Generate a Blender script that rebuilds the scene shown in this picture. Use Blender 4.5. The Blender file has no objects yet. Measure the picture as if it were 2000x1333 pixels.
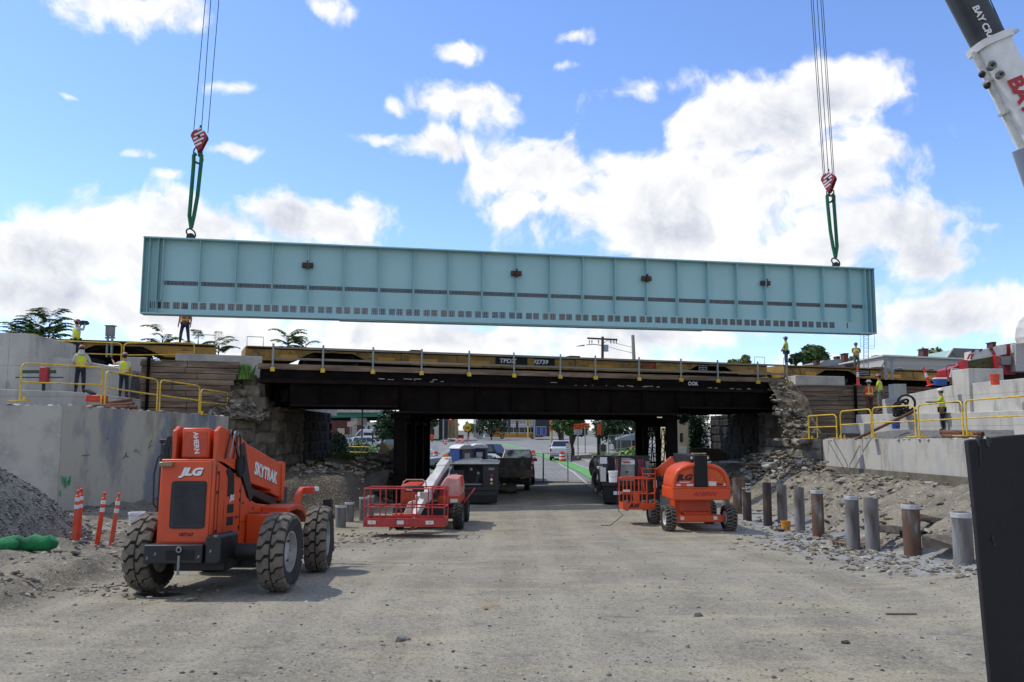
import bpy, bmesh, math, random
from mathutils import Vector, Matrix, noise
sc = bpy.context.scene
R = math.radians
PI = math.pi
# ------------------------------------------------------------------ camera, world, sun, exposure
EYE = 3.3
FPX = 1614.0
PITCH = R(6.15)
cam = bpy.data.cameras.new('camera'); camo = bpy.data.objects.new('camera', cam)
sc.collection.objects.link(camo); sc.camera = camo
cam.sensor_width = 36; cam.lens = FPX / 2000 * 36; cam.clip_end = 6000; cam.clip_start = .1
camo.location = (0, 0, EYE); camo.rotation_euler = (PI / 2 + PITCH, 0, 0)
sc.view_settings.view_transform = 'Standard'; sc.view_settings.look = 'None'
sc.view_settings.exposure = 0.62; sc.view_settings.gamma = 1
SUN_EL, SUN_AZ = 54, -74          # azimuth in degrees, measured from +Y (view direction) towards +X
sun = bpy.data.lights.new('sun', 'SUN'); suno = bpy.data.objects.new('sun', sun); sc.collection.objects.link(suno)
sun.energy = 2.0; sun.angle = R(0.6); sun.color = (1, .95, .87)
sd = Vector((math.sin(R(SUN_AZ)) * math.cos(R(SUN_EL)), math.cos(R(SUN_AZ)) * math.cos(R(SUN_EL)), math.sin(R(SUN_EL))))
suno.rotation_euler = (-sd).to_track_quat('-Z', 'Y').to_euler()
suno.location = (0, 0, 60)

def ray(px, py):
    a = (px - 1000) / FPX; b = -(py - 666.5) / FPX
    c, s = math.cos(PITCH), math.sin(PITCH)
    return Vector((a, c - b * s, s + b * c))
def P(px, py, Y):
    d = ray(px, py); return Vector((0, 0, EYE)) + d * (Y / d.y)

def world():
    w = bpy.data.worlds.new("World"); sc.world = w; w.use_nodes = True
    nt = w.node_tree; N = nt.nodes; L = nt.links; N.clear()
    out = N.new('ShaderNodeOutputWorld'); bg = N.new('ShaderNodeBackground')
    sky = N.new('ShaderNodeTexSky'); sky.sky_type = 'NISHITA'; sky.sun_disc = False
    sky.sun_elevation = R(SUN_EL); sky.sun_rotation = R(SUN_AZ); sky.altitude = 50
    sky.air_density = 1.0; sky.dust_density = .3; sky.ozone_density = 3.0
    def inp(n, i, v):
        if hasattr(v, 'is_output') or isinstance(v, bpy.types.NodeSocket): L.new(v, n.inputs[i])
        else: n.inputs[i].default_value = v
    def vm(op, a, b=(0, 0, 0)):
        n = N.new('ShaderNodeVectorMath'); n.operation = op; inp(n, 0, a)
        if op not in ('LENGTH', 'NORMALIZE'): inp(n, 1, b)
        return n.outputs['Value'] if op in ('LENGTH', 'DOT_PRODUCT') else n.outputs[0]
    def mt(op, a, b=0.0, c=0.0, clamp=False):
        n = N.new('ShaderNodeMath'); n.operation = op; n.use_clamp = clamp
        inp(n, 0, a); inp(n, 1, b); inp(n, 2, c); return n.outputs[0]
    def mr(v, a, b, c=0.0, d=1.0, st='SMOOTHSTEP'):
        n = N.new('ShaderNodeMapRange'); n.interpolation_type = st
        inp(n, 0, v); inp(n, 1, a); inp(n, 2, b); inp(n, 3, c); inp(n, 4, d); return n.outputs[0]
    def mix(f, a, b):
        n = N.new('ShaderNodeMix'); n.data_type = 'RGBA'; inp(n, 0, f); inp(n, 6, a); inp(n, 7, b); return n.outputs[2]
    tc = N.new('ShaderNodeTexCoord'); d = vm('NORMALIZE', tc.outputs['Generated'])
    def fbm(vec, scale, detail, dist=0.0, rough=.55):
        n = N.new('ShaderNodeTexNoise'); inp(n, 'Vector', vec); n.inputs['Scale'].default_value = scale
        n.inputs['Detail'].default_value = detail; n.inputs['Roughness'].default_value = rough
        n.inputs['Distortion'].default_value = dist; return n.outputs[0]
    # warped direction so that cloud outlines are billowy
    wn = N.new('ShaderNodeTexNoise'); inp(wn, 'Vector', d); wn.inputs['Scale'].default_value = 9; wn.inputs['Detail'].default_value = 4
    wv = vm('MULTIPLY', vm('SUBTRACT', wn.outputs['Color'], (.5, .5, .5)), (.075, .075, .055))
    dw = vm('ADD', d, wv)
    # cloud bodies of this day's sky: (picture direction, half sizes, weight)
    B = [(1500, 240, 230, 95, 1), (1640, 180, 110, 90, 1), (1700, 290, 90, 60, .9), (1275, 175, 120, 42, .8), (1080, 330, 230, 75, 1), (1330, 410, 430, 130, 1.2),
         (850, 285, 110, 38, .8), (1600, 480, 270, 90, 1), (1790, 515, 110, 60, .9), (1540, 350, 200, 90, 1), (740, 262, 50, 18, .7),
         (340, 440, 330, 72, 1.1), (600, 440, 230, 66, 1), (140, 490, 210, 70, 1), (40, 580, 220, 60, .9), (300, 600, 420, 62, 1),
         (900, 665, 900, 52, 1), (1350, 610, 560, 80, 1.1), (1880, 615, 210, 70, 1), (1000, 770, 2200, 90, 1.2),
         (290, 32, 150, 42, .8), (640, 20, 80, 38, .7), (890, 105, 60, 36, .75), (900, 205, 115, 45, .85), (765, 218, 38, 18, .6),
         (1115, 78, 48, 18, .5), (440, 165, 62, 20, .6), (445, 295, 72, 17, .65), (255, 300, 34, 15, .5), (220, 388, 50, 20, .6),
         (1000, 180, 34, 13, .4), (1085, 140, 48, 12, .45), (105, 182, 25, 7, .35), (1935, 440, 40, 12, .4), (320, 345, 50, 12, .4)]
    acc = None
    for (x, y, rx, ry, wt) in B:
        c = ray(x, y).normalized()
        sx, sz = rx / FPX / 1.04, ry / FPX / 1.04
        l = vm('LENGTH', vm('MULTIPLY', vm('SUBTRACT', dw, tuple(c)), (1 / sx, .9 / sx, 1 / sz)))
        v = mt('MULTIPLY', mt('SUBTRACT', 1.0, l), wt)
        acc = v if acc is None else mt('SMOOTH_MAX', acc, v, .25)
    # the half of the sky behind the camera gets unseen cloud too, thickened to brighten shaded fronts
    sep = N.new('ShaderNodeSeparateXYZ'); L.new(d, sep.inputs[0])
    back = mt('ADD', mt("MULTIPLY", fbm(d, 3.0, 4), 3.0), -1.25)
    side = mr(sep.outputs[1], .35, .65)
    acc2 = mt('ADD', mt('MULTIPLY', acc, side), mt('MULTIPLY', mt('SUBTRACT', 1.0, side), back))
    n1 = fbm(dw, 11, 8, .2, .58); up = vm('ADD', dw, (-.012, 0, .02)); n2 = fbm(up, 11, 8, .2, .58)
    dens = mt('ADD', mt('MULTIPLY', acc2, .75), mt('MULTIPLY', mt('SUBTRACT', n1, .55), 1.9))
    alpha = mr(dens, -.05, .30)
    relief = mt('MULTIPLY', mt('SUBTRACT', n1, n2), 3.0)
    thick = mr(mt('ADD', mt('MULTIPLY', dens, .8), mt('MULTIPLY', mt('SUBTRACT', fbm(dw, 5.5, 5), .5), 1.6)), .02, .75)
    lum = mt('SUBTRACT', mt('ADD', 1.0, relief), mt('MULTIPLY', thick, .66), clamp=True)
    ccol = mix(lum, (.37, .40, .48, 1), (.71, .71, .705, 1))
    skyb = vm('MULTIPLY', sky.outputs[0], SKYK)
    col = mix(alpha, skyb, ccol)
    L.new(col, bg.inputs[0]); bg.inputs[1].default_value = 1.0
    L.new(bg.outputs[0], out.inputs[0])
    w.cycles.sampling_method = 'MANUAL'; w.cycles.sample_map_resolution = 1024
SKYK = (.114, .125, .154)
world()

# ------------------------------------------------------------------ helpers
col = sc.collection
random.seed(7)
def lin(h):
    h = h.lstrip('#'); o = []
    for i in (0, 2, 4):
        c = int(h[i:i + 2], 16) / 255; o.append(c / 12.92 if c < .04045 else ((c + .055) / 1.055) ** 2.4)
    return tuple(o) + (1,)
MATS = {}
def M(name, c, c2=None, sc_=3.0, rough=.6, metal=0.0, bump=0.0, bs=20.0, lo=.4, hi=.65, streak=None, c3=None, s3=8.0, l3=.6, h3=.7, spec=None, emit=0, coord='Object', det=6):
    if name in MATS: return MATS[name]
    m = bpy.data.materials.new(name); m.use_nodes = True; MATS[name] = m
    nt = m.node_tree; N = nt.nodes; L = nt.links; b = N['Principled BSDF']
    cc = lambda q: lin(q) if isinstance(q, str) else tuple(q) + ((1,) if len(q) == 3 else ())
    b.inputs['Base Color'].default_value = cc(c); b.inputs['Roughness'].default_value = rough
    b.inputs['Metallic'].default_value = metal
    if spec is not None: b.inputs['Specular IOR Level'].default_value = spec
    if emit: b.inputs['Emission Color'].default_value = cc(c); b.inputs['Emission Strength'].default_value = emit
    tc = N.new('ShaderNodeTexCoord'); mp = N.new('ShaderNodeMapping'); L.new(tc.outputs[coord], mp.inputs[0])
    if streak: mp.inputs['Scale'].default_value = streak
    def layer(prev, colr, s, lo, hi, seed):
        n = N.new('ShaderNodeTexNoise'); n.inputs['Scale'].default_value = s; n.inputs['Detail'].default_value = det
        n.inputs['Roughness'].default_value = .62
        ad = N.new('ShaderNodeVectorMath'); ad.operation = 'ADD'; ad.inputs[1].default_value = (seed, seed * 2, seed)
        L.new(mp.outputs[0], ad.inputs[0]); L.new(ad.outputs[0], n.inputs[0])
        r = N.new('ShaderNodeMapRange'); r.inputs[1].default_value = lo; r.inputs[2].default_value = hi; L.new(n.outputs[0], r.inputs[0])
        x = N.new('ShaderNodeMix'); x.data_type = 'RGBA'; L.new(r.outputs[0], x.inputs[0])
        if isinstance(prev, tuple): x.inputs[6].default_value = prev
        else: L.new(prev, x.inputs[6])
        x.inputs[7].default_value = cc(colr); return x.outputs[2]
    prev = cc(c)
    if c2: prev = layer(prev, c2, sc_, lo, hi, 3.1)
    if c3: prev = layer(prev, c3, s3, l3, h3, 9.7)
    if not isinstance(prev, tuple): L.new(prev, b.inputs['Base Color'])
    if bump:
        n = N.new('ShaderNodeTexNoise'); n.inputs['Scale'].default_value = bs; n.inputs['Detail'].default_value = 8; n.inputs['Roughness'].default_value = .65
        L.new(tc.outputs[coord], n.inputs[0]); bp = N.new('ShaderNodeBump'); bp.inputs['Strength'].default_value = 1; bp.inputs['Distance'].default_value = bump
        L.new(n.outputs[0], bp.inputs['Height']); L.new(bp.outputs[0], b.inputs['Normal'])
    return m
def tag(o, label=None, cat=None, group=None, kind=None):
    if label: o['label'] = label
    if cat: o['category'] = cat
    if group: o['group'] = group
    if kind: o['kind'] = kind
    return o
FR = {}
def thing(name, label, cat, loc=(0, 0, 0), rz=0.0, group=None, mat=None, rx=0.0):
    o = bpy.data.objects.new(name, None); col.objects.link(o); o.empty_display_size = .2
    m = mat if mat is not None else Matrix.Translation(Vector(loc)) @ Matrix.Rotation(rz, 4, 'Z') @ Matrix.Rotation(rx, 4, 'X')
    o.matrix_world = m; FR[o.name] = m.copy()
    return tag(o, label, cat, group)
def kids(o): return [c for c in bpy.data.objects if c.parent == o]
def copy_tree(o, parent=None, d=0, ks=None):
    c = o.copy(); col.objects.link(c); c.parent = parent
    for ch in (kids(o)): copy_tree(ch, c)
    return c
def place(o, loc, rz=0.0):
    o.matrix_world = Matrix.Translation(Vector(loc)) @ Matrix.Rotation(rz, 4, 'Z'); FR[o.name] = o.matrix_world.copy(); return o
V = Vector
class MB:
    def __init__(s): s.v = []; s.f = []; s.m = []; s.cur = 0
    def add(s, vs, fs):
        n = len(s.v); s.v += [tuple(v) for v in vs]; s.f += [[i + n for i in f] for f in fs]; s.m += [s.cur] * len(fs); return s
    def mi(s, i): s.cur = i; return s
    def box(s, c, sz, rot=None, jit=0):
        c = V(c); h = V(sz) / 2; vs = []
        for x in (-1, 1):
            for y in (-1, 1):
                for z in (-1, 1):
                    p = V((x * h.x, y * h.y, z * h.z))
                    if jit: p += V([random.uniform(-jit, jit) for _ in range(3)])
                    if rot is not None: p = rot @ p
                    vs.append(c + p)
        return s.add(vs, [[0, 1, 3, 2], [4, 6, 7, 5], [0, 4, 5, 1], [2, 3, 7, 6], [0, 2, 6, 4], [1, 5, 7, 3]])
    def bx(s, x0, x1, y0, y1, z0, z1): return s.box(((x0 + x1) / 2, (y0 + y1) / 2, (z0 + z1) / 2), (abs(x1 - x0), abs(y1 - y0), abs(z1 - z0)))
    def bar(s, a, b, w, h=None, up=(0, 0, 1)):
        a = V(a); b = V(b); h = h or w; d = (b - a); l = d.length; d.normalize(); u = V(up)
        if abs(d.dot(u)) > .98: u = V((0, 1, 0)) if abs(d.y) < .9 else V((1, 0, 0))
        x = d.cross(u).normalized(); u = x.cross(d)
        rot = Matrix((x, d, u)).transposed()
        return s.box((a + b) / 2, (w, l, h), rot)
    def tube(s, pts, r, n=8, closed=False, taper=None):
        pts = [V(p) for p in pts]; m = len(pts); rings = []
        t0 = (pts[1] - pts[0]).normalized(); u = t0.orthogonal().normalized(); vs = []
        for i, p in enumerate(pts):
            if closed: t = (pts[(i + 1) % m] - pts[i - 1]).normalized()
            else: t = (pts[min(i + 1, m - 1)] - pts[max(i - 1, 0)]).normalized()
            u = (u - t * u.dot(t)); u = u.normalized() if u.length > 1e-6 else t.orthogonal().normalized()
            w = t.cross(u); rr = r if taper is None else r * taper[i]
            vs += [p + (u * math.cos(a) + w * math.sin(a)) * rr for a in [2 * PI * k / n for k in range(n)]]
        fs = []
        for i in range(m if closed else m - 1):
            j = (i + 1) % m
            fs += [[i * n + k, i * n + (k + 1) % n, j * n + (k + 1) % n, j * n + k] for k in range(n)]
        if not closed: fs += [list(range(n))[::-1], [(m - 1) * n + k for k in range(n)]]
        return s.add(vs, fs)
    def cyl(s, a, b, r0, r1=None, n=16): return s.tube([a, b], 1, n, taper=[r0, r1 if r1 is not None else r0])
    def lathe(s, prof, o=(0, 0, 0), ax=(0, 0, 1), n=20, caps=True):
        o = V(o); a = V(ax).normalized(); u = a.orthogonal().normalized(); w = a.cross(u); vs = []; m = len(prof)
        for (r, h) in prof: vs += [o + a * h + (u * math.cos(2 * PI * k / n) + w * math.sin(2 * PI * k / n)) * r for k in range(n)]
        fs = [[i * n + k, i * n + (k + 1) % n, (i + 1) * n + (k + 1) % n, (i + 1) * n + k] for i in range(m - 1) for k in range(n)]
        if caps: fs += [list(range(n))[::-1], [(m - 1) * n + k for k in range(n)]]
        return s.add(vs, fs)
    def prism(s, poly, vec):
        poly = [V(p) for p in poly]; vec = V(vec); n = len(poly)
        return s.add(poly + [p + vec for p in poly], [list(range(n))[::-1], list(range(n, 2 * n))] + [[i, (i + 1) % n, n + (i + 1) % n, n + i] for i in range(n)])
    def quad(s, *p): return s.add(p, [list(range(len(p)))])
    def sph(s, c, r, n=12, k=8):
        c = V(c); r = V((r, r, r)) if isinstance(r, (int, float)) else V(r); vs = []
        for i in range(1, k):
            t = PI * i / k; vs += [c + V((math.sin(t) * math.cos(2 * PI * j / n) * r.x, math.sin(t) * math.sin(2 * PI * j / n) * r.y, math.cos(t) * r.z)) for j in range(n)]
        q = len(vs); vs += [c + V((0, 0, r.z)), c - V((0, 0, r.z))]
        fs = [[i * n + j, (i + 1) * n + j, (i + 1) * n + (j + 1) % n, i * n + (j + 1) % n] for i in range(k - 2) for j in range(n)]
        fs += [[q, j, (j + 1) % n] for j in range(n)] + [[q + 1, (k - 2) * n + (j + 1) % n, (k - 2) * n + j] for j in range(n)]
        return s.add(vs, fs)
    def torus(s, c, r, rr, ax=(0, 0, 1), n=24, k=8, sy=1.0):
        a = V(ax).normalized(); u = a.orthogonal().normalized(); w = a.cross(u)
        return s.tube([V(c) + u * math.cos(2 * PI * i / n) * r + w * math.sin(2 * PI * i / n) * r * sy for i in range(n)], rr, k, closed=True)
    def rock(s, c, sz, rot=None):
        hv, hf = random.choice(HULLS); sz = V(sz) if not isinstance(sz, (int, float)) else V((sz, sz, sz))
        rot = rot if rot is not None else (Matrix.Rotation(random.uniform(0, 6.28), 3, 'Z') @ Matrix.Rotation(random.uniform(-.5, .5), 3, 'X'))
        c = V(c); return s.add([c + rot @ V((p[0] * sz.x, p[1] * sz.y, p[2] * sz.z)) for p in hv], hf)
    def build(s, name, mat, parent=None, bevel=0.0, smooth=30, w=False, o=None, seg=2, **t):
        me = bpy.data.meshes.new(name)
        if parent is not None and w:
            iv = FR[parent.name].inverted(); vs = [iv @ V(p) for p in s.v]
        elif o is not None and parent is None: vs = [V(p) - V(o) for p in s.v]
        else: vs = s.v
        me.from_pydata([tuple(p) for p in vs], [], s.f)
        for mm in (mat if isinstance(mat, (list, tuple)) else [mat]): me.materials.append(mm)
        if any(s.m): me.polygons.foreach_set('material_index', s.m)
        if smooth:
            me.polygons.foreach_set('use_smooth', [True] * len(me.polygons)); me.set_sharp_from_angle(angle=R(smooth))
        me.update()
        ob = bpy.data.objects.new(name, me); col.objects.link(ob)
        if parent is not None: ob.parent = parent; FR[ob.name] = FR[parent.name]
        else:
            if o is not None: ob.location = o
            FR[ob.name] = Matrix.Translation(V(o) if o is not None else V((0, 0, 0)))
        if bevel:
            b = ob.modifiers.new('b', 'BEVEL'); b.width = bevel; b.segments = seg; b.limit_method = 'ANGLE'; b.angle_limit = R(35); b.harden_normals = False
        return tag(ob, **t)
HULLS = []
def mk_hulls():
    rr = random.Random(3)
    for k in range(10):
        bm = bmesh.new()
        for i in range(13):
            p = V((rr.gauss(0, 1), rr.gauss(0, 1), rr.gauss(0, 1))).normalized() * rr.uniform(.75, 1.05)
            bm.verts.new((max(-.8, min(.8, p.x)), max(-.8, min(.8, p.y)), max(-.6, min(.6, p.z))))
        r = bmesh.ops.convex_hull(bm, input=bm.verts)
        bmesh.ops.delete(bm, geom=[v for v in bm.verts if not v.link_faces], context='VERTS')
        bm.verts.index_update()
        HULLS.append(([tuple(v.co) for v in bm.verts], [[v.index for v in f.verts] for f in bm.faces])); bm.free()
mk_hulls()
def text(s, size, mat, parent, o, xd, yd, bold=.0, shear=0, ext=.004, align='CENTER', name='lettering', w=False, sx=1.0):
    cu = bpy.data.curves.new('t', 'FONT'); cu.body = s; cu.size = size; cu.offset = bold; cu.shear = shear; cu.extrude = ext
    cu.align_x = align; cu.align_y = 'CENTER'; cu.resolution_u = 3
    ob = bpy.data.objects.new('t', cu); me = bpy.data.meshes.new_from_object(ob)
    bpy.data.objects.remove(ob)
    xd = V(xd).normalized(); yd = V(yd).normalized(); z = xd.cross(yd)
    m = Matrix((xd, yd, z)).transposed().to_4x4(); m.translation = V(o)
    if w: m = FR[parent.name].inverted() @ m
    me.transform(m @ Matrix.Diagonal((sx, 1, 1, 1))); me.materials.clear(); me.materials.append(mat); me.name = name
    ob = bpy.data.objects.new(name, me); col.objects.link(ob)
    if parent is not None: ob.parent = parent
    return ob
def lerp(a, b, t): return a + (b - a) * t
def interp(x, T):
    if x <= T[0][0]: return T[0][1]
    for (a, b), (c, d) in zip(T, T[1:]):
        if x <= c: return b + (d - b) * (x - a) / (c - a)
    return T[-1][1]
def ss(a, b, x):
    t = max(0, min(1, (x - a) / (b - a))); return t * t * (3 - 2 * t)
def nz(x, y, s, k=0.0): return noise.noise(V((x * s, y * s, k)))
# ------------------------------------------------------------------ terrain
BASE = [(0, .82), (12, .79), (13.4, .77), (16, .63), (20, .36), (23, .17), (26, .09), (60, .12), (90, .34), (190, 1.3), (400, 1.6), (4000, 1.6)]
def H(x, y, det=True):
    z = interp(y, BASE)
    near = 1 - ss(46, 52, y)
    # left bank up to the wing wall, with a broken edge
    e = -7.4 - (y - 12) * .13 + .5 * nz(x, y, .5, 2)
    k = (1 - ss(29, 33, y)); z += .24 * ss(e + .25, e - .12, x) * k
    z += .62 * ss(-8.6, -12.4, x) * k * (0.3 + .7 * ss(10, 18, y))
    # rubble shelf on the left, under the bridge
    z += 1.45 * ss(31.2, 32.8, y + .5 * nz(x, y, .6)) * ss(-5.4, -6.6, x + .4 * nz(x, y, .4, 7)) * (1 - ss(48, 66, y))
    # right bank between the pile row and the wall
    z += 1.45 * ss(9.9, 13.4, x + .5 * nz(x, y, .35, 4)) * ss(12, 20, y) * (1 - ss(50, 64, y)) * (1 - ss(60, 80, x))
    z += .85 * ss(5.5, 10.5, x) * (1 - ss(11.5, 16.5, y))
    z -= .14 * ss(7.6, 8.8, x) * (1 - ss(10.6, 11.6, x)) * ss(17, 19, y) * (1 - ss(33, 36, y))
    if det and near > 0:
        rough = max(ss(9.5, 11, x) * ss(12, 15, y), ss(-6.5, -8, x)) * near
        z += near * (.03 * nz(x, y, .55) + .012 * nz(x, y, 2.2, 1)) + rough * (.17 * nz(x, y, .9, 5) + .11 * nz(x, y, 2.3, 6) + .06 * nz(x, y, 5, 8))
    return z
def G(px, py):
    d = ray(px, py); t = 4.0; o = V((0, 0, EYE))
    while t < 1500:
        p = o + d * t
        if p.z <= H(p.x, p.y, False): return V((p.x, p.y, H(p.x, p.y)))
        t += .04 if t < 80 else .5
    return o + d * t
def steps(*segs):
    o = []
    for a, b, st in segs:
        n = max(1, round((b - a) / st)); o += [a + (b - a) * i / n for i in range(n)]
    return o + [segs[-1][1]]
def sheet(xs, ys, dz=0.0, fn=None):
    m = MB(); fn = fn or H; nx = len(xs)
    m.v = [(x, y, fn(x, y) + dz) for y in ys for x in xs]
    m.f = [[j * nx + i, j * nx + i + 1, (j + 1) * nx + i + 1, (j + 1) * nx + i] for j in range(len(ys) - 1) for i in range(nx - 1)]
    m.m = [0] * len(m.f); return m
def strip(name, mat, cl, wd, dz, st=2.0, **t):      # a painted strip along a centre line of (x, y)
    m = MB(); pts = []
    for (a, b) in zip(cl, cl[1:]):
        a = V(a); b = V(b); n = max(1, int((b - a).length / st)); pts += [a.lerp(b, i / n) for i in range(n)]
    pts.append(V(cl[-1])); L = []; Rr = []
    for i, p in enumerate(pts):
        t_ = (pts[min(i + 1, len(pts) - 1)] - pts[max(0, i - 1)]).normalized(); nn = V((-t_.y, t_.x))
        for q, lst in ((p + nn * wd / 2, L), (p - nn * wd / 2, Rr)): lst.append((q.x, q.y, H(q.x, q.y) + dz))
    n = len(L); m.add(L + Rr, [[i + n, i + 1 + n, i + 1, i] for i in range(n - 1)]); return m.build(name, mat, smooth=0, **t)
# ------------------------------------------------------------------ materials
CONC = M('concrete', '#b3aea2', '#96928a', 1.2, .9, bump=.01, bs=14, c3='#b4b1a8', s3=6, l3=.55, h3=.75)
CONCN = M('new_concrete', '#b5b2a9', '#9b9992', .9, .88, bump=.008, bs=10, c3='#85837d', s3=1.6, l3=.56, h3=.72, streak=(1, 1, .4))
CONCO = M('stained_concrete', '#aaa597', '#6d6658', .9, .92, bump=.012, bs=9, streak=(1, 1, .45), lo=.50, hi=.74, c3='#777c84', s3=.38, l3=.50, h3=.58)
STONE = M('quarry_stone', '#736b5e', '#443e35', 1.6, .95, bump=.05, bs=7, c3='#8f887b', s3=2.3, l3=.56, h3=.7)
STONED = M('dark_quarry_stone', '#5d564b', '#383229', 1.6, .95, bump=.05, bs=7, c3='#7d7567', s3=2.3, l3=.56, h3=.7, streak=(1, 1, .5))
STONE2 = M('pale_block_stone', '#857d6e', '#5b5448', 1.6, .95, bump=.05, bs=7, c3='#a39c8e', s3=2.3, l3=.56, h3=.7)
BROKEN = M('broken_stone', '#7c7465', '#4f483d', 1.3, .95, bump=.05, bs=9, c3='#a09a8c', s3=1.8, l3=.54, h3=.66)
SHADED = M('shade_painted_stone', '#2b2824', '#1b1916', 1.6, .95, bump=.05, bs=7, c3='#3f3a33', s3=2.3, l3=.56, h3=.7)  # darker copy of the quarry stone, underpass shade put into its colour
TIMBER = M('weathered_timber', '#7f6c58', '#54463a', 1.2, .9, bump=.01, bs=8, streak=(.25, 1, 5), c3='#988773', s3=2, l3=.55, h3=.7)
PLANK = M('bleached_plank', '#8d8576', '#6b6355', 1.5, .9, bump=.006, bs=10, streak=(.2, .2, 4))
RUST = M('old_black_steel', '#0e0c0b', '#1a1411', 1.5, .95, spec=.12, bump=.006, bs=10, c3='#2a1f19', s3=4, l3=.62, h3=.75)
RUSTB = M('rusty_flange', '#251a15', '#161111', 2, .95, spec=.15, bump=.01, bs=12)
RUSTO = M('rust_brown', '#6b4630', '#3d2a20', 3, .85, bump=.006, bs=20)
TEAL = M('teal_paint', '#98c0c2', '#90b8bb', .5, .45, lo=.35, hi=.7)
BARE = M('bare_primer_steel', '#3f464b', '#50575b', 5, .6)
YEL = M('safety_yellow_paint', '#d9b52c', '#b18f22', 6, .5)
YCAR = M('railcar_yellow_paint', '#9c7a36', '#6e5426', .8, .7, lo=.4, hi=.65, c3='#3d2f1f', s3=1.8, l3=.53, h3=.68)
YCAR2 = M('fresh_yellow_patch', '#c98a22', '#a87520', 2, .6)
BLACK = M('black_paint', '#131314', '#1d1d1f', 3, .5)
BLACKM = M('matt_black', '#0c0c0d', '#171718', 2, .8)
DARK = M('dark_steel', '#262627', '#35322f', 4, .6, metal=.3)
RUB = M('tyre_rubber', '#1d1c1b', '#2f2c29', 5, .85, bump=.003, bs=30)
LUG = M('worn_tyre_tread', '#6e675c', '#575046', 4, .9, bump=.004, bs=30, c3='#6b645a', s3=10)
ORG = M('orange_machine_paint', '#d24b16', '#bd4318', 2, .42, lo=.3, hi=.7, c3='#9a5236', s3=3.2, l3=.58, h3=.76, bump=.0015, bs=6)
ORGF = M('worn_orange_paint', '#c4431c', '#9f3a1c', 3, .5, c3='#7a3520', s3=6, l3=.62, h3=.75)
RED = M('faded_red_paint', '#b23a34', '#95302c', 3, .5, c3='#cf8078', s3=9, l3=.62, h3=.74)
CRED = M('crane_red_paint', '#a31d22', '#8a181e', 2, .4)
WHT = M('white_paint', '#c9c8c2', '#b3b1a9', 2.5, .45)
WHTC = M('clean_white', '#d9dadb', None, rough=.4)
PINK = M('sunbleached_hood', '#c9938a', '#b56f66', 3, .55)
GREY = M('grey_steel', '#80817f', '#6a6b69', 3, .55, metal=.2)
GALV = M('galvanised_steel', '#8f9393', '#7a7e7e', 6, .5, metal=.4)
GLASS = M('dark_glass', (.02, .03, .035), rough=.08, spec=.8)
SILV = M('silver_rim', '#a4a6a6', '#86837c', 4, .5, metal=.3)
GRN = M('green_fabric', '#1f6a4a', '#15523a', 8, .8, bump=.003, bs=40)
NET = M('green_mesh_sock', '#117f46', '#0a5230', 5, .8, bump=.02, bs=22, c3='#2c5a3a', s3=9, l3=.55, h3=.7)
OPL = M('orange_plastic', '#d6421c', '#c03a1a', 4, .5)
OPLF = M('faded_orange_plastic', '#c05a44', '#d0432a', 3, .55)
RFL = M('reflective_white', '#cfcfcc', None, rough=.4)
BLU = M('blue_plastic', '#20438c', '#1b3a7a', 3, .5)
NAVY = M('navy_plastic', '#1c2748', None, rough=.5)
GPL = M('grey_plastic', '#6c7074', '#62666a', 3, .6)
BRICK = M('brick_red', '#5d342b', '#47281f', 2, .9, bump=.004, bs=20)
SIDING = M('pale_siding', '#b1aea6', '#9e9b94', .6, .8, streak=(.05, .05, 3))
TAN = M('tan_stucco', '#b8a888', '#a59676', 1, .9)
ROOF = M('dark_shingles', '#4a4443', '#37332f', 5, .95, bump=.01, bs=20)
BARK = M('bark', '#4b4033', '#33291f', 5, .95, bump=.02, bs=12)
LEAF = M('green_leaves', '#3f5c23', '#2c4419', 1.2, .6, c3='#5d7a33', s3=2.4, l3=.55, h3=.68)
LEAFD = M('dark_leaves', '#26401b', '#182d12', 1.0, .65, c3='#3a5a26', s3=2, l3=.58, h3=.7)
LEAFL = M('light_leaves', '#6f9243', '#557a35', 1.4, .6, c3='#8fae56', s3=2.5, l3=.56, h3=.7)
LEAFO = M('yellowing_leaves', '#73753a', '#56602c', 1.4, .7)
GRASS = M('grass_blades', '#4d6526', '#3a5220', .8, .8, c3='#77803c', s3=1.5, l3=.5, h3=.7)
SKIN = M('skin', '#a87355', None, rough=.6)
JEAN = M('blue_jeans', '#33425c', '#28364e', 9, .9)
KHAKI = M('khaki_cloth', '#6d675c', '#5a5449', 8, .9)
NAVC = M('dark_cloth', '#1d2433', '#171c28', 8, .9)
BRNC = M('brown_cloth', '#5d4029', '#4a3220', 8, .9)
LIME = M('lime_cloth', '#a8c81f', '#98b81c', 8, .85)
ORGC = M('orange_cloth', '#c9552a', '#b5461f', 8, .85)
GREYC = M('pale_cloth', '#a9a9a6', None, rough=.9)
BOOT = M('boot_leather', '#3d2e22', None, rough=.8)
HATW = M('white_helmet', '#c9c6c0', None, rough=.4)
HATR = M('maroon_helmet', '#6d3a35', '#94837c', 9, .45, lo=.5, hi=.55)
PAPER = M('white_sign', '#cfd0cf', None, rough=.6)
OSIGN = M('orange_sign', '#e85a1c', None, rough=.55)
YSIGN = M('yellow_sign', '#d89a1c', None, rough=.55)
BLK = M('black_lettering', '#0e0e0f', None, rough=.6)
WLET = M('white_lettering', '#d6d6d3', None, rough=.6)
RLET = M('red_lettering', '#a31f26', None, rough=.5)
ASPH = M('asphalt', '#7f7e79', '#706f6a', .5, .9, bump=.006, bs=40, c3='#908e88', s3=2, l3=.55, h3=.75)
LWHITE = M('road_white_paint', '#b4b3ab', '#8d8c85', 3, .8, lo=.5, hi=.75)
LGREEN = M('bike_lane_green_paint', '#5fa052', '#528a48', 1.5, .8)
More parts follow.
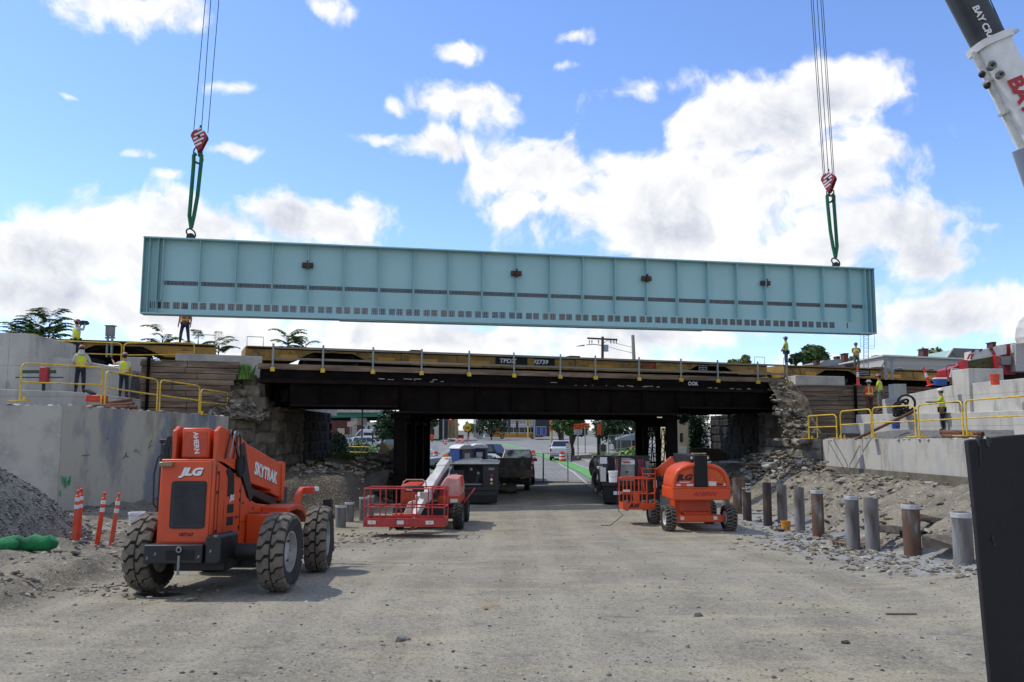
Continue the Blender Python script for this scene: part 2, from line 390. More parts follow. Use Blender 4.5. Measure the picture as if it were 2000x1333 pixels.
PAVE = M('pavement_concrete', '#97938a', '#85817a', 1, .9, bump=.004, bs=30)
def formwork(m, w_=2.4, h_=1.2):      # board joints and tie holes cast into the concrete
    N = m.node_tree.nodes; L = m.node_tree.links; b = N['Principled BSDF']; src = b.inputs['Base Color'].links[0].from_socket
    tc = N.new('ShaderNodeTexCoord'); sp = N.new('ShaderNodeSeparateXYZ'); L.new(tc.outputs['Object'], sp.inputs[0])
    def mt(op, a, c=None):
        n = N.new('ShaderNodeMath'); n.operation = op
        for i, q in ((0, a), (1, c)):
            if q is None: continue
            if isinstance(q, (int, float)): n.inputs[i].default_value = q
            else: L.new(q, n.inputs[i])
        return n.outputs[0]
    u = mt('ADD', mt('MULTIPLY', sp.outputs[0], .9), mt('MULTIPLY', sp.outputs[1], .75)); v = sp.outputs[2]
    fu = mt('ABSOLUTE', mt('SUBTRACT', mt('FRACT', mt('DIVIDE', u, w_)), .5)); fv = mt('ABSOLUTE', mt('SUBTRACT', mt('FRACT', mt('DIVIDE', v, h_)), .5))
    line = mt('MAXIMUM', mt('LESS_THAN', fu, .005), mt('LESS_THAN', fv, .009))
    gu = mt('SUBTRACT', mt('FRACT', mt('DIVIDE', u, .8)), .5); gv = mt('SUBTRACT', mt('FRACT', mt('DIVIDE', v, .6)), .5)
    hole = mt('LESS_THAN', mt('ADD', mt('MULTIPLY', mt('MULTIPLY', gu, gu), .64), mt('MULTIPLY', mt('MULTIPLY', gv, gv), .36)), .0006)
    f = mt('MULTIPLY', mt('MAXIMUM', line, hole), .35)
    x = N.new('ShaderNodeMix'); x.data_type = 'RGBA'; L.new(f, x.inputs[0]); L.new(src, x.inputs[6]); x.inputs[7].default_value = lin('#3d3a35'); L.new(x.outputs[2], b.inputs['Base Color'])
formwork(CONCN)
def vestmat(name, base, band):
    m = bpy.data.materials.new(name); m.use_nodes = True; N = m.node_tree.nodes; L = m.node_tree.links; b = N['Principled BSDF']; b.inputs['Roughness'].default_value = .8
    tc = N.new('ShaderNodeTexCoord'); sp = N.new('ShaderNodeSeparateXYZ'); L.new(tc.outputs['Object'], sp.inputs[0])
    def inb(sock, c, w):
        a = N.new('ShaderNodeMath'); a.operation = 'COMPARE'; L.new(sock, a.inputs[0]); a.inputs[1].default_value = c; a.inputs[2].default_value = w; return a.outputs[0]
    ab = N.new('ShaderNodeMath'); ab.operation = 'ABSOLUTE'; L.new(sp.outputs[0], ab.inputs[0])
    def mixc(f, prev, c):
        x = N.new('ShaderNodeMix'); x.data_type = 'RGBA'; L.new(f, x.inputs[0])
        if isinstance(prev, tuple): x.inputs[6].default_value = prev
        else: L.new(prev, x.inputs[6])
        x.inputs[7].default_value = c; return x.outputs[2]
    p = mixc(inb(ab.outputs[0], .125, .024), lin(base), lin(band)); p = mixc(inb(ab.outputs[0], .125, .009), p, lin('#c5c5c0'))
    p = mixc(inb(sp.outputs[2], 1.12, .034), p, lin(band)); p = mixc(inb(sp.outputs[2], 1.12, .013), p, lin('#c5c5c0'))
    L.new(p, b.inputs['Base Color']); return m
VLIME = vestmat('lime_vest', '#b4d41c', '#d9672c'); VORG = vestmat('orange_vest', '#d2552a', '#b9c93a'); VLG = vestmat('lime_green_vest', '#aac52a', '#b5a03c')
def groundmat():
    m = bpy.data.materials.new('packed_gravel'); m.use_nodes = True; N = m.node_tree.nodes; L = m.node_tree.links; b = N['Principled BSDF']; b.inputs['Roughness'].default_value = .95
    b.inputs['Specular IOR Level'].default_value = .2
    tc = N.new('ShaderNodeTexCoord'); O = tc.outputs['Object']
    def no(s, det=6, vec=O, rough=.6, sc3=None):
        if sc3:
            mp = N.new('ShaderNodeMapping'); mp.inputs['Scale'].default_value = sc3; mp.inputs['Rotation'].default_value = (0, 0, .25); L.new(O, mp.inputs[0]); vec = mp.outputs[0]
        n = N.new('ShaderNodeTexNoise'); n.inputs['Scale'].default_value = s; n.inputs['Detail'].default_value = det; n.inputs['Roughness'].default_value = rough; L.new(vec, n.inputs[0]); return n.outputs[0]
    def mr(v, a, b_): r = N.new('ShaderNodeMapRange'); r.interpolation_type = 'SMOOTHSTEP'; L.new(v, r.inputs[0]); r.inputs[1].default_value = a; r.inputs[2].default_value = b_; return r.outputs[0]
    def mix(f, a, c, bl='MIX'):
        x = N.new('ShaderNodeMix'); x.data_type = 'RGBA'; x.blend_type = bl
        if isinstance(f, float): x.inputs[0].default_value = f
        else: L.new(f, x.inputs[0])
        for i, q in ((6, a), (7, c)):
            if isinstance(q, str): x.inputs[i].default_value = lin(q)
            else: L.new(q, x.inputs[i])
        return x.outputs[2]
    def mth(op, a, b_): 
        x = N.new('ShaderNodeMath'); x.operation = op; x.use_clamp = True
        for i, q in ((0, a), (1, b_)):
            if isinstance(q, (int, float)): x.inputs[i].default_value = q
            else: L.new(q, x.inputs[i])
        return x.outputs[0]
    c = mix(mr(no(.35, 8), .38, .62), '#8f8979', '#817b6c')
    c = mix(mr(no(1.1, 8, sc3=(.35, 1.5, 1)), .5, .68), c, '#989079')
    c = mix(mr(no(2.2, 8, sc3=(.7, 1.5, 1)), .58, .74), c, '#6b675e')
    c = mix(mr(no(.8, 5), .66, .74), c, '#8b7457')
    wv = N.new('ShaderNodeTexWave'); wv.bands_direction = 'X'; wv.inputs['Scale'].default_value = .22; wv.inputs['Distortion'].default_value = 2.2; wv.inputs['Detail'].default_value = 3; wv.inputs['Detail Scale'].default_value = .5; L.new(O, wv.inputs[0])
    c = mix(mth('MULTIPLY', mth('MULTIPLY', mr(wv.outputs['Fac'], .72, .95), mr(no(.5, 4), .38, .55)), .35), c, '#a09985')
    c = mix(mth('MULTIPLY', mth('MULTIPLY', mr(wv.outputs['Fac'], .22, .05), mr(no(.7, 4), .42, .6)), .3), c, '#6a6558')
    # pale cement dust around the pipe piles and brown soil on the two banks
    sp = N.new('ShaderNodeSeparateXYZ'); L.new(O, sp.inputs[0]); X, Y = sp.outputs[0], sp.outputs[1]
    zone = mth('MULTIPLY', mth('MULTIPLY', mr(X, 6.2, 8.5), mr(X, 12.0, 10.3)), mth('MULTIPLY', mr(Y, 13, 16.5), mr(Y, 36, 31)))
    c = mix(mth('MULTIPLY', zone, mr(no(1.2, 7), .36, .58)), c, '#8f959b')
    soil = mth('MAXIMUM', mth('MULTIPLY', mr(X, 9.6, 11), mr(Y, 13, 17)), mth('MULTIPLY', mr(X, -6.2, -7.6), mr(Y, 60, 52)))
    sc_ = mix(mr(no(.9, 8), .4, .62), '#7d7666', '#5a554b');  sc_ = mix(mr(no(3.5, 8), .56, .68), sc_, '#9a958a')
    c = mix(mth('MULTIPLY', soil, .85), c, sc_)
    shade = mth('MULTIPLY', mth('MULTIPLY', mr(X, -5.0, -6.2), mr(Y, 29.5, 31)), mr(Y, 60, 52)); c = mix(mth('MULTIPLY', shade, .85), c, '#40372b')  # left bank mixed darker: deep brown soil plus its shade painted in
    # fine stones
    vo = N.new('ShaderNodeTexVoronoi'); vo.inputs['Scale'].default_value = 26; L.new(O, vo.inputs[0])
    bw = N.new('ShaderNodeSeparateColor'); L.new(vo.outputs['Color'], bw.inputs[0])
    c = mix(mth('MULTIPLY', mr(bw.outputs[0], .62, .95), .35), c, '#a39e92'); c = mix(mth('MULTIPLY', mr(bw.outputs[1], .66, .95), .38), c, '#55524c')
    far = mr(Y, 56, 62)
    c = mix(far, c, '#6f6c62')
    L.new(c, b.inputs['Base Color'])
    h = mth('ADD', mth('MULTIPLY', no(9, 10, rough=.7), .7), mth('MULTIPLY', vo.outputs['Distance'], .5))
    bp = N.new('ShaderNodeBump'); bp.inputs['Distance'].default_value = .022; bp.inputs['Strength'].default_value = .9; L.new(h, bp.inputs['Height']); L.new(bp.outputs[0], b.inputs['Normal'])
    return m
GROUND = groundmat()
HEAPM = M('crushed_stone', '#62615d', '#484743', 3, .95, bump=.04, bs=16, c3='#7c7a74', s3=16, l3=.5, h3=.65)
SOILM = M('brown_soil', '#625848', '#433b30', 2, .95, bump=.03, bs=10)

# ------------------------------------------------------------------ ground, road, paint
xs = steps((-3000, -200, 400), (-200, -40, 8), (-40, -18, 2), (-18, 20, .2), (20, 40, 2), (40, 200, 8), (200, 3000, 400))
ys = steps((-400, 0, 50), (0, 8, .5), (8, 24, .2), (24, 52, .25), (52, 100, 2), (100, 200, 5), (200, 400, 10), (400, 3600, 200))
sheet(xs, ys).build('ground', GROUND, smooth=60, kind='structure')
tag(sheet(steps((-7.5, 6.9, .9)), steps((51, 101, 2.5)), .03).build('road', ASPH, smooth=0), kind='structure')
tag(sheet(steps((-70, 70, 5)), steps((101, 240, 5)), .06).build('road', ASPH, smooth=0), kind='structure')
K = dict(kind='structure')
strip('lane_line', LWHITE, [(4.35, 40), (4.45, 51), (4.6, 62), (4.2, 80)], .14, .045, **K)
strip('bike_lane', LGREEN, [(5.6, 51), (5.6, 62), (4.9, 76), (3.2, 98), (0.6, 125), (-2, 150)], 1.15, .07, **K)
strip('bike_lane_edge', LWHITE, [(6.3, 51), (6.3, 62), (5.6, 76), (3.9, 98), (1.3, 125)], .14, .075, **K)
strip('lane_line', LWHITE, [(-6.2, 62), (-6.9, 80), (-9, 100), (-12, 120)], .2, .08, **K)
strip('bike_lane', LGREEN, [(-5.4, 60), (-5.6, 72)], 1.3, .06, **K)
strip('lane_line', LWHITE, [(-2, 140), (14, 143)], .4, .08, **K); strip('lane_line', LWHITE, [(-30, 120), (-14, 118)], .3, .08, **K)
strip('bike_lane', LGREEN, [(-36, 170), (-10, 168)], 2.2, .08, **K); strip('bike_lane', LGREEN, [(4, 158), (26, 150)], 2.0, .08, **K)
pv = sheet(steps((7.0, 12.5, 1)), steps((52, 130, 3)), .15); pv.prism([(6.9, 51.8, 0), (7.0, 51.8, 0), (7.0, 51.8, .28), (6.9, 51.8, .28)], (0, 78, .5)); pv.build('pavement', PAVE, smooth=0, **K)
sheet(steps((9.2, 12.4, .8)), steps((54, 100, 2)), .19).build('grass_verge', GRASS, smooth=0, **K)
sheet(steps((-12, -8.1, 1)), steps((58, 76, 2)), .05).build('grass_verge', GRASS, smooth=0, **K)
sheet(steps((-10.6, -8, .5)), steps((42, 54, .5)), .05).build('grass_verge', GRASS, smooth=0, **K)
# grass: blades on the verges and on top of the left abutment
def blades(boxes, name='grass', n=900, hgt=.25, mat=GRASS, dz=0.0):
    m = MB()
    for (x0, x1, y0, y1, zf) in boxes:
        for i in range(n):
            x = random.uniform(x0, x1); y = random.uniform(y0, y1); z = (zf if zf is not None else H(x, y)) + dz; h = hgt * random.uniform(.5, 1.4); a = random.uniform(0, 6.28)
            dx, dy = math.cos(a) * h * .12, math.sin(a) * h * .12; lx, ly = random.uniform(-.4, .4) * h, random.uniform(-.4, .4) * h
            m.add([(x - dx, y - dy, z), (x + dx, y + dy, z), (x + lx, y + ly, z + h)], [[0, 1, 2]])
    return m.build(name, mat, smooth=0, kind='stuff')
blades([(7.6, 12.4, 52, 80, None), (-10.6, -8, 42, 54, None), (-13, -8, 56, 76, None)], n=1500, hgt=.3, dz=.1)
# loose stones
gm = MB()
for i in range(6600):
    if i < 3900: y = 8 + 24 * random.random() ** 1.7; x = random.uniform(-.66, .66) * y
    elif i < 5200: y = random.uniform(14, 34); x = random.uniform(8, 13.6)
    else: y = random.uniform(12, 31); x = random.uniform(-12.5, -7)
    s = random.choice([.008, .01, .012, .016, .022, .03]) * (.85 if i < 3900 else 1.6) * random.uniform(.7, 1.3)
    if i >= 3900 and random.random() < .06: s *= 1.6
    gm.mi(random.choice([0, 0, 1, 2])); gm.rock((x, y, H(x, y) + s * .2), (s * random.uniform(1, 1.6), s, s * .7))
SG = [M('stone_grey', '#7b776e'), M('stone_dark', '#4f4c46'), M('stone_pale', '#9b968a')]
gm.build('gravel', SG, smooth=0, kind='stuff')
for (px, py, s, mt, lb) in ((782, 1251, .085, 0, 'brown lump of stone lying alone on the open gravel'), (30, 1125, .09, 1, 'dark grey stone at the edge of the left shelf'),
                    (1650, 1260, .05, 1, 'small dark stone in front of the black upright panel'), (1362, 1203, .06, 1, 'small dark clump of debris in the open gravel in front of the orange lift')):
    p = G(px, py); m = MB(); m.rock(p + V((0, 0, s * .3)), (s * 1.3, s, s * .8)); m.rock(p + V((s, .02, s * .1)), s * .5)
    m.build('stone', SG[mt], smooth=0, o=p, label=lb, cat='stone')
p = G(1760, 1201); MB().box(p + V((0, 0, .015)), (.42, .035, .02)).build('wood_stick', TIMBER, o=p, label='thin strip of wood lying flat on the gravel at the right', cat='stick')
m = MB(); p = G(310, 1163)
m.add([p + V((math.cos(a) * .36 * (1 + .3 * math.sin(3 * a)), math.sin(a) * .16, .012)) for a in [k * .4189 for k in range(15)]], [list(range(15))])
m.build('oil_stain', M('oil', '#2a241e', None, rough=.5), smooth=0, kind='structure')
# gravel heap against the left wall
hx, hy = -12.7, 18.2
def heapz(x, y):
    r = math.hypot((x - hx) / 3.1, (y - hy) / 4.0) + .12 * nz(x, y, .5, 3); return H(x, y, False) - .05 + 2.15 * max(0, 1 - r) + .05 * nz(x, y, 3) * (r < 1) - (.3 if r > 1.02 else 0)
hp = sheet(steps((hx - 4, hx + 4.4, .12)), steps((hy - 4.6, hy + 4.6, .15)), 0, heapz)
for i in range(5000):
    x = hx + random.uniform(-4, 4); y = hy + random.uniform(-4.5, 4.5)
    if math.hypot((x - hx) / 3.1, (y - hy) / 4.0) < 1.02:
        s = random.uniform(.018, .05); hp.rock((x, y, heapz(x, y) + s * .2), (s * 1.3, s, s * .8))
hp.build('gravel_heap', HEAPM, smooth=40, o=(hx, hy, 1), label='tall heap of grey crushed stone against the concrete wall at the left edge', cat='gravel heap')

# ------------------------------------------------------------------ walls and abutments
def wall(path, z0, z1s, th, side):      # thick wall along a path; side +1 = thickness to the left of the walking direction
    m = MB(); path = [V(p) for p in path]; n = len(path); F = []; Bk = []
    for i, p in enumerate(path):
        t = (path[min(i + 1, n - 1)] - path[max(i - 1, 0)]).normalized(); nn = V((-t.y, t.x)) * side; F.append(p); Bk.append(p + nn * th)
    vs = []
    for i in range(n): vs += [(F[i].x, F[i].y, z0), (F[i].x, F[i].y, z1s[i]), (Bk[i].x, Bk[i].y, z1s[i]), (Bk[i].x, Bk[i].y, z0)]
    fs = [[i * 4 + a, i * 4 + (a + 1) % 4, (i + 1) * 4 + (a + 1) % 4, (i + 1) * 4 + a] for i in range(n - 1) for a in range(4)] + [[3, 2, 1, 0], [(n - 1) * 4 + a for a in range(4)]]
    return m.add(vs, fs)
def ragged(m, path, z1s, w, out):       # chipped concrete lumps along a wall top
    for (a, b), (za, zb) in zip(zip(path, path[1:]), zip(z1s, z1s[1:])):
        a = V(a); b = V(b); n = int((b - a).length / .22)
        for i in range(n):
            t = (i + random.random()) / n; p = a.lerp(b, t); s = random.uniform(.03, .09)
            m.rock((p.x + out * random.uniform(.02, .25), p.y + random.uniform(-.05, .1), lerp(za, zb, t) + s * .15), (s * 2, s * 1.6, s * .7))
lw = thing('wing_wall', 'long grey concrete wing wall with blue and brown stains running towards the left stone abutment', 'wall', (-13, 24, .5))
m = wall([(-13.0, 24.02), (-12.4, 28), (-11.35, 33.25)], -.5, [4.02, 3.95, 3.84], .9, 1); ragged(m, [(-13.0, 24.02), (-12.4, 28), (-11.35, 33.25)], [4.02, 3.95, 3.84], 0, -1)
m.build('stained_panel', CONCO, lw, w=True, bevel=.03)
m = wall([(-19, 23.6), (-13.02, 24.0)], -.5, [4.05, 4.0], .9, 1); ragged(m, [(-19, 23.7), (-13.1, 24.1)], [4.05, 4.0], 0, 0)
m.build('pale_panel', CONC, lw, w=True, bevel=.03)
rwl = thing('wing_wall', 'low pale concrete wing wall behind the row of pipe piles on the right bank', 'wall', (13.8, 30, 1))
m = wall([(13.8, 20), (13.82, 28), (13.78, 36.9)], -.2, [3.08, 3.02, 2.88], .8, -1); ragged(m, [(13.8, 20), (13.78, 36.9)], [3.08, 2.88], 0, 1)
m.build('upper_panel', M('pale_stained_concrete', '#aaa79e', '#7d776b', 1.1, .92, bump=.012, bs=9, streak=(1, 1, .35), lo=.52, hi=.72, c3='#a09f9c', s3=.8, l3=.56, h3=.62), rwl, w=True, bevel=.03)
m = wall([(13.72, 20), (13.72, 36.4)], -.2, [1.95, 1.75], .06, -1); m.build('footing_band', M('footing', '#6e6a60', '#55503f', 1.5, .95, bump=.02, bs=8), rwl, w=True)
def masonry(path, z0, z1, nrm, mat, parent, name, ch=.52, bl=1.2, rough=.05):
    m = MB(); path = [V(p) for p in path]; mats3 = [mat, mat, STONED] if mat is STONE else [mat]
    for (a, b) in zip(path, path[1:]):
        L_ = (b - a).length; t = (b - a).normalized(); n = V((t.y, -t.x)); n = n if n.dot(V(nrm)) > 0 else -n
        z = z0; row = 0
        while z < z1 - .05:
            h = min(ch * random.uniform(.92, 1.08), z1 - z); s = 0
            while s < L_ - .01:
                w_ = min(bl * random.uniform(.7, 1.3), L_ - s)
                if L_ - s - w_ < .3: w_ = L_ - s
                m.mi(random.randrange(len(mats3))); nx, nzv = 7, 5; off = random.uniform(-.03, .04); vs = []
                for j in range(nzv + 1):
                    for i in range(nx + 1):
                        u, v = i / nx, j / nzv; e = min(u, 1 - u) * nx; f = min(v, 1 - v) * nzv
                        d = (off + rough * random.uniform(.2, 1)) if (e > .4 and f > .4) else -.055
                        q = a + t * (s + u * w_) + n * d; vs.append((q.x, q.y, z + v * h))
                m.add(vs, [[j * (nx + 1) + i, j * (nx + 1) + i + 1, (j + 1) * (nx + 1) + i + 1, (j + 1) * (nx + 1) + i] for j in range(nzv) for i in range(nx)])
                s += w_
            z += h; row += 1
        c = [a - n * .04, b - n * .04, b - n * 1.2, a - n * 1.2]
        m.prism([(q.x, q.y, z0) for q in c], (0, 0, z1 - z0 - .02))
    return m.build(name, mats3, parent, w=True, smooth=0)
# left stone abutment
la = thing('stone_abutment', 'dark blocky stone abutment carrying the left end of the old bridge', 'abutment', (-11, 36, 0))
masonry([(-11.3, 33.3), (-10.65, 34.55)], .6, 3.85, (1, 0), STONE, la, 'stone_face')
masonry([(-10.65, 34.55), (-10.05, 35.7), (-10.15, 40.5)], .6, 4.28, (1, 0), STONE, la, 'stone_face'); masonry([(-10.15, 40.5), (-10.3, 47.3)], .6, 4.28, (1, 0), SHADED, la, 'shade_painted_face')  # inner stretch takes the stone with shade painted in
m = MB(); m.prism([(-11.2, 37.5, 4.2), (-12.2, 37.5, 4.2), (-12.2, 53, 4.2), (-11.2, 53, 4.2)], (0, 0, 1.2)); m.build('backwall', CONC, la, w=True)
m = MB()       # broken rubble slope above the masonry
for i in range(620):
    u = random.random(); v = random.random(); x = lerp(-12.3, -10.3, u) ; y = lerp(33.4, 36.4, v)
    z = 3.75 + 1.75 * ss(-10.2, -12.0, x) * ss(33.2, 34.8, y) + random.uniform(-.1, .1) + .3 * ss(34, 36, y); s = random.uniform(.05, .14) if random.random() < .8 else random.uniform(.14, .3)
    m.rock((x, y, z), (s * 1.4, s, s * .75)) if (z < 4.5 or random.random() < .3) else None
m.build('broken_core', BROKEN, la, w=True, smooth=0)
m = MB(); m.prism([(-13.7, 33.4, 3.0), (-11.5, 33.0, 3.0), (-11.1, 37.2, 3.0), (-13.7, 37.2, 3.0)], (0, 0, .9)); m.prism([(-13.7, 34.4, 3.9), (-11.7, 34.6, 3.9), (-11.4, 36.2, 3.9), (-13.7, 36.2, 3.9)], (0, 0, 1.6)); m.build('earth_core', SOILM, la, w=True)
def eL(x, y): return 3.7 + 1.75 * ss(-10.2, -12.0, x) * ss(33.2, 34.8, y) + .3 * ss(34, 36, y) + .16 * nz(x, y, 1.6) + .08 * nz(x, y, 4) + .04 * nz(x, y, 9)
sheet(steps((-12.4, -10.25, .1)), steps((33.3, 36.6, .1)), 0, eL).build('earth_slope', SOILM, la, w=True, smooth=0)
m = MB(); m.box((-11.15, 35.2, 5.35), (.5, .5, .6), jit=.08); m.box((-10.95, 35.0, 4.9), (.6, .5, .45), jit=.08); m.box((-10.75, 34.95, 4.45), (.8, .6, .5), jit=.08); m.build('loose_block', BROKEN, la, w=True, bevel=.03)
m = MB(); m.prism([(-13.9, 34.0, 5.5), (-10.7, 35.3, 5.5), (-11.0, 36.1, 5.5), (-14.2, 34.8, 5.5)], (0, 0, .95)); m.build('concrete_cap', CONC, la, w=True, bevel=.03)
blades([(-12.1, -11.0, 34.3, 34.8, 5.4)], n=900, hgt=.5, name='grass_tuft', mat=LEAFL)
# right stone abutment
ra = thing('stone_abutment', 'stone abutment with a broken pale slope under the right end of the old bridge', 'abutment', (14, 45, 0))
masonry([(13.6, 57), (13.5, 45.6)], .4, 4.25, (-1, 0), SHADED, ra, 'shade_painted_face'); masonry([(13.5, 45.6), (13.5, 44.4)], .4, 4.25, (-1, 0), STONE, ra, 'stone_face')  # face under the bridge has its shade in the stone colour
masonry([(13.45, 44.2), (13.72, 37.1)], .4, 2.9, (-1, 0), M('pale_quarry_stone', '#7f796d', '#57524a', 1.6, .95, bump=.05, bs=7, c3='#9a9488', s3=2.3), ra, 'stone_face')
m = MB()
for i in range(800):
    y = random.uniform(38, 44.4); x = random.uniform(13.3, lerp(14.9, 14.5, (y - 38) / 6.4)); z = 2.72 + 2.9 * ss(39.5, 43.6, y + random.uniform(-.4, .4)) * ss(12.6, 14.2, x + .6) + random.uniform(-.1, .15); s = random.uniform(.05, .14) if random.random() < .8 else random.uniform(.14, .28)
    m.rock((x, y, z), (s * 1.4, s, s * .75)) if (z < 4.4 or random.random() < .25) else None
m.build('broken_core', BROKEN, ra, w=True, smooth=0)
m = MB(); m.prism([(13.8, 44.3, 2.9), (16, 44.3, 2.9), (16, 37.5, 2.9), (13.8, 37.5, 2.9)][::-1], (0, 0, .0 + .25)); m.prism([(14.0, 44.6, 3.1), (14.7, 44.6, 3.1), (14.7, 43.0, 3.1), (14.0, 43.0, 3.1)][::-1], (0, 0, 2.2)); m.build('earth_core', SOILM, ra, w=True)
def eR(x, y): return 2.8 + 2.9 * ss(39.5, 43.6, y + .3 * nz(x, y, 1.1)) * ss(12.6, 14.2, x + .6) + .18 * nz(x, y, 1.6) + .1 * nz(x, y, 4) + .05 * nz(x, y, 9)
sheet(steps((13.45, 15.0, .08)), steps((38, 44.6, .1)), 0, eR).build('earth_slope', SOILM, ra, w=True, smooth=0)
def FY(x): return 38 + .402 * x            # line of the bridge's near edge
m = MB(); m.prism([(14.75, 42.95, 5.63), (17.65, 43.8, 5.63), (17.5, 44.6, 5.63), (14.6, 44.0, 5.63)], (0, 0, .5)); m.build('concrete_cap', CONC, ra, w=True, bevel=.03)
# timber lagging walls
def lagging(label, a, b, z0, z1, slant, posts, loc):
    t = thing('timber_wall', label, 'timber wall', loc); a = V(a); b = V(b); d = (b - a); L_ = d.length; d.normalize(); nn = V((d.y, -d.x)); m = MB(); z = z0; 
    while z < z1 - .04:
        h = min(.235, z1 - z); f = (z - z0) / (z1 - z0); s0 = slant[0] * (1 - f); s1 = L_ + slant[1] * f; cut = s0 + (s1 - s0) * random.uniform(.3, .6); jt = random.uniform(-.02, .025)
        for (u, v) in ((s0 + random.uniform(-.08, .05), cut - .01), (cut + .01, s1 + random.uniform(-.06, .1))):
            pa = a + d * u + nn * jt; pb = a + d * v + nn * (jt + random.uniform(-.01, .01)); m.bar((pa.x, pa.y, z + h / 2), (pb.x, pb.y, z + h / 2 + random.uniform(-.008, .008)), .1, h - .022)
        z += .235
    m.build('planking', TIMBER, t, w=True, bevel=.006, seg=1)
    m = MB(); q0 = a - nn * .09; q1 = b - nn * .09; m.bar((q0.x, q0.y, (z0 + z1) / 2), (q1.x, q1.y, (z0 + z1) / 2), .04, z1 - z0 - .1); m.build('backing', BLACKM, t, w=True)
    for s in posts:
        q = a + d * s + nn * .1; m = MB(); m.bar((q.x, q.y, z0 - .1), (q.x, q.y, z1 + .12), .05, .22, up=(0, 1, 0)); m.bar((q.x + nn.x * .08, q.y + nn.y * .08, z0 - .1), (q.x + nn.x * .08, q.y + nn.y * .08, z1 + .12), .11, .04, up=(0, 1, 0)); m.build('soldier_pile', RUST, t, w=True)
lagging('weathered horizontal timber wall beside the left abutment above the stained concrete wall', (-14.75, 32.85), (-11.75, 34.05), 3.95, 6.12, (0, .45), (.25,), (-14, 33, 4))
lagging('grey brown horizontal timber wall right of the bridge with a slanting edge', (14.75, 42.9), (20.6, 44.6), 2.95, 5.62, (.9, 0), (3.5,), (18, 44, 3))
# ------------------------------------------------------------------ embankments behind the walls and left/right concrete work
BD = V((1, .402, 0)).normalized(); BN = V((-.402, 1, 0)).normalized()
def BP(x, off, z): p = V((x, FY(x), z)) + BN * off; return p      # point at the bridge line, pushed back by off
def emb(x0, x1, z, o0=0.3, o1=16, z0=-1.0):
    m = MB(); m.prism([BP(x0, o0, z0), BP(x1, o0, z0), BP(x1, o1, z0), BP(x0, o1, z0)], (0, 0, z - z0)); return m
tag(emb(-120, -12.3, 5.55, 1.2).build('embankment', HEAPM, smooth=0), kind='structure')
m = MB(); m.prism([BP(15.6, 1.6, -1), BP(160, 1.6, -1), BP(160, 14, -1), V((14.4, 57, -1)), V((14.4, 46, -1))], (0, 0, 6.5)); tag(m.build('embankment', HEAPM, smooth=0), kind='structure')
# gravel platforms behind the wing walls
m = MB(); m.prism([(-12.4, 28, -.5), (-12.5, 33, -.5), (-13.6, 36.5, -.5), (-40, 36, -.5), (-40, 24, -.5), (-14, 24.6, -.5)], (0, 0, 4.35)); m.build('gravel_platform', HEAPM, smooth=0, kind='structure')
def platz(x, y): return 2.84 + .45 * ss(14.3, 15.9, x) * ss(24, 29, y) * (1 - ss(34, 40, y)) + .03 * nz(x, y, 1.2) + .015 * nz(x, y, 4)
sheet(steps((14.2, 19, .16)), steps((20, 43.2, .2)), 0, platz).build('gravel_platform', HEAPM, smooth=50, kind='structure')
m = MB(); m.prism([(14.3, 20, -.5), (40, 20, -.5), (40, 43.5, -.5), (15.6, 43.2, -.5), (14.5, 37.5, -.5)], (0, 0, 3.2)); m.build('gravel_platform', HEAPM, smooth=0, kind='structure')
t = thing('new_abutment', 'fresh pale concrete steps and tall end block of the new left abutment', 'abutment', (-17, 30, 3.85))
def slab(poly, z0, z1s):
    m = MB(); n = len(poly); m.add([(x, y, z0) for x, y in poly] + [(x, y, z) for (x, y), z in zip(poly, z1s)], [list(range(n))[::-1], list(range(n, 2 * n))] + [[i, (i + 1) % n, n + (i + 1) % n, n + i] for i in range(n)]); return m
slab([(-26, 26.3), (-15.2, 28.6), (-14.35, 30.0), (-14.9, 34.5), (-26, 32)], 3.8, [4.95, 4.62, 4.52, 4.5, 4.95]).build('lower_step', CONCN, t, w=True, bevel=.02)
slab([(-26, 29.6), (-17.1, 31.2), (-15.4, 32.4), (-15.2, 33.9), (-26, 33.4)], 3.9, [6.1, 6.05, 5.72, 5.7, 6.1]).build('seat_wall', CONCN, t, w=True, bevel=.02)
slab([(-26, 28.4), (-17.75, 30.2), (-17.35, 31.2), (-17.6, 33.2), (-26, 32)], 3.9, [6.95, 6.83, 6.72, 6.72, 6.9]).build('end_block', CONCN, t, w=True, bevel=.02)
slab([(-16.1, 34.0), (-15.2, 34.1), (-15.2, 34.9), (-16.1, 34.9)], 3.9, [6.3] * 4).build('pedestal', CONCN, t, w=True, bevel=.02)
t = thing('new_abutment', 'fresh pale concrete stepped seat and long wall of the new right abutment', 'abutment', (18, 34, 2.86))
slab([(15.75, 38.0), (16.9, 35.2), (17.5, 31.5), (17.6, 22), (19.6, 22), (19.4, 38.4)], 2.8, [4.0, 4.0, 3.98, 3.98, 3.98, 4.0]).build('lower_step', CONCN, t, w=True, bevel=.02)
slab([(15.4, 38.9), (15.75, 37.2), (17.6, 37.2), (18.2, 39.2)], 2.8, [3.6, 3.6, 3.6, 3.6]).build('bottom_step', CONCN, t, w=True, bevel=.02)
slab([(18.1, 40.5), (17.9, 33.5), (18.1, 30.5), (18.2, 22), (19.2, 22), (19.3, 40.7)], 3.9, [4.78, 5.12, 5.13, 5.13, 5.13, 4.8]).build('long_wall', CONCN, t, w=True, bevel=.02)
slab([(17.9, 33.6), (17.86, 32.3), (19.3, 32.4), (19.3, 33.7)], 3.9, [5.72, 5.7, 5.7, 5.72]).build('end_block', CONCN, t, w=True, bevel=.02)
slab([(16.3, 27), (16.0, 20), (17.6, 20), (17.6, 27.2)], 2.8, [3.72, 3.8, 3.8, 3.72]).build('front_curb', CONCN, t, w=True, bevel=.02)
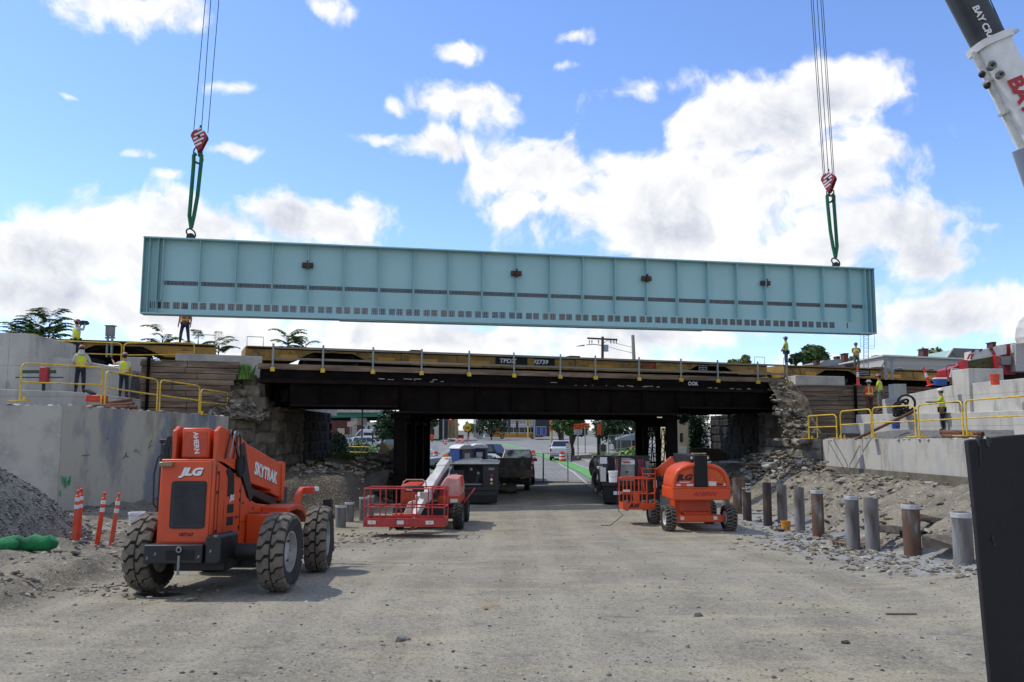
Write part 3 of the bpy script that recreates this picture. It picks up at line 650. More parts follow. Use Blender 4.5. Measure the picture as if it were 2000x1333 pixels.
slab([(18.3, 39.6), (18.9, 39.6), (18.9, 40.2), (18.3, 40.2)], 4.7, [5.5] * 4).build('pedestal', CONCN, t, w=True, bevel=.02)

# ------------------------------------------------------------------ old rail bridge
X0, X1 = -10.3, 15.3
br = thing('rail_bridge', 'old blackened steel railway bridge crossing the road', 'bridge', (0, 38, 0))
def plate(x0, x1, z0, z1, off, th, name, mat, bev=0):
    m = MB(); a = BP(x0, off, z0); b = BP(x1, off, z0); m.prism([a, b, b + BN * th, a + BN * th], (0, 0, z1 - z0)); return m.build(name, mat, br, w=True, bevel=bev)
plate(X0 - .1, X1 + .2, 5.8, 6.03, -.02, .3, 'edge_timber', TIMBER)
plate(X0, X1 + .1, 5.40, 5.795, .05, .5, 'deck_edge', RUST)
plate(X0 + .3, X1, 5.42, 5.78, .56, 10.6, 'deck', RUST)
plate(X0, X1, 5.24, 5.395, -.12, .45, 'top_flange', RUSTB)
plate(X0 + 1.1, -4.9, 4.36, 5.237, .1, .06, 'girder_web', RUST); plate(X0 + 1.1, -4.95, 4.28, 4.355, -.07, .4, 'bottom_flange', RUSTB)
plate(-4.88, 8.3, 4.12, 5.237, .08, .06, 'girder_web', RUST); plate(-5.5, 8.9, 4.03, 4.115, -.12, .45, 'bottom_flange', RUSTB)
plate(8.32, 14.4, 4.46, 5.237, .1, .06, 'girder_web', RUST); plate(8.35, 14.4, 4.38, 4.455, -.07, .4, 'bottom_flange', RUSTB)
for x in [-8, -6.4, -4.8, -3.2, -1.6, 0, 1.6, 3.2, 4.8, 6.4, 8.2, 9.8, 11.4, 13]:
    m = MB(); z0 = 4.12 if -5 < x < 8.3 else 4.47
    m.bar(BP(x, .0, z0), BP(x, .0, 5.24), .03, .17, up=BN); m.bar(BP(x, .062, z0), BP(x, .062, 5.24), .16, .02, up=BN); m.build('web_stiffener', RUST, br, w=True)
for off in (2.2, 3.9, 6.1, 7.8, 10.4):
    k_ = .372 * off; plate(-4.9 + k_, 8.3 + k_, 4.02 if off < 4 else 3.92, 5.40, off, .3, 'inner_girder', RUST)
    plate(X0 + .8, -4.92 + k_, 4.42, 5.40, off, .3, 'inner_girder', RUST); plate(8.32 + k_, X1 + 1.5, 4.25, 5.40, off, .3, 'inner_girder', RUST)
m = MB()
for k in range(14):
    x = X0 + 1 + k * 1.8; m.bar(BP(x, .3, 4.75), BP(x, 10.4, 4.75), .14, .5)
m.build('floor_beams', RUST, br, w=True)
for (x0, x1, z) in ((-6.4, -3.2, 5.51), (1.6, 2.0, 5.52), (2.7, 7.4, 5.43), (9.5, 14, 5.42), (-4.1, -3.0, 5.44)):      # peeled whitish scrapes on the edge
    m = MB()
    for k in range(int((x1 - x0) * 3)):
        x = random.uniform(x0, x1); m.box(BP(x, .04, z + random.uniform(-.03, .03)), (random.uniform(.05, .35), .012, .022), Matrix.Rotation(.382, 3, 'Z'))
    m.build('paint_scrape', M('scraped_lead_grey', '#a9a69e'), br, w=True)
text('OOK', .26, WLET, br, BP(9.15, .03, 5.62), BD, (0, 0, 1), bold=.004, w=True, name='graffiti')
# rails and ballast on the deck
for off in (2.6, 4.05, 7.0, 8.4):
    m = MB(); m.bar(BP(-60, off, 5.86), BP(90, off, 5.86), .07, .16); tag(m.build('rail', RUSTO, smooth=0, w=True), kind='structure')
# lattice piers
def pier(x, label, ks=(0, 1, 2, 3)):
    t = thing('bridge_pier', label, 'bridge pier', (x, FY(x) + 5, 0))
    y0 = FY(x) + .5
    def column(y, w_, d_):
        m = MB(); zt = 4.03
        for sx in (-1, 1):
            m.bar((x + sx * w_ / 2, y, -.1), (x + sx * w_ / 2, y, zt), .03, d_, up=(0, 1, 0))
            for sy in (-1, 1): m.bar((x + sx * (w_ / 2 - .06), y + sy * d_ / 2, -.1), (x + sx * (w_ / 2 - .06), y + sy * d_ / 2, zt), .1, .02, up=(0, 1, 0))
        for sy in (-1, 1): m.bar((x, y + sy * (d_ / 2 - .03), -.1), (x, y + sy * (d_ / 2 - .03), zt), w_ - .04, .015, up=(0, 1, 0))
        m.bar((x, y, zt - .22), (x, y, zt - .02), w_ + .3, d_ + .15, up=(0, 1, 0)); m.bar((x, y, -.2), (x, y, .1), w_ + .3, d_ + .2, up=(0, 1, 0))
        m.build('column', RUST, t, w=True)
    for k in ks: column(y0 + k * 3.5, .5, .42)
    for k in (range(3) if len(ks) == 4 else ()):
        a = y0 + k * 3.5 + .25; b = a + 3.0
        for (za, zb) in ((.5, 3.6), (3.6, .5)):
            m = MB(); m.bar((x + .13, a, za), (x + .13, b, zb), .03, .07); m.bar((x - .13, a, za), (x - .13, b, zb), .03, .07)
            for q in range(11):
                u = q / 11; v = (q + 1) / 11; s = .13 if q % 2 else -.13
                m.bar((x + s, lerp(a, b, u), lerp(za, zb, u)), (x - s, lerp(a, b, v), lerp(za, zb, v)), .02, .04)
            m.build('lattice_brace', RUST, t, w=True)
        m = MB(); m.bar((x, a, .55), (x, b, .55), .26, .1); m.bar((x, a, 3.65), (x, b, 3.65), .26, .2); m.build('strut', RUST, t, w=True)
    return t
pier(-4.9, 'black riveted steel pier of the old bridge standing by the rubble left of the road')
pier(8.0, 'heavy black riveted pier of the old bridge behind the orange lift', (0, 3))
# the right pier shows crossed lattice frames facing the road: a second transverse row
t = thing('bridge_pier', 'open latticed pier bent seen against the light right of the welding truck', 'bridge pier', (8.2, 46, 0))
for (xa, xb) in ((7.3, 8.05), (8.05, 8.8)):
    y = 45.6 + (xa - 7.4) * .4
    for (u, v) in ((xa + .12, (xa + xb) / 2 - .04), (xb - .12, (xa + xb) / 2 + .04)):
        m = MB(); m.bar((u - .1, y, .5), (v - .1, y, 3.4), .05, .05); m.bar((u + .1, y, .5), (v + .1, y, 3.4), .05, .05)
        for q in range(12):
            s = .1 if q % 2 else -.1; m.bar((lerp(u, v, q / 12) + s, y, .5 + 2.9 * q / 12), (lerp(u, v, (q + 1) / 12) - s, y, .5 + 2.9 * (q + 1) / 12), .05, .03)
        m.build('lattice_brace', RUST, t, w=True)
    for z in (.55, 1.1, 1.55): MB().bar((xa, y, z), (xb, y, z), .05, .09).build('strut', RUST, t, w=True)
for x in (7.3, 8.05, 8.8): MB().bar((x, 45.6 + (x - 7.4) * .4, -.1), (x, 45.6 + (x - 7.4) * .4, 3.95), .26, .3, up=(0, 1, 0)).build('column', RUST, t, w=True)
MB().bar((7.1, 45.55, 3.72), (9.0, 46.3, 3.72), .4, .5).build('cap_beam', RUST, t, w=True)
# temporary railing on the bridge edge
rl = thing('bridge_railing', 'temporary timber railing on grey posts with yellow feet along the bridge edge', 'railing', BP(0, -.05, 5.8))
pxs = [531, 629, 727, 822, 915, 1003, 1093, 1162, 1247, 1329, 1401, 1479, 1536]
def lx(px):    # x on the bridge line seen at picture column px
    u = (px - 1000) / FPX; return u * 38 / (1 - .402 * u)
prev = None
for i, px in enumerate(pxs):
    x = lx(px); a = BP(x, -.07, 5.74); ln = random.uniform(-.01, .03)
    MB().bar(a, a + V((ln, 0, 1.12)), .07, .07, up=(0, 1, 0)).build('post', GALV, rl, w=True)
    MB().box(a + V((0, -.02, .05)), (.17, .14, .17), Matrix.Rotation(.38, 3, 'Z')).build('clamp', YEL, rl, w=True)
    if prev is not None:
        for (z, h) in ((6.71, .09), (6.25, .09)): 
            MB().bar(prev + V((0, 0, z - 5.74)) + BN * .07, a + V((0, 0, z - 5.74)) + BN * .07, .035, h).build('board', PLANK, rl, w=True)
    prev = a
# ------------------------------------------------------------------ flat cars
def flatcar():
    t = thing('flat_car', 'long yellow railway flat car with dark number panel standing on the old bridge', 'rail car', (0, 0, 0), group='yellow flat cars standing in a row on the tracks'); Lh = 14.2
    m = MB(); m.bx(-Lh, Lh, -1.35, 1.35, -.1, 0); m.build('deck', M('deck_boards', '#5b4a35', '#3d342a', 3, .9), t)
    prof = [(-Lh, 0), (-Lh, -.62), (-Lh + 2.0, -.62), (-Lh + 2.9, -.2), (-Lh + 4.7, -.2), (-Lh + 5.6, -.62), (-Lh + 9, -.66), (Lh - 9, -.66), (Lh - 5.6, -.62), (Lh - 4.7, -.2), (Lh - 2.9, -.2), (Lh - 2.0, -.62), (Lh, -.62), (Lh, 0)]
    for s in (-1, 1):
        m = MB(); m.prism([(x, s * 1.37, z - .01) for x, z in prof], (0, -s * .1, 0)); m.build('side_sill', YCAR, t)
        m = MB(); m.bx(-Lh, Lh, s * 1.39 - .03, s * 1.39 + .03, -.13, -.06); m.build('top_rail', RUSTB, t)
    m = MB()
    for x in (-Lh + 1.2, -Lh + 3.8, -7, -4.2, -.5, 2.2, 7.0, Lh - 3.8): m.bx(x - .18, x + .18, -1.44, -1.38, -.52 if abs(x) < 8 or abs(x) > 12 else -.19, -.14)
    m.build('stake_pocket', YCAR, t, bevel=.01)
    for x, w_ in ((-7.9, .4), (-6.2, .8), (-3.2, .5), (3.5, .7), (-12.5, .5), (7.6, .5), (12.8, .5)): MB().bx(x - w_, x + w_, -1.378, -1.374, -.56, -.34).build('fresh_paint', YCAR2, t)
    for x in (-Lh, Lh): MB().bx(x - .06, x + .06, -1.3, 1.3, -.7, -.02).build('end_sill', YCAR, t)
    MB().bx(-Lh + 5, Lh - 5, -.4, .4, -.95, -.12).build('centre_sill', RUST, t)
    for s in (-1, 1):
        cx = s * (Lh - 3.8); tr = MB(); tr.bx(cx - .3, cx + .3, -1.0, 1.0, -.75, -.2)
        for sy in (-1, 1):
            tr.prism([(cx - 1.2, sy * 1.05, -.62), (cx - 1.2, sy * 1.05, -.45), (cx - .35, sy * 1.05, -.28), (cx + .35, sy * 1.05, -.28), (cx + 1.2, sy * 1.05, -.45), (cx + 1.2, sy * 1.05, -.62), (cx + .4, sy * 1.05, -.85), (cx - .4, sy * 1.05, -.85)], (0, -sy * .14, 0))
        o = tr.build('truck_frame', RUST, t, bevel=.01)
        for dx in (-.88, .88):
            for sy in (-1, 1): MB().cyl((cx + dx, sy * .72, -.66), (cx + dx, sy * .86, -.66), .43, .40, 20).build('wheel', DARK, o)
        MB().bx(s * (Lh + .05), s * (Lh + .62), -.12, .12, -.6, -.35).build('coupler', DARK, t)
        m = MB(); x = s * (Lh - .35); m.tube([(x - .35, -1.2, 0), (x - .35, -1.2, .42), (x + .35, -1.2, .42), (x + .35, -1.2, 0)], .018, 6); m.build('grab_rail', GALV, t)
    m = MB()
    for x in (-6.2, 2.4): m.bx(x - .3, x + .3, -.6, -.1, 0, .16); m.bx(x + .35, x + .8, -.5, 0, 0, .1)
    m.build('deck_hardware', DARK, t, bevel=.01)
    return t
FX = lambda px: (lambda u: u * 41.3 / (1 - .402 * u))((px - 1000) / FPX)
fc = flatcar(); fx0, fx1 = FX(478), FX(1500); cx = (fx0 + fx1) / 2
ang = math.atan(.402); CL = 28.4; 
def fcpos(k):
    return V((cx, 41.3 + .402 * cx, 7.04)) + BD * (k * (CL + 1.35)) + BN * 1.37
second = copy_tree(fc); third = copy_tree(fc)
place(fc, fcpos(0), ang); place(second, fcpos(-1), ang); place(third, fcpos(1), ang)
second['label'] = 'weathered yellow rail car behind the yellow guard rails left of the bridge'
third['label'] = 'yellow rail car right of the bridge behind the right timber wall'
m = MB(); m.bx(-2.4, .85, -1.382, -1.376, -.5, -.12); m.build('number_panel', BLACKM, fc)
text('TPDX', .3, WLET, fc, (-1.75, -1.386, -.31), (1, 0, 0), (0, 0, 1), bold=.008, shear=.15, sx=1.15); text('192739', .3, WLET, fc, (-.05, -1.386, -.31), (1, 0, 0), (0, 0, 1), bold=.008, shear=.15, sx=1.15)
text('TTX', .34, RLET, fc, (6.4, -1.386, -.34), (1, 0, 0), (0, 0, 1), bold=.012, sx=1.5)
m = MB(); m.bx(9.55, 10.15, -1.382, -1.376, -.52, -.14); m.build('data_plate', BLACKM, fc)
m = MB()
for z in (-.2, -.32, -.44): m.bx(9.6, 10.1, -1.388, -1.384, z - .008, z + .008)
for x in (9.6, 9.85, 10.1): m.bx(x - .006, x + .006, -1.388, -1.384, -.48, -.17)
m.build('plate_lines', WLET, fc)
for tc_, x in ((second, 3.0), (third, -8.8)):
    m = MB(); m.bx(x, x + .95, -1.382, -1.376, -.5, -.12); m.build('data_plate', BLACKM, tc_)
    m = MB(); 
    for z in (-.2, -.3, -.4): m.bx(x + .06, x + .85, -1.388, -1.384, z - .008, z + .008)
    m.build('plate_lines', WLET, tc_)
# ------------------------------------------------------------------ the lifted girder
LB = P(277, 612, 34.7); RB = P(1705, 652, 40.9); gd = (RB - LB); GL = gd.length; gd.normalize()
gy = V((0, 0, 1)).cross(gd).normalized(); gz = gd.cross(gy).normalized()
gm4 = Matrix((gd, gy, gz)).transposed().to_4x4(); gm4.translation = LB
gt = thing('steel_girder', 'huge pale teal plate girder hanging from two cranes above the old bridge', 'girder', mat=gm4, group=None)
GH = 3.2; FWd = .34
MB().bx(-.02, GL + .02, -FWd, FWd, GH, GH + .06).build('top_flange', TEAL, gt, bevel=.006)
MB().bx(.0, GL, -FWd, FWd, -.055, .0).build('bottom_flange', TEAL, gt, bevel=.006)
MB().bx(8.2, GL - 9, -.26, .26, -.10, -.057).build('cover_plate', TEAL, gt)
def gx(px, py=560):
    d = ray(px, py); u = d.x / d.y; return (u * LB.y - LB.x) / (gd.x - u * gd.y)
st = [318, 390, 461, 531, 601, 671, 740, 807, 875, 941, 1007, 1072, 1136, 1198, 1260, 1320, 1379, 1435, 1491, 1547, 1602, 1654, 1684]
SX = [gx(p) for p in st]
for i, x in enumerate([.25, .6] + SX + [GL - .22]):
    full = i < 2 or i >= len(SX) + 1
    MB().bx(x - .008, x + .008, -.30, -.012, .002 if full else .57, GH - .002).build('stiffener', TEAL, gt)
    if i % 3 == 0: MB().bx(x - .008, x + .008, .012, .30, .1, GH - .002).build('stiffener', TEAL, gt)
MB().bx(-.004, .016, -.32, .32, .002, GH - .002).build('end_plate', TEAL, gt); MB().bx(GL - .016, GL + .004, -.32, .32, .002, GH - .002).build('end_plate', TEAL, gt)
# web: solid bands with the perforated bolt fields let into it
def perforated(x0, x1, z0, z1, nx, nzz, hole, name, mat):
    m = MB(); xsn = [x0]; zsn = [z0]
    for i in range(nx): c = x0 + (i + .5) * (x1 - x0) / nx; xsn += [c - hole / 2, c + hole / 2]
    for i in range(nzz): c = z0 + (i + .5) * (z1 - z0) / nzz; zsn += [c - hole / 2, c + hole / 2]
    xsn.append(x1); zsn.append(z1); W_ = len(xsn)
    for y in (-.012, .012):
        fs = [[j * W_ + i, j * W_ + i + 1, (j + 1) * W_ + i + 1, (j + 1) * W_ + i] for j in range(len(zsn) - 1) for i in range(W_ - 1) if not (i % 2 and j % 2)]
        m.add([(x, y, z) for z in zsn for x in xsn], fs)
    return m.build(name, mat, gt, smooth=0)
wb = MB()
def band(z0, z1, cuts):
    x = 0
    for (a, b) in sorted(cuts):
        if a > x: wb.bx(x, a, -.0118, .0118, z0, z1)
        x = b
    if x < GL: wb.bx(x, GL, -.0118, .0118, z0, z1)
Z1, Z2, Z3, Z4 = .22, .51, 1.24, 1.43
sc_cuts = []
for a, b in zip(SX, SX[1:]): sc_cuts.append((a + .05, b - .05))
sc_cuts.append((SX[-1] + .05, SX[-1] + .2))
pc = [];  
for a, b in zip(SX, SX[1:-2]):
    for c in (a, (a + b) / 2): pc += [(c - .31, c - .03), (c + .03, c + .31)]
pc += [(SX[-3] - .31, SX[-3] - .03), (SX[-3] + .03, SX[-3] + .31), (SX[-3] + .4, SX[-3] + .68), (SX[-2] - .12, SX[-2] - .04), (.3, .42), (.62, .76)]
pc = [c for c in pc if c[0] > .1]
band(0, Z1, []); band(Z1, Z2, pc); band(Z2, Z3, []); band(Z3, Z4, sc_cuts); band(Z4, GH, [])
wb.build('web', TEAL, gt, smooth=0)
for (a, b) in sc_cuts: perforated(a, b, Z3, Z4, max(1, round((b - a) / .16)), 2, .020, 'bolt_strip', BARE)
for (a, b) in pc: perforated(a, b, Z1, Z2, 3 if b - a > .2 else 1, 4, .021, 'bolt_patch', BARE)
for px in (601, 1007, 1260, 1491):
    x = gx(px, 520); m = MB()
    for s in (-1, 1): m.bx(x + s * .13 - .11, x + s * .13 + .11, -.2, -.06, 2.2, 2.42)
    m.bx(x - .03, x + .03, -.34, -.1, 2.1, 2.5); m.build('lifting_bracket', M('bracket_brown', '#3b2c28'), gt, bevel=.01)
    MB().bx(x - .22, x + .22, -.215, -.205, 2.25, 2.36).build('bracket_shim', RUSTO, gt)
lugs = []
for px, py in ((372, 462), (1632, 520)):
    x = gx(px, py); m = MB(); m.lathe([(.18, -.06), (.18, .06)], (x, 0, GH + .16), (0, 1, 0)); m.bx(x - .28, x + .28, -.12, .12, GH + .062, GH + .1); m.build('lifting_lug', BLACK, gt); lugs.append(gm4 @ V((x, 0, GH + .22)))
# slings, hook blocks and ropes
def rig(lug, top_px, blk_px, ropes, ups, lab1, lab2, yaw, group1, group2):
    Y = lug.y; top = P(*top_px, Y)      # sling top
    t = thing('lifting_sling', lab1, 'sling', lug, group=group1)
    for s in (-1, 1):
        pts = [lug + V((0, 0, .35)), lug + V((s * .10, 0, .9)), lug.lerp(top, .5) + V((s * .14, 0, 0)), top + V((s * .16, 0, -.3)), top + V((s * .17, 0, .05)), top + V((s * .06, 0, .12))]
        m = MB(); m.tube(pts, .085, 10); m.build('web_loop', GRN, t, w=True)
    m = MB(); m.torus(lug + V((0, 0, .12)), .15, .035, (0, 1, 0), sy=1.6); m.build('shackle', DARK, t, w=True)
    m = MB(); m.tube([top + V((-.2, 0, -.05)), top + V((-.17, 0, .3)), top + V((0, 0, .55)), top + V((.17, 0, .3)), top + V((.2, 0, -.05))], .035, 8); m.build('top_ring', RUSTO, t, w=True)
    b = thing('hook_block', lab2, 'hook block', P(*blk_px, Y), rz=yaw, group=group2); f = FR[b.name]
    for s in (-1, 1):
        prof = []
        for k in range(20):
            a = 2 * PI * k / 20; r = .34 if math.sin(a) > -.2 else .34 + .32 * (-math.sin(a) - .2) / .8; r2 = .34 * math.cos(a) * (1 if math.sin(a) > 0 else 1 - .42 * -math.sin(a)); prof.append((r2, s * .16, math.sin(a) * r + .05))
        MB().prism(prof, (0, s * .04, 0)).build('cheek_plate', CRED, b, bevel=.008)
        for k in range(-2, 3):      # white stripes
            c = k * .17 + .04; m = MB(); h = math.sqrt(max(.01, .30 ** 2 - (c * .8) ** 2)); dv = V((1, 0, .62)).normalized(); m.bar(V((0, s * .204, c)) - dv * h * .85, V((0, s * .204, c)) + dv * h * .85, .006, .075, up=(0, 0, 1)); m.build('stripe', WHTC, b)
        MB().cyl((0, s * .2, .06), (0, s * .25, .06), .06).build('pin', BLACK, b)
    for y in (-.07, .07): MB().cyl((0, y - .04, .05), (0, y + .04, .05), .28, n=24).build('sheave', DARK, b)
    m = MB(); m.cyl((0, 0, -.35), (0, 0, -.62), .11, .07); m.build('swivel', BLACK, b)
    m = MB(); m.tube([(0, 0, -.6), (0, 0, -.75)] + [(.16 * math.sin(a), 0, -.93 + .17 * math.cos(a)) for a in [k * .45 for k in range(10)]], .05, 8); m.build('hook', RUSTO, b)
    m = MB(); m.tube([(0, 0, .36), (.01, 0, .62)], .035, 8); m.build('dead_end', DARK, b)
    for (x0, x1) in ropes:
        a = P(x0, blk_px[1] - 12, Y); m = MB(); m.cyl(a, P(x1, -30, Y + ups), .017, n=6); m.build('wire_rope', BLACKM, b, w=True)
rig(lugs[0], (386, 306), (390, 272), ((378, 404), (393, 414), (406, 430)), 1.0, 'twin green web sling at the left end of the hanging girder', 'red and white striped crane hook block above the left end of the girder', .15, 'green web slings carrying the girder', 'striped hook blocks above the girder')
rig(lugs[1], (1622, 385), (1619, 354), ((1608, 1582), (1611, 1586), (1618, 1594), (1626, 1601), (1629, 1605)), 1.0, 'twin green web sling at the right end of the girder', 'red and white striped hook block turned sideways above the right end of the girder', -.7, 'green web slings carrying the girder', 'striped hook blocks above the girder')
# ------------------------------------------------------------------ mobile crane at the right
cr = thing('mobile_crane', 'red and white mobile crane whose boom leans out of the upper right corner', 'crane', (22, 35.5, 5.4))
CY = 35.5
bt = P(1880, 0, CY); bc = P(1932, 84, CY); bl = P(2085, 400, CY); axd = (bl - bt).normalized(); bt0 = bt - axd * 9; base = bt + axd * 17
perp = axd.cross(V((0, 1, 0))).normalized(); perp = perp if perp.x > 0 else -perp
BWH = M('boom_white', '#dedddb', '#d0cfcc', 2, .4)
def boomsec(a, b, w_, name, mat, rnd=.35):
    m = MB(); poly = []
    for k in range(24):
        an = 2 * PI * k / 24; c, s = math.cos(an), math.sin(an); q = (abs(c) ** 4 + abs(s) ** 4) ** -.25; poly.append(a + perp * c * q * w_ / 2 + V((0, 1, 0)) * s * q * w_ / 2 * .9)
    m.prism(poly, b - a); return m.build(name, mat, cr, w=True, smooth=40)
boomsec(bt0, bc, 1.3, 'inner_boom', M('boom_grey_black', '#2b3134', '#1f2427', 1.5, .4))
boomsec(bc, bl + axd * 6, 1.48, 'outer_boom', BWH)
boomsec(bc - axd * .1, bc + axd * .22, 1.74, 'boom_collar', BWH)
boomsec(bc + axd * 5.6, bl + axd * 9, 1.8, 'boom_base', BWH)
fy = V((0, -1, 0))
for k in (1.6, 3.2, 5.0):
    p = bc + axd * k - perp * .88; m = MB(); m.box(p, (.3, .5, .12), Matrix((perp, V((0, 1, 0)), axd)).transposed()); m.build('boom_clamp', WHT, cr, w=True)
m = MB(); m.cyl(bc - perp * .8 + axd * .1, bc - perp * .82 + axd * 6, .16, n=12); m.build('telescope_pipe', WHT, cr, w=True)
for (px_, py_, r) in ((1933, 131, .2), (1950, 149, .17)):
    p = P(px_, py_, CY - .68); m = MB(); m.cyl(p, p + fy * .22, r, n=20); o = m.build('sheave', GREY, cr, w=True)
    m = MB(); m.cyl(p + fy * .22, p + fy * .3, r * .4, n=12); m.build('hub', BLACK, cr, w=True)
for (k, q) in ((1.2, -.95), (1.75, -.98)):
    p = bc + axd * k + perp * q; m = MB(); m.sph(p, .16); m.build('bolt_fitting', DARK, cr, w=True)
m = MB(); m.box(bc + perp * 1.1 - axd * .0, (.6, .3, .14), Matrix((perp, V((0, 1, 0)), axd)).transposed()); m.build('rope_guide', WHT, cr, w=True)
p = P(1904, 12, CY - .64); text('BAY CRANE', .42, WLET, cr, p, axd, perp, bold=.014, w=True, align='LEFT')
p = P(1979, 152, CY - .70); text('BAY', .95, RLET, cr, p, axd, perp, bold=.04, w=True, align='LEFT')
m = MB(); m.cyl(P(1984, 298, CY) + fy * .3, P(2075, 560, CY) + fy * .3, .33, n=18); m.build('lift_cylinder', M('cylinder_grey', '#7d8794', None, rough=.3), cr, w=True)
m = MB(); m.cyl(P(1925, -20, CY + 1), P(2070, 300, CY + 1), .025, n=6); m.build('luffing_rope', BLACKM, cr, w=True)
# carrier and superstructure
def CB(px0, py0, px1, py1, y0, y1, name, mat, bev=.02):
    a = P(px0, py0, y0); b = P(px1, py1, y0); return MB().bx(a.x, b.x, y0, y1, b.z, a.z).build(name, mat, cr, w=True, bevel=bev)
def CPoly(pts, y0, th, name, mat, bev=.01): 
    m = MB(); m.prism([P(x, y, y0) for x, y in pts], (0, th, 0)); return m.build(name, mat, cr, w=True, bevel=bev, smooth=0)
CPoly([(1896, 687), (1966, 674), (1966, 692), (1896, 705)], 34.2, .5, 'white_deck_box', WHT)
CPoly([(1962, 673), (1984, 670), (1984, 732), (1962, 732)], 34.4, .7, 'red_body', CRED)
CPoly([(1984, 671), (2060, 668), (2060, 726), (1984, 726)], 34.0, .8, 'checkered_panel', M('tread_plate', '#b9b3ad', '#8b8580', 30, .4, lo=.5, hi=.52))
CPoly([(1976, 674), (1988, 672), (1988, 688), (1978, 690)], 34.1, .1, 'white_mark', WHT)
CPoly([(1890, 705), (1944, 696), (1944, 720), (1893, 722)], 33.9, .8, 'rolled_tarp', M('tarp_brown', '#57512f', '#2b2a1e', 5, .9, streak=(1, 1, 3)))
CPoly([(1881, 704), (1890, 703), (1893, 751), (1898, 752), (1892, 752), (1886, 740)], 33.6, .4, 'outrigger_box', CRED)
CPoly([(1853, 722), (1886, 708), (1890, 738), (1855, 738)], 34.6, 1.0, 'bumper_beam', CRED)
CPoly([(1944, 694), (1953, 700), (1951, 722), (1945, 728)], 33.7, .3, 'outrigger_leg', CRED)
CPoly([(1955, 697), (1975, 696), (1975, 713), (1955, 713)], 34.1, .4, 'step_box', GREY)
CPoly([(1893, 722), (1935, 720), (2060, 724), (2060, 748), (1890, 748)], 35.4, 1.5, 'chassis', M('chassis_dark_red', '#4a1418', '#2a1012', 3, .7))
for k in range(3):
    x = 1855 + k * 6; CPoly([(x, 737), (x + 4, 737), (x + 8, 719), (x + 4, 720)], 34.55, .04, 'hazard_stripe', WHTC, 0)
for k in range(2):
    x = 1889 + k * 6; CPoly([(x, 702), (x + 3, 702), (x + 8, 691), (x + 4, 692)], 34.15, .04, 'hazard_stripe', RLET, 0)
CPoly([(1934, 680), (1938, 679), (1946, 693), (1941, 694)], 34.15, .04, 'hazard_stripe', RLET, 0)
m = MB(); m.tube([P(1848, 735, 34.4), P(1848, 718, 34.4), P(1852, 715, 34.4), P(1866, 713, 34.4)], .02, 6); m.build('handrail', BLACK, cr, w=True)
for px in (1900, 1915, 1935): CPoly([(px, 684 - (px - 1900) * .12), (px + 4, 683 - (px - 1900) * .12), (px + 4, 687 - (px - 1900) * .12), (px, 688 - (px - 1900) * .12)], 34.1, .1, 'latch', BLACK, 0)
for px in (1905, 1970, 2030):
    p = P(px, 742, 35.2); w_ = MB(); w_.cyl(p, p + V((0, .5, 0)), .3 if px < 1950 else .5, n=24); w_.build('wheel', BLACKM, cr, w=True)
cp = [(1990, 668), (1986, 655), (1988, 636), (1994, 620), (2005, 610), (2060, 604), (2060, 668)]
cp = [(x + 30, y) for x, y in cp]; CPoly(cp, 33.4, 1.2, 'operator_cab', WHT, .04); CPoly([(2026, 655), (2024, 640), (2029, 624), (2038, 616), (2080, 612), (2080, 655)], 33.36, .04, 'cab_window', M('cab_glass', '#2b1f48', None, rough=.1), 0)
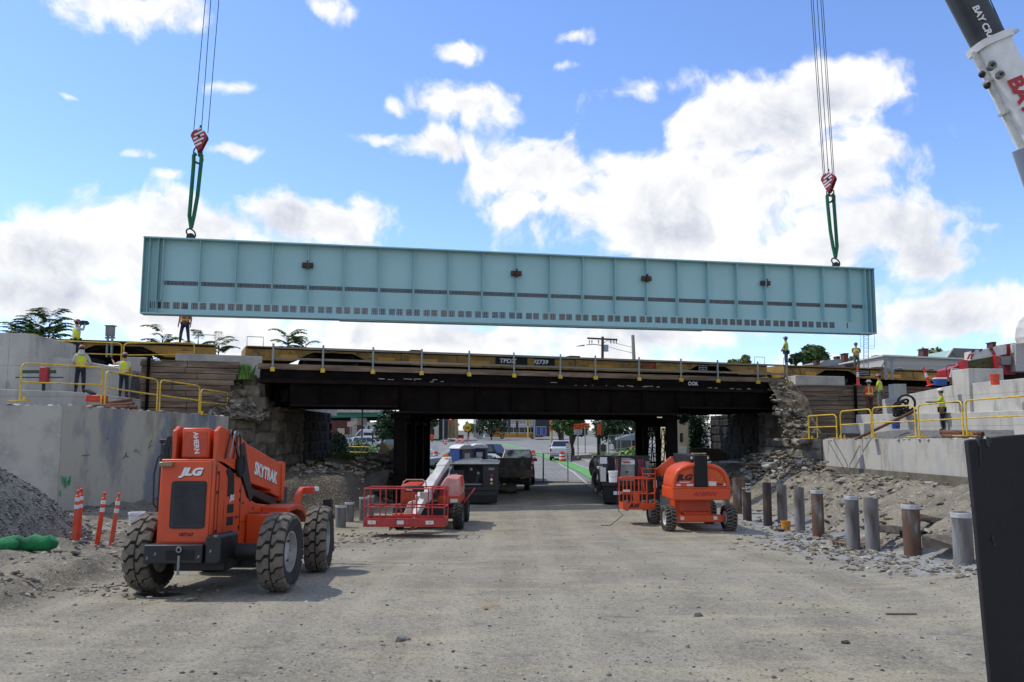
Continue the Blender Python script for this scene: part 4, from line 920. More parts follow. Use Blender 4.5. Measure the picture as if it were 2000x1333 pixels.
# orange bucket, cooler on the wall
# ------------------------------------------------------------------ wheels
def wheel(parent, c, Rr, W, rim, n=16, lug='z', axis=(1, 0, 0), rimcol=None, side=1, hl=.035, lugmat=None, rubmat=None):
    """tyre with moulded tread blocks; rim as its own part. axis = x."""
    c = V(c); m = MB(); w2 = W / 2
    m.lathe([(rim, -w2 * .8), (rim + (Rr - rim) * .5, -w2), (Rr - hl * 1.6, -w2 * .92), (Rr - hl, -w2 * .7), (Rr - hl, w2 * .7), (Rr - hl * 1.6, w2 * .92), (rim + (Rr - rim) * .5, w2), (rim, w2 * .8)], c, axis, 40, caps=False)
    tyre = m.build('tyre', rubmat or RUB, parent, smooth=50)
    m = MB()
    def pt(u, a, r): return c + V((u, math.sin(a) * r, math.cos(a) * r))
    def lugp(poly, r1=None):
        r1 = r1 or Rr; nn = len(poly); k = .985
        cu = sum(p[0] for p in poly) / nn; ca = sum(p[1] for p in poly) / nn
        lo = [pt(u, a, Rr - hl * 1.5 - (.05 * Rr if abs(u) > w2 * .85 else 0)) for u, a in poly]
        hi = [pt(cu + (u - cu) * .93, ca + (a - ca) * .9, r1 - (hl * .9 if abs(u) > w2 * .85 else 0)) for u, a in poly]
        m.add(lo + hi, [list(range(nn, 2 * nn))] + [[i, (i + 1) % nn, nn + (i + 1) % nn, nn + i] for i in range(nn)])
    da = 2 * PI / n
    for k in range(n):
        a = k * da
        if lug == 'z':          # big interlocking blocks with thin grooves
            g = da * .10
            lugp([(-w2, a + g), (-w2 * .55, a + g), (-w2 * .28, a + da * .42 + g), (w2 * .06, a + da * .42 + g), (w2 * .06, a + da * 1.42 - g), (-w2 * .28, a + da * 1.42 - g), (-w2 * .55, a + da - g), (-w2, a + da - g)])
            b = a + da * .5
            lugp([(w2, b + g), (w2, b + da - g), (w2 * .55, b + da - g), (w2 * .34, b + da * .58 - g), (w2 * .14, b + da * .58 - g), (w2 * .14, b - da * .42 + g), (w2 * .34, b - da * .42 + g), (w2 * .55, b + g)])
        elif lug == 'v':        # chevron bars
            for s in (-1, 1):
                b = a + (da * .5 if s > 0 else 0)
                lugp([(s * w2, b), (s * w2, b + da * .5), (s * w2 * .45, b + da * .62), (-s * w2 * .12, b + da * 1.0), (-s * w2 * .12, b + da * .62), (s * w2 * .45, b + da * .2)][::s])
    if lug: m.build('tread', lugmat or LUG, tyre, smooth=0)
    m = MB(); s = side
    m.lathe([(rim, -w2 * .75), (rim * 1.0, w2 * .78), (rim * .93, w2 * .78), (rim * .86, w2 * .3), (rim * .5, w2 * .22), (rim * .42, w2 * .45), (rim * .1, w2 * .5)], c, V(axis) * s, 32)
    rm = m.build('rim', rimcol or SILV, parent, smooth=40)
    m = MB()
    for k in range(8):
        a = k * PI / 4; p = c + V(axis) * s * w2 * .25 + V((0, math.sin(a), math.cos(a))) * rim * .66; m.cyl(p, p + V(axis) * s * .03, rim * .05, n=6)
    m.build('wheel_nuts', DARK, rm)
def rpoly(x0, x1, z0, z1, r, n=5):
    o = []
    for (cx, cz, a0) in ((x1 - r, z1 - r, 0), (x0 + r, z1 - r, 90), (x0 + r, z0 + r, 180), (x1 - r, z0 + r, 270)):
        for k in range(n + 1): a = R(a0 + 90 * k / n); o.append((cx + r * math.cos(a), cz + r * math.sin(a)))
    return o
# ------------------------------------------------------------------ telehandler
th = thing('telehandler', 'big orange telescopic handler with huge worn tyres seen from behind', 'telehandler', (-4.76, 13.4, .69), rz=0, rx=R(-2.9))
for (x, y) in ((-.97, 0), (1.08, 0), (-.97, 2.65), (1.08, 2.65)):
    wt = bpy.data.objects.new('wheel', None); col.objects.link(wt); wt.parent = th; wt.location = (x, y, .69); wt.rotation_euler = (0, 0, R(-3 if y == 0 else 4)); FR[wt.name] = Matrix()
    wheel(wt, (0, 0, 0), .61, .41, .32, 18, 'z', side=1 if x > 0 else -1, hl=.045, rimcol=SILV)
side_prof = [(-.52, .83), (-.52, 2.14), (-.12, 2.11), (.6, 1.96), (1.15, 1.50), (1.7, 1.38), (3.3, 1.27), (3.5, 1.0), (3.5, .6), (.6, .6), (.35, .83)]
m = MB(); m.prism([(-.70, y, z) for y, z in side_prof], (.84, 0, 0)); m.build('engine_cover', ORG, th, bevel=.02)
m = MB(); m.prism([(x, -.545, z) for x, z in rpoly(-.66, .10, .88, 2.1, .03)], (0, .02, 0)); m.build('rear_door', ORG, th, bevel=.006)
m = MB(); m.prism([(x, -.556, z) for x, z in rpoly(-.50, .045, 1.08, 1.80, .05)], (0, .006, 0)); m.build('grille_frame', BLACK, th)
m = MB()
m.prism([(x, -.562, z) for x, z in rpoly(-.475, .02, 1.105, 1.775, .04)], (0, .004, 0))
for k in range(26): z = 1.13 + k * .0247; m.bx(-.455, .0, -.572, -.563, z, z + .010)
m.build('radiator_grille', M('grille_grey', '#2c2d30', '#3b3b3d', 4, .7), th)
WO = dict(bold=.008, shear=.25)
text('JLG', .155, BLK, th, (-.205, -.5475, 1.93), (1, 0, 0), (0, 0, 1), bold=.012, shear=.3, sx=1.35, ext=.001)
text('JLG', .155, WLET, th, (-.213, -.549, 1.938), (1, 0, 0), (0, 0, 1), bold=.010, shear=.3, sx=1.35, ext=.002)
text('187167', .075, BLK, th, (-.235, -.548, .99), (1, 0, 0), (0, 0, 1), bold=.003, ext=.001)
# side panel details on the right hand side (x = .14)
def sidebx(y0, y1, z0, z1, name, mat, t=.012, x=.142): return MB().bx(x, x + t, y0, y1, z0, z1).build(name, mat, th, bevel=.003)
m = MB(); m.prism([(.1425, y, z) for y, z in ((.0, 1.95), (.10, 2.02), (.38, 1.9), (.42, 1.55), (.12, 1.55), (.12, 1.85))], (.01, 0, 0)); m.build('air_intake', BLACKM, th)
sidebx(-.02, .68, .93, 1.5, 'side_door', ORG, .008)
for z in (1.28, 1.08, .85): sidebx(.12, .42, z, z + .14, 'side_vent', BLACKM, .013)
text('JLG', .12, WLET, th, (.158, .30, 1.52), (0, 1, 0), (0, 0, 1), bold=.006, shear=.25)
m = MB(); m.bx(.14, .62, 1.1, 2.2, .62, 1.22); m.build('fuel_tank', ORG, th, bevel=.04)
m = MB(); m.bx(.16, .5, 1.25, 1.32, 1.22, 1.235); m.bx(.621, .63, 1.5, 1.56, .8, 1.1); m.build('tank_strap', BLACK, th)
for (y, z) in ((.92, 1.42), (1.5, 1.3), (.3, 1.7)): MB().cyl((.14, y, z), (.152, y, z), .02, n=10).build('latch', BLACK, th)
# frame, axles, bumper
m = MB(); m.bx(-.5, .3, -.3, 3.4, .42, .72); m.bx(-.3, .55, .5, 2.2, .38, .62); m.build('frame', BLACK, th, bevel=.02)
for y in (0, 2.65): m = MB(); m.cyl((-.85, y, .69), (.85, y, .69), .13); m.sph((-.1, y, .69), (.25, .25, .25)); m.build('axle', BLACK, th)
m = MB(); m.bx(-.76, .12, -.80, -.48, .58, .86); m.build('bumper', BLACK, th, bevel=.02)
m = MB(); m.bx(-.42, .0, -.81, -.80, .64, .78); m.build('bumper_recess', BLACKM, th)
m = MB(); m.prism([(x, -.78, z) for x, z in rpoly(.14, .38, .56, 1.0, .06)], (0, .85, 0)); m.build('counterweight', BLACK, th, bevel=.04)
m = MB(); m.torus((-.22, -.83, .79), .035, .012, (0, 1, 0), 14, 6); m.cyl((-.22, -.81, .70), (-.22, -.81, .42), .02, n=8); m.build('tow_pin', GREY, th)
for (x, z) in ((-.72, .64), (-.60, .70), (.05, .66), (.22, .74)): MB().prism([(x, -.786 if x > .1 else -.803, z), (x + .03, -.786 if x > .1 else -.803, z + .01), (x + .035, -.786 if x > .1 else -.803, z + .05), (x + .01, -.786 if x > .1 else -.803, z + .045)], (0, .05, 0)).build('chipped_paint', M('scraped_steel', '#77756f'), th)
for (a, b) in (((.144, .78, .95), (.144, .78, 1.75)), ((.144, -.44, .9), (.144, -.44, 2.05)), ((.144, .8, 1.1), (.144, 1.1, 1.1)), ((.144, -.3, 1.0), (.144, -.3, 1.95))): MB().bar(a, b, .006, .008, up=(1, 0, 0)).build('panel_seam', BLACK, th)
for y in (-.38, .72): 
    for z in (1.0, 1.6, 1.9 if y < 0 else 1.45): MB().bx(.14, .155, y, y + .05, z, z + .05).build('hinge', DARK, th)
MB().tube([(.16, .5, 1.2), (.2, .5, 1.2), (.2, .6, 1.2), (.16, .6, 1.2)], .01, 6).build('door_handle', BLACK, th)
m = MB(); m.bx(-.69, -.49, -.62, -.52, 2.02, 2.09); m.build('tail_light', M('lamp_amber', '#7d6a4c', None, rough=.2), th, bevel=.01)
# boom
def bz(y): return 2.63 - .137 * (y + .4)
BX0, BX1 = -.46, .02
m = MB(); m.prism([(BX0 + .02, y, z) for y, z in ((-.42, 2.15), (-.42, bz(-.42)), (.9, bz(.9)), (.9, bz(.9) - .6), (.0, 2.12))], (BX1 - BX0 - .04, 0, 0)); m.build('boom_heel', ORG, th, bevel=.03)
m = MB(); m.prism([(BX0 - .03, y, z) for y, z in ((.55, bz(.55) - .64), (.75, bz(.55) + .02), (3.7, bz(3.7) + .02), (3.7, bz(3.7) - .66), (2.9, bz(2.9) - .64), (2.9, bz(2.9) - .58))], (BX1 - BX0 + .06, 0, 0)); m.build('boom', ORG, th, bevel=.02)
m = MB(); m.prism([(BX0 - .06, y, z) for y, z in ((3.55, bz(3.6) + .07), (3.75, bz(3.7) + .06), (3.75, bz(3.7) - .72), (3.55, bz(3.6) - .70))], (BX1 - BX0 + .12, 0, 0)); m.build('boom_collar', ORG, th, bevel=.01)
m = MB(); m.prism([(BX0 + .02, y, z) for y, z in ((1.2, bz(1.2) - .66), (3.5, bz(3.5) - .68), (3.5, bz(3.5) - .85), (1.2, bz(1.2) - .78))], (BX1 - BX0 - .04, 0, 0)); m.build('lift_cylinder', BLACK, th, bevel=.02)
for x in (BX0 - .12, BX1 + .05):
    m = MB(); m.prism([(x, y, z) for y, z in ((-.45, 2.1), (-.45, 2.58), (-.3, 2.66), (.15, 2.62), (1.0, 2.45), (1.05, 2.32), (.5, 1.92), (.4, 1.9))], (.07, 0, 0)); m.build('boom_tower', ORG, th, bevel=.015)
m = MB(); m.prism([(x, -.432, z) for x, z in rpoly(BX0 + .05, BX1 - .05, 2.17, 2.58, .05)], (0, .015, 0)); m.build('heel_plate', ORGF, th, bevel=.006)
text('AHERN', .105, WLET, th, (-.205, -.4335, 2.39), (.12, 0, -1), (1, 0, .12), bold=.003, ext=.001)
text('SKYTRAK', .31, BLK, th, (BX1 + .034, 2.52, bz(2.52) - .335), (0, 1, -.137), (0, .137, 1), bold=.018, shear=.0, sx=1.12, ext=.001)
text('SKYTRAK', .31, WLET, th, (BX1 + .037, 2.50, bz(2.52) - .325), (0, 1, -.137), (0, .137, 1), bold=.014, sx=1.12, ext=.002)
m = MB(); m.prism([(BX1 + .10, y, z) for y, z in ((.55, 2.36), (.85, 2.45), (1.05, 2.1), (1.45, 1.5), (1.3, 1.42), (.95, 1.75), (.62, 2.05))], (.03, 0, 0)); m.build('hose_guard', BLACK, th)
for k in range(3):
    x = BX1 + .13 + k * .03; m = MB(); m.tube([(x, -.1 + k * .1, 2.15), (x + .04, -.05 + k * .1, 2.5), (x + .02, .08 + k * .1, 2.62 - k * .02), (x, .25 + k * .08, 2.5), (x, .5, 2.2)], .014, 7); m.build('hose', BLACK if k != 1 else GALV, th)
m = MB(); m.torus((BX1 + .15, .62, 2.05), .17, .03, (1, 0, 0)); m.cyl((BX1 + .08, .62, 2.05), (BX1 + .16, .62, 2.05), .15, n=20); m.build('hose_reel', BLACKM, th)
for k in range(4): m = MB(); x = BX0 - .16 - .02 * k; m.tube([(x, -.44, 2.05), (x - .02, -.46, 2.3), (x + .02, -.42, 2.48), (x + .1, -.3, 2.55)], .016, 7); m.build('hose', BLACK, th)
# front frame, carriage, cab
m = MB(); m.prism([(.142, y, z) for y, z in ((2.0, 1.30), (2.6, 1.34), (3.15, 1.28), (3.55, 1.0), (3.5, .94), (3.1, 1.18), (2.6, 1.24), (2.0, 1.2))], (.5, 0, 0)); m.build('front_fender', ORG, th, bevel=.015)
m = MB(); m.prism([(.35, y, z) for y, z in ((3.2, .8), (3.25, 1.15), (3.5, 1.5), (3.9, 1.64), (3.95, 1.52), (3.68, 1.38), (3.5, .8))], (.1, 0, 0)); m.build('front_arm', ORG, th, bevel=.01)
m = MB(); m.bx(.42, .66, 3.85, 4.0, 1.5, 1.64); o = m.build('headlight', OPL, th, bevel=.02); MB().bx(.67, .74, 3.86, 3.98, 1.55, 1.64).build('lens', WHTC, o, bevel=.01)
m = MB(); m.bx(-.4, .0, 3.75, 4.3, .5, 1.65); m.build('boom_head', BLACK, th, bevel=.04)
m = MB(); m.bx(-1.0, 1.0, 4.3, 4.4, .35, .5); m.bx(-1.0, 1.0, 4.3, 4.4, .95, 1.05)
for x in (-.9, .86): m.prism([(x - .14, 4.2, .3), (x - .08, 4.2, 1.38), (x + .10, 4.2, 1.38), (x + .17, 4.2, .3)], (0, .14, 0)); m.cyl((x + .03, 4.17, 1.0), (x + .03, 4.2, 1.0), .05, n=12)
m.build('fork_carriage', BLACK, th, bevel=.01)
for x in (-.6, .6): m = MB(); m.bx(x - .06, x + .06, 4.4, 5.6, .12, .17); m.build('fork', DARK, th)
m = MB(); m.tube([(.6, 3.3, .55), (.6, 3.9, 1.2)], .05, 8); m.build('hydraulic_cylinder', GALV, th)
cab = MB()
for (x, y) in ((-1.05, .35), (-1.05, 1.85), (-.72, .35), (-.72, 1.85)): cab.bar((x, y, 1.0), (x, y, 2.42), .06)
cab.bx(-1.1, -.68, .3, 1.9, 2.42, 2.48); cab.bx(-1.1, -.68, .3, 1.9, .75, 1.0); cab.build('cab_frame', BLACK, th, bevel=.01)
m = MB(); m.bx(-1.04, -.73, .345, .355, 1.02, 2.4); m.bx(-1.055, -1.045, .4, 1.8, 1.02, 2.4); m.build('cab_window', GLASS, th)
m = MB(); m.bx(-.98, -.8, .8, 1.3, 1.0, 1.5); m.build('seat', BLACKM, th, bevel=.03)
m = MB(); m.tube([(-.76, -.35, 1.35), (-.83, -.4, 1.45), (-.84, -.42, 1.9), (-.80, -.42, 2.15), (-.72, -.42, 2.25)], .014, 8); m.build('mirror_arm', BLACK, th)
m = MB(); m.prism([(x, -.45, z) for x, z in rpoly(-.74, -.56, 2.14, 2.38, .04)], (0, .06, 0)); m.build('mirror', BLACK, th, bevel=.01)

# ------------------------------------------------------------------ orange boom lift
g0 = (5.92, 28.0, H(5.92, 28)); bl_ = thing('boom_lift', 'bright orange telescopic boom lift seen from behind its rounded counterweight hood', 'boom lift', g0, rz=R(3))
for (x, y) in ((-.97, -1.05), (.99, -1.05), (-.97, 1.1), (.97, 1.1)):
    wt = bpy.data.objects.new('wheel', None); col.objects.link(wt); wt.parent = bl_; wt.location = (x, y, .42); FR[wt.name] = Matrix(); wt.rotation_euler = (0, 0, R(2))
    wheel(wt, (0, 0, 0), .425, .34, .22, 22, 'v', side=1 if x > 0 else -1, hl=.035, rimcol=WHT)
m = MB(); m.prism([(-.55, -.75, .3), (.55, -.75, .3), (.5, -.7, .98), (-.5, -.7, .98)], (0, 1.5, 0)); m.build('chassis', ORG, bl_, bevel=.02)
m = MB(); m.bx(-.8, .8, -1.2, -.9, .3, .52); m.bx(-.8, .8, .95, 1.25, .3, .52); m.bx(-.45, .45, -1.0, 1.0, .32, .6); m.build('axle_beam', ORG, bl_, bevel=.02)
m = MB()
for x in (-.62, .45): m.bx(x, x + .12, -1.205, -1.2, .38, .48)
m.build('sticker', PAPER, bl_)
m = MB(); m.cyl((0, -.1, .96), (0, -.1, 1.06), .55, n=30); m.build('slewing_ring', DARK, bl_)
hood = [(x_ * .89, z_) for x_, z_ in [(-1.03, 1.40), (-1.01, 1.62), (-.95, 1.82), (-.85, 1.97), (-.7, 2.07), (-.5, 2.14), (-.2, 2.2), (.2, 2.2), (.5, 2.14), (.7, 2.07), (.85, 1.97), (.95, 1.82), (1.01, 1.62), (1.03, 1.40)]]
m = MB(); m.prism([(x, -1.42, z) for x, z in hood], (0, 1.3, 0)); m.build('hood', ORG, bl_, bevel=.05, seg=3)
m = MB(); m.tube([(x * .96, -1.42, z - .07 if abs(x) < .9 else z - .02) for x, z in hood], .075, 10); m.build('hood_rim', ORG, bl_, smooth=60)
m = MB(); m.prism([(x, -1.52, z) for x, z in rpoly(-.93, .93, 1.02, 1.41, .05)], (0, 1.5, 0)); m.build('counterweight', ORG, bl_, bevel=.03)
m = MB(); m.bx(-.935, .935, -1.535, -1.40, 1.395, 1.425); m.build('hood_ledge', ORG, bl_, bevel=.01)
m = MB(); m.bx(-.21, .21, -1.5, -1.0, 1.43, 2.42); m.bx(-.21, .21, -1.2, 1.2, 2.0, 2.42); m.build('boom_end', BLACKM, bl_, bevel=.015)
m = MB(); m.bx(-.34, .34, -1.35, -1.1, 2.28, 2.42); m.build('light_bar', BLACK, bl_, bevel=.01)
m = MB(); m.bx(-.24, .24, -1.3, -1.2, 2.46, 2.49); m.cyl((-.18, -1.25, 2.42), (-.18, -1.25, 2.5), .02, n=8); m.cyl((.18, -1.25, 2.42), (.18, -1.25, 2.5), .02, n=8); m.build('top_roller', M('brass_roller', '#b59a55'), bl_)
for x in (-.26, .26): MB().bx(x - .03, x + .03, -1.37, -1.34, 2.3, 2.38).build('work_light', WHTC, bl_)
text('JLG', .24, BLK, bl_, (-.53, -1.43, 1.72), (1, 0, 0), (0, 0, 1), bold=.014, shear=.3, sx=1.3)
m = MB(); m.bx(-.68, -.36, -1.428, -1.422, 1.565, 1.59); m.bx(-.80, -.65, -1.428, -1.422, 1.46, 1.52); m.bx(-.45, -.24, -1.428, -1.422, 1.46, 1.52); m.bx(.25, .5, -1.428, -1.422, 1.46, 1.60); m.bx(.74, .84, -1.428, -1.422, 1.46, 1.54); m.build('decal', PAPER, bl_)
m = MB(); m.bx(.52, .70, -1.428, -1.423, 1.49, 1.53); m.build('decal', BLK, bl_)
text('AHERN', .17, RLET, bl_, (.08, -1.524, 1.21), (1, 0, 0), (0, 0, 1), bold=.006, shear=.3, sx=1.3)
m = MB(); m.torus((.62, -1.43, 1.72), .16, .008, (0, 1, 0), 24, 5, sy=.55); m.torus((.62, -1.43, 1.72), .08, .008, (0, 1, 0), 16, 5); m.bx(.38, .86, -1.434, -1.43, 1.86, 1.868); m.bx(.38, .86, -1.434, -1.43, 1.58, 1.588); m.build('emblem', M('emblem_gold', '#c9812f'), bl_)
# boom arm to the basket, basket
m = MB(); m.bar((-.2, 1.1, 2.2), (-.95, 1.5, 1.5), .25, .3); m.bar((-.95, 1.5, 1.6), (-1.0, 1.4, .7), .16, .2); m.build('jib', ORG, bl_, bevel=.02)
m = MB(); m.bx(-1.15, -.75, 1.1, 1.4, .6, 1.6); m.bx(-1.15, -.7, .9, 1.1, 1.45, 1.65); m.bx(-1.05, -.9, .95, 1.35, 1.65, 2.0); m.build('control_box', BLACK, bl_, bevel=.02)
MB().bx(-1.0, -.88, .89, .9, 1.25, 1.5).build('decal', PAPER, bl_)
def basket(t, x0, x1, y0, y1, z0, h, mat, nx, name='basket', toe=.17, r=.022, mid=.5):
    m = MB()
    for (ya) in (y0, y1):
        for k in range(nx + 1):
            x = lerp(x0, x1, k / nx); m.tube([(x, ya, z0), (x, ya, z0 + h)], r, 6)
        m.tube([(x0, ya, z0 + h * mid), (x1, ya, z0 + h * mid)], r, 6)
    for xa in (x0, x1): m.tube([(xa, y0, z0 + h * mid), (xa, y1, z0 + h * mid)], r, 6)
    m.tube([(x0, y0, z0 + h), (x1, y0, z0 + h), (x1, y1, z0 + h), (x0, y1, z0 + h)], r * 1.1, 6, closed=True)
    m.build('guard_rails', mat, t, smooth=50)
    f = MB(); f.bx(x0 - .02, x1 + .02, y0 - .02, y1 + .02, z0 - .03, z0 + .02)
    for (a, b) in (((x0, y0), (x1, y0)), ((x1, y0), (x1, y1)), ((x1, y1), (x0, y1)), ((x0, y1), (x0, y0))): f.bar((*a, z0 + toe / 2 + .02), (*b, z0 + toe / 2 + .02), .03, toe)
    f.build('platform_tray', mat, t, bevel=.006)
basket(bl_, -2.08, -1.0, .75, 1.5, .55, 1.02, ORG, 4)
text('JLG', .16, BLK, bl_, (-1.72, .725, .66), (1, 0, 0), (0, 0, 1), bold=.009, shear=.3, sx=1.3)
m = MB(); m.bx(-1.75, -1.55, .72, .73, .75, 1.15); m.build('mesh_panel', ORG, bl_)
m = MB(); m.tube([(-1.35, .75, 1.15), (-1.42, .75, 1.9), (-.95, .8, 1.9), (-.95, .8, 1.1)], .02, 6); m.tube([(-1.4, .8, 1.72), (-.95, .8, 1.72)], .02, 6); m.build('side_gate', ORG, bl_)
m = MB(); m.bx(-2.1, -1.85, .73, .735, 1.12, 1.2); m.build('decal', PAPER, bl_)
for x in (-1.9, -1.3): m = MB(); m.cyl((x, 1.1, .46), (x, 1.1, .8), .07, n=12); m.build('gas_bottle', GREY, bl_)
m = MB(); m.tube([(-2.28, .7, 1.45), (-2.3, .68, .9), (-2.27, .7, .5), (-2.1, .68, .35), (-2.6, .4, .04), (-2.9, .5, .03)], .012, 6); m.build('air_hose', BLACK, bl_)
def bucket(loc, mat, label, r=.15, h=.37, band=None, handle=True):
    t = thing('bucket', label, 'bucket', loc); m = MB(); m.lathe([(r * .86, 0), (r * .97, h * .85), (r * 1.06, h * .86), (r * 1.06, h), (r * .98, h), (r * .9, h * .3), (.001, h * .28)], n=24); m.build('pail', mat, t, smooth=40)
    if handle: m = MB(); m.tube([(-r * 1.05, 0, h * .9), (-r * .9, -r * .6, h * .6), (0, -r * 1.15, h * .45), (r * .9, -r * .6, h * .6), (r * 1.05, 0, h * .9)], .006, 5); m.build('handle', GALV, t)
    if band: m = MB(); m.lathe([(r * .94, h * .35), (r * .985, h * .7)], n=24, caps=False); m.build('paper_band', band, t)
    return t
bucket(FR[bl_.name] @ V((-2.42, .78, 1.45)), WHTC, 'white pail hanging at the corner of the orange lift basket', .16, .38)
# ------------------------------------------------------------------ red boom lift with the wide basket
rl_ = thing('boom_lift', 'faded red and white boom lift with a wide tube basket parked left of the road', 'boom lift', (-2.70, 28.6, H(-2.7, 28.6)), rz=R(-2))
for (x, y) in ((-.95, -1.15), (1.0, -1.15), (-.95, 1.1), (.98, 1.1)):
    wt = bpy.data.objects.new('wheel', None); col.objects.link(wt); wt.parent = rl_; wt.location = (x, y, .42); FR[wt.name] = Matrix()
    wheel(wt, (0, 0, 0), .42, .32, .23, 20, 'v', side=1 if x > 0 else -1, hl=.03, rimcol=SILV, lugmat=RUB)
m = MB(); m.bx(-.7, .7, -1.35, 1.35, .34, .68); m.build('chassis', BLACK, rl_, bevel=.03)
for y in (-1.15, 1.1): MB().bx(-.85, .85, y - .1, y + .1, .34, .5).build('axle_beam', BLACK, rl_)
m = MB(); m.cyl((0, 0, .66), (0, 0, .8), .5, n=28); m.build('slewing_ring', DARK, rl_)
m = MB(); m.prism([(x, -.9, z) for x, z in ((.3, .8), (.95, .8), (1.0, 1.2), (.95, 1.62), (.55, 1.68), (.36, 1.4))], (0, 1.9, 0)); m.build('engine_hood', PINK, rl_, bevel=.06, seg=3)
m = MB(); m.bx(.28, 1.0, -.95, 1.05, .78, 1.06); m.build('hood_skirt', ORGF, rl_, bevel=.03)
m = MB(); m.prism([(x, -.93, z) for x, z in rpoly(.30, .62, 1.0, 1.3, .12)], (0, .4, 0)); m.build('fuel_cap_cover', CRED, rl_, bevel=.04)
m = MB(); m.bx(-1.0, -.4, -.6, 1.0, .78, 1.4); m.build('battery_box', ORGF, rl_, bevel=.05)
m = MB(); m.bx(.94, 1.02, -.1, .3, 1.3, 1.65); m.build('warning_flag', OPL, rl_)
MB().bx(.7, .95, -.96, -.955, .84, .96).build('decal', PAPER, rl_)
# boom: rear pivot high, descending to the basket
m = MB(); m.bar((.28, 1.35, 2.02), (-.02, -1.9, 1.08), .3, .36); o = m.build('boom', WHT, rl_, bevel=.02)
m = MB(); m.bar((.32, 1.5, 2.06), (.2, .6, 1.8), .34, .42); m.build('boom_heel', WHT, rl_, bevel=.02)
m = MB(); m.bar((-.02, .3, 1.55), (-.28, -1.4, .95), .22, .3); m.build('inner_boom', WHT, rl_, bevel=.02)
m = MB(); m.bar((-.05, -1.7, 1.05), (-.3, -2.5, .42), .2, .22); m.build('jib', WHT, rl_, bevel=.02)
m = MB(); m.prism([(x, -2.1, z) for x, z in ((-.75, .35), (-.5, .95), (-.3, 1.0), (-.2, .35))], (0, .2, 0)); m.build('basket_mount', WHT, rl_, bevel=.02)
m = MB(); m.bx(-.95, -.1, -2.5, -2.2, .5, .62); m.build('rotator', ORGF, rl_, bevel=.02)
m = MB(); m.cyl((.3, 1.2, 2.26), (.3, 1.2, 2.36), .09); m.build('beacon', M('amber_lens', '#d07018', None, rough=.3), rl_)
MB().bar((.42, .9, 1.8), (.25, -1.5, 1.1), .05, .16).build('hose_tray', BLACK, rl_)
m = MB(); m.tube([(.35, 1.3, 1.9), (.55, 1.1, 2.0), (.62, .8, 1.7), (.5, .5, 1.5)], .03, 7); m.build('hose', BLACK, rl_)
b2 = -1.73; 
basket(rl_, -1.62, .80, -3.45, -2.55, .36, 1.1, RED, 5, toe=.2, r=.022)
m = MB(); m.tube([(-.62, -2.5, 1.42), (-.6, -2.5, 1.6), (-.5, -2.5, 1.67), (-.0, -2.5, 1.67), (.1, -2.5, 1.6), (.12, -2.5, 1.42)], .022, 8); m.build('console_guard', PINK, rl_)
m = MB(); m.bx(-.55, .05, -2.62, -2.42, 1.30, 1.48); m.build('control_console', DARK, rl_, bevel=.02)
MB().bx(-.5, -.3, -2.625, -2.62, 1.35, 1.4).build('decal', PAPER, rl_)
for (x, w_, c) in ((-1.38, .24, 1), (-.52, .2, 0), (.36, .24, 1)):
    MB().bx(x - w_ / 2, x + w_ / 2, -3.48, -3.475, .41, .52).build('warning_label', PAPER, rl_); 
    if c: MB().prism([(x - .05, -3.484, .465), (x, -3.484, .44), (x + .05, -3.484, .465), (x, -3.484, .49)], (0, .003, 0)).build('label_mark', YSIGN, rl_)
for x in (-.85, -.2): m = MB(); m.prism([(x - .02, -3.4, .33), (x + .08, -3.4, .33), (x - .02, -3.4, .2)], (0, .8, 0)); m.build('fork_pocket', RED, rl_)
m = MB(); m.tube([(-.7, -3.0, .45), (-.65, -3.1, .52), (-.55, -3.1, .5), (-.5, -3.0, .42)], .04, 7); m.build('coiled_strap', M('strap_tan', '#a3795a'), rl_)
m = MB(); m.tube([(1.05, 0, .75), (1.4, .5, 1.2)], .03, 6); m.build('red_strut', CRED, rl_)
# ------------------------------------------------------------------ yellow guard rails
def guard(pa, pb, h, label, group, feet=(1, 1), mid=.5):
    """one loop-ended yellow rail panel between two ground points"""
    pa = V(pa); pb = V(pb); t = thing('guard_rail', label, 'guard rail', (pa + pb) / 2, group=group); d = (pb - pa).normalized(); r = .16; L_ = (pb - pa).length
    pts = [pa, pa + V((0, 0, h - r))] + [pa + d * r * (1 - math.cos(a)) + V((0, 0, h - r + r * math.sin(a))) for a in (.5, 1.0, 1.57)] + [pb - d * r * (1 - math.cos(a)) + V((0, 0, h - r + r * math.sin(a))) for a in (1.57, 1.0, .5)] + [pb + V((0, 0, h - r)), pb]
    m = MB(); m.tube(pts, .026, 8); m.build('rail_frame', YEL, t, w=True, smooth=60)
    m = MB(); m.tube([pa + V((0, 0, h * mid)), pb + V((0, 0, h * mid))], .022, 8); m.build('middle_rail', YEL, t, w=True, smooth=60)
    for q, f in ((pa, feet[0]), (pb, feet[1])):
        if f:
            m = MB(); m.bar(q + V((-.28, -.03, .015)), q + V((.28, .03, .015)), .3, .025, up=(0, 0, 1)); m.cyl(q + V((.13, 0, .02)), q + V((.13, 0, .14)), .04, n=8); m.build('foot_plate', YEL, t, w=True, bevel=.005)
    return t
GL1, GL2, GL3 = 'yellow guard rails on top of the left concrete wall', 'yellow guard rails beside the left rail car', 'yellow guard rails on top of the right concrete wall'
def gr(x0, y0, Y0, x1, y1, Y1, ht, lb, g, feet=(1, 1)):
    a = P(x0, y0, Y0); b = P(x1, y1, Y1); return guard(a, b, ht, lb, g, feet)
gr(38, 784, 24.2, 197, 786, 26.6, 1.12, 'longest yellow guard rail on the left wall, in front of two workers', GL1, (1, 0))
gr(204, 790, 26.7, 306, 802, 29.2, 1.08, 'yellow guard rail in front of the worker facing the timber wall, above the rusty pipes', GL1, (0, 0))
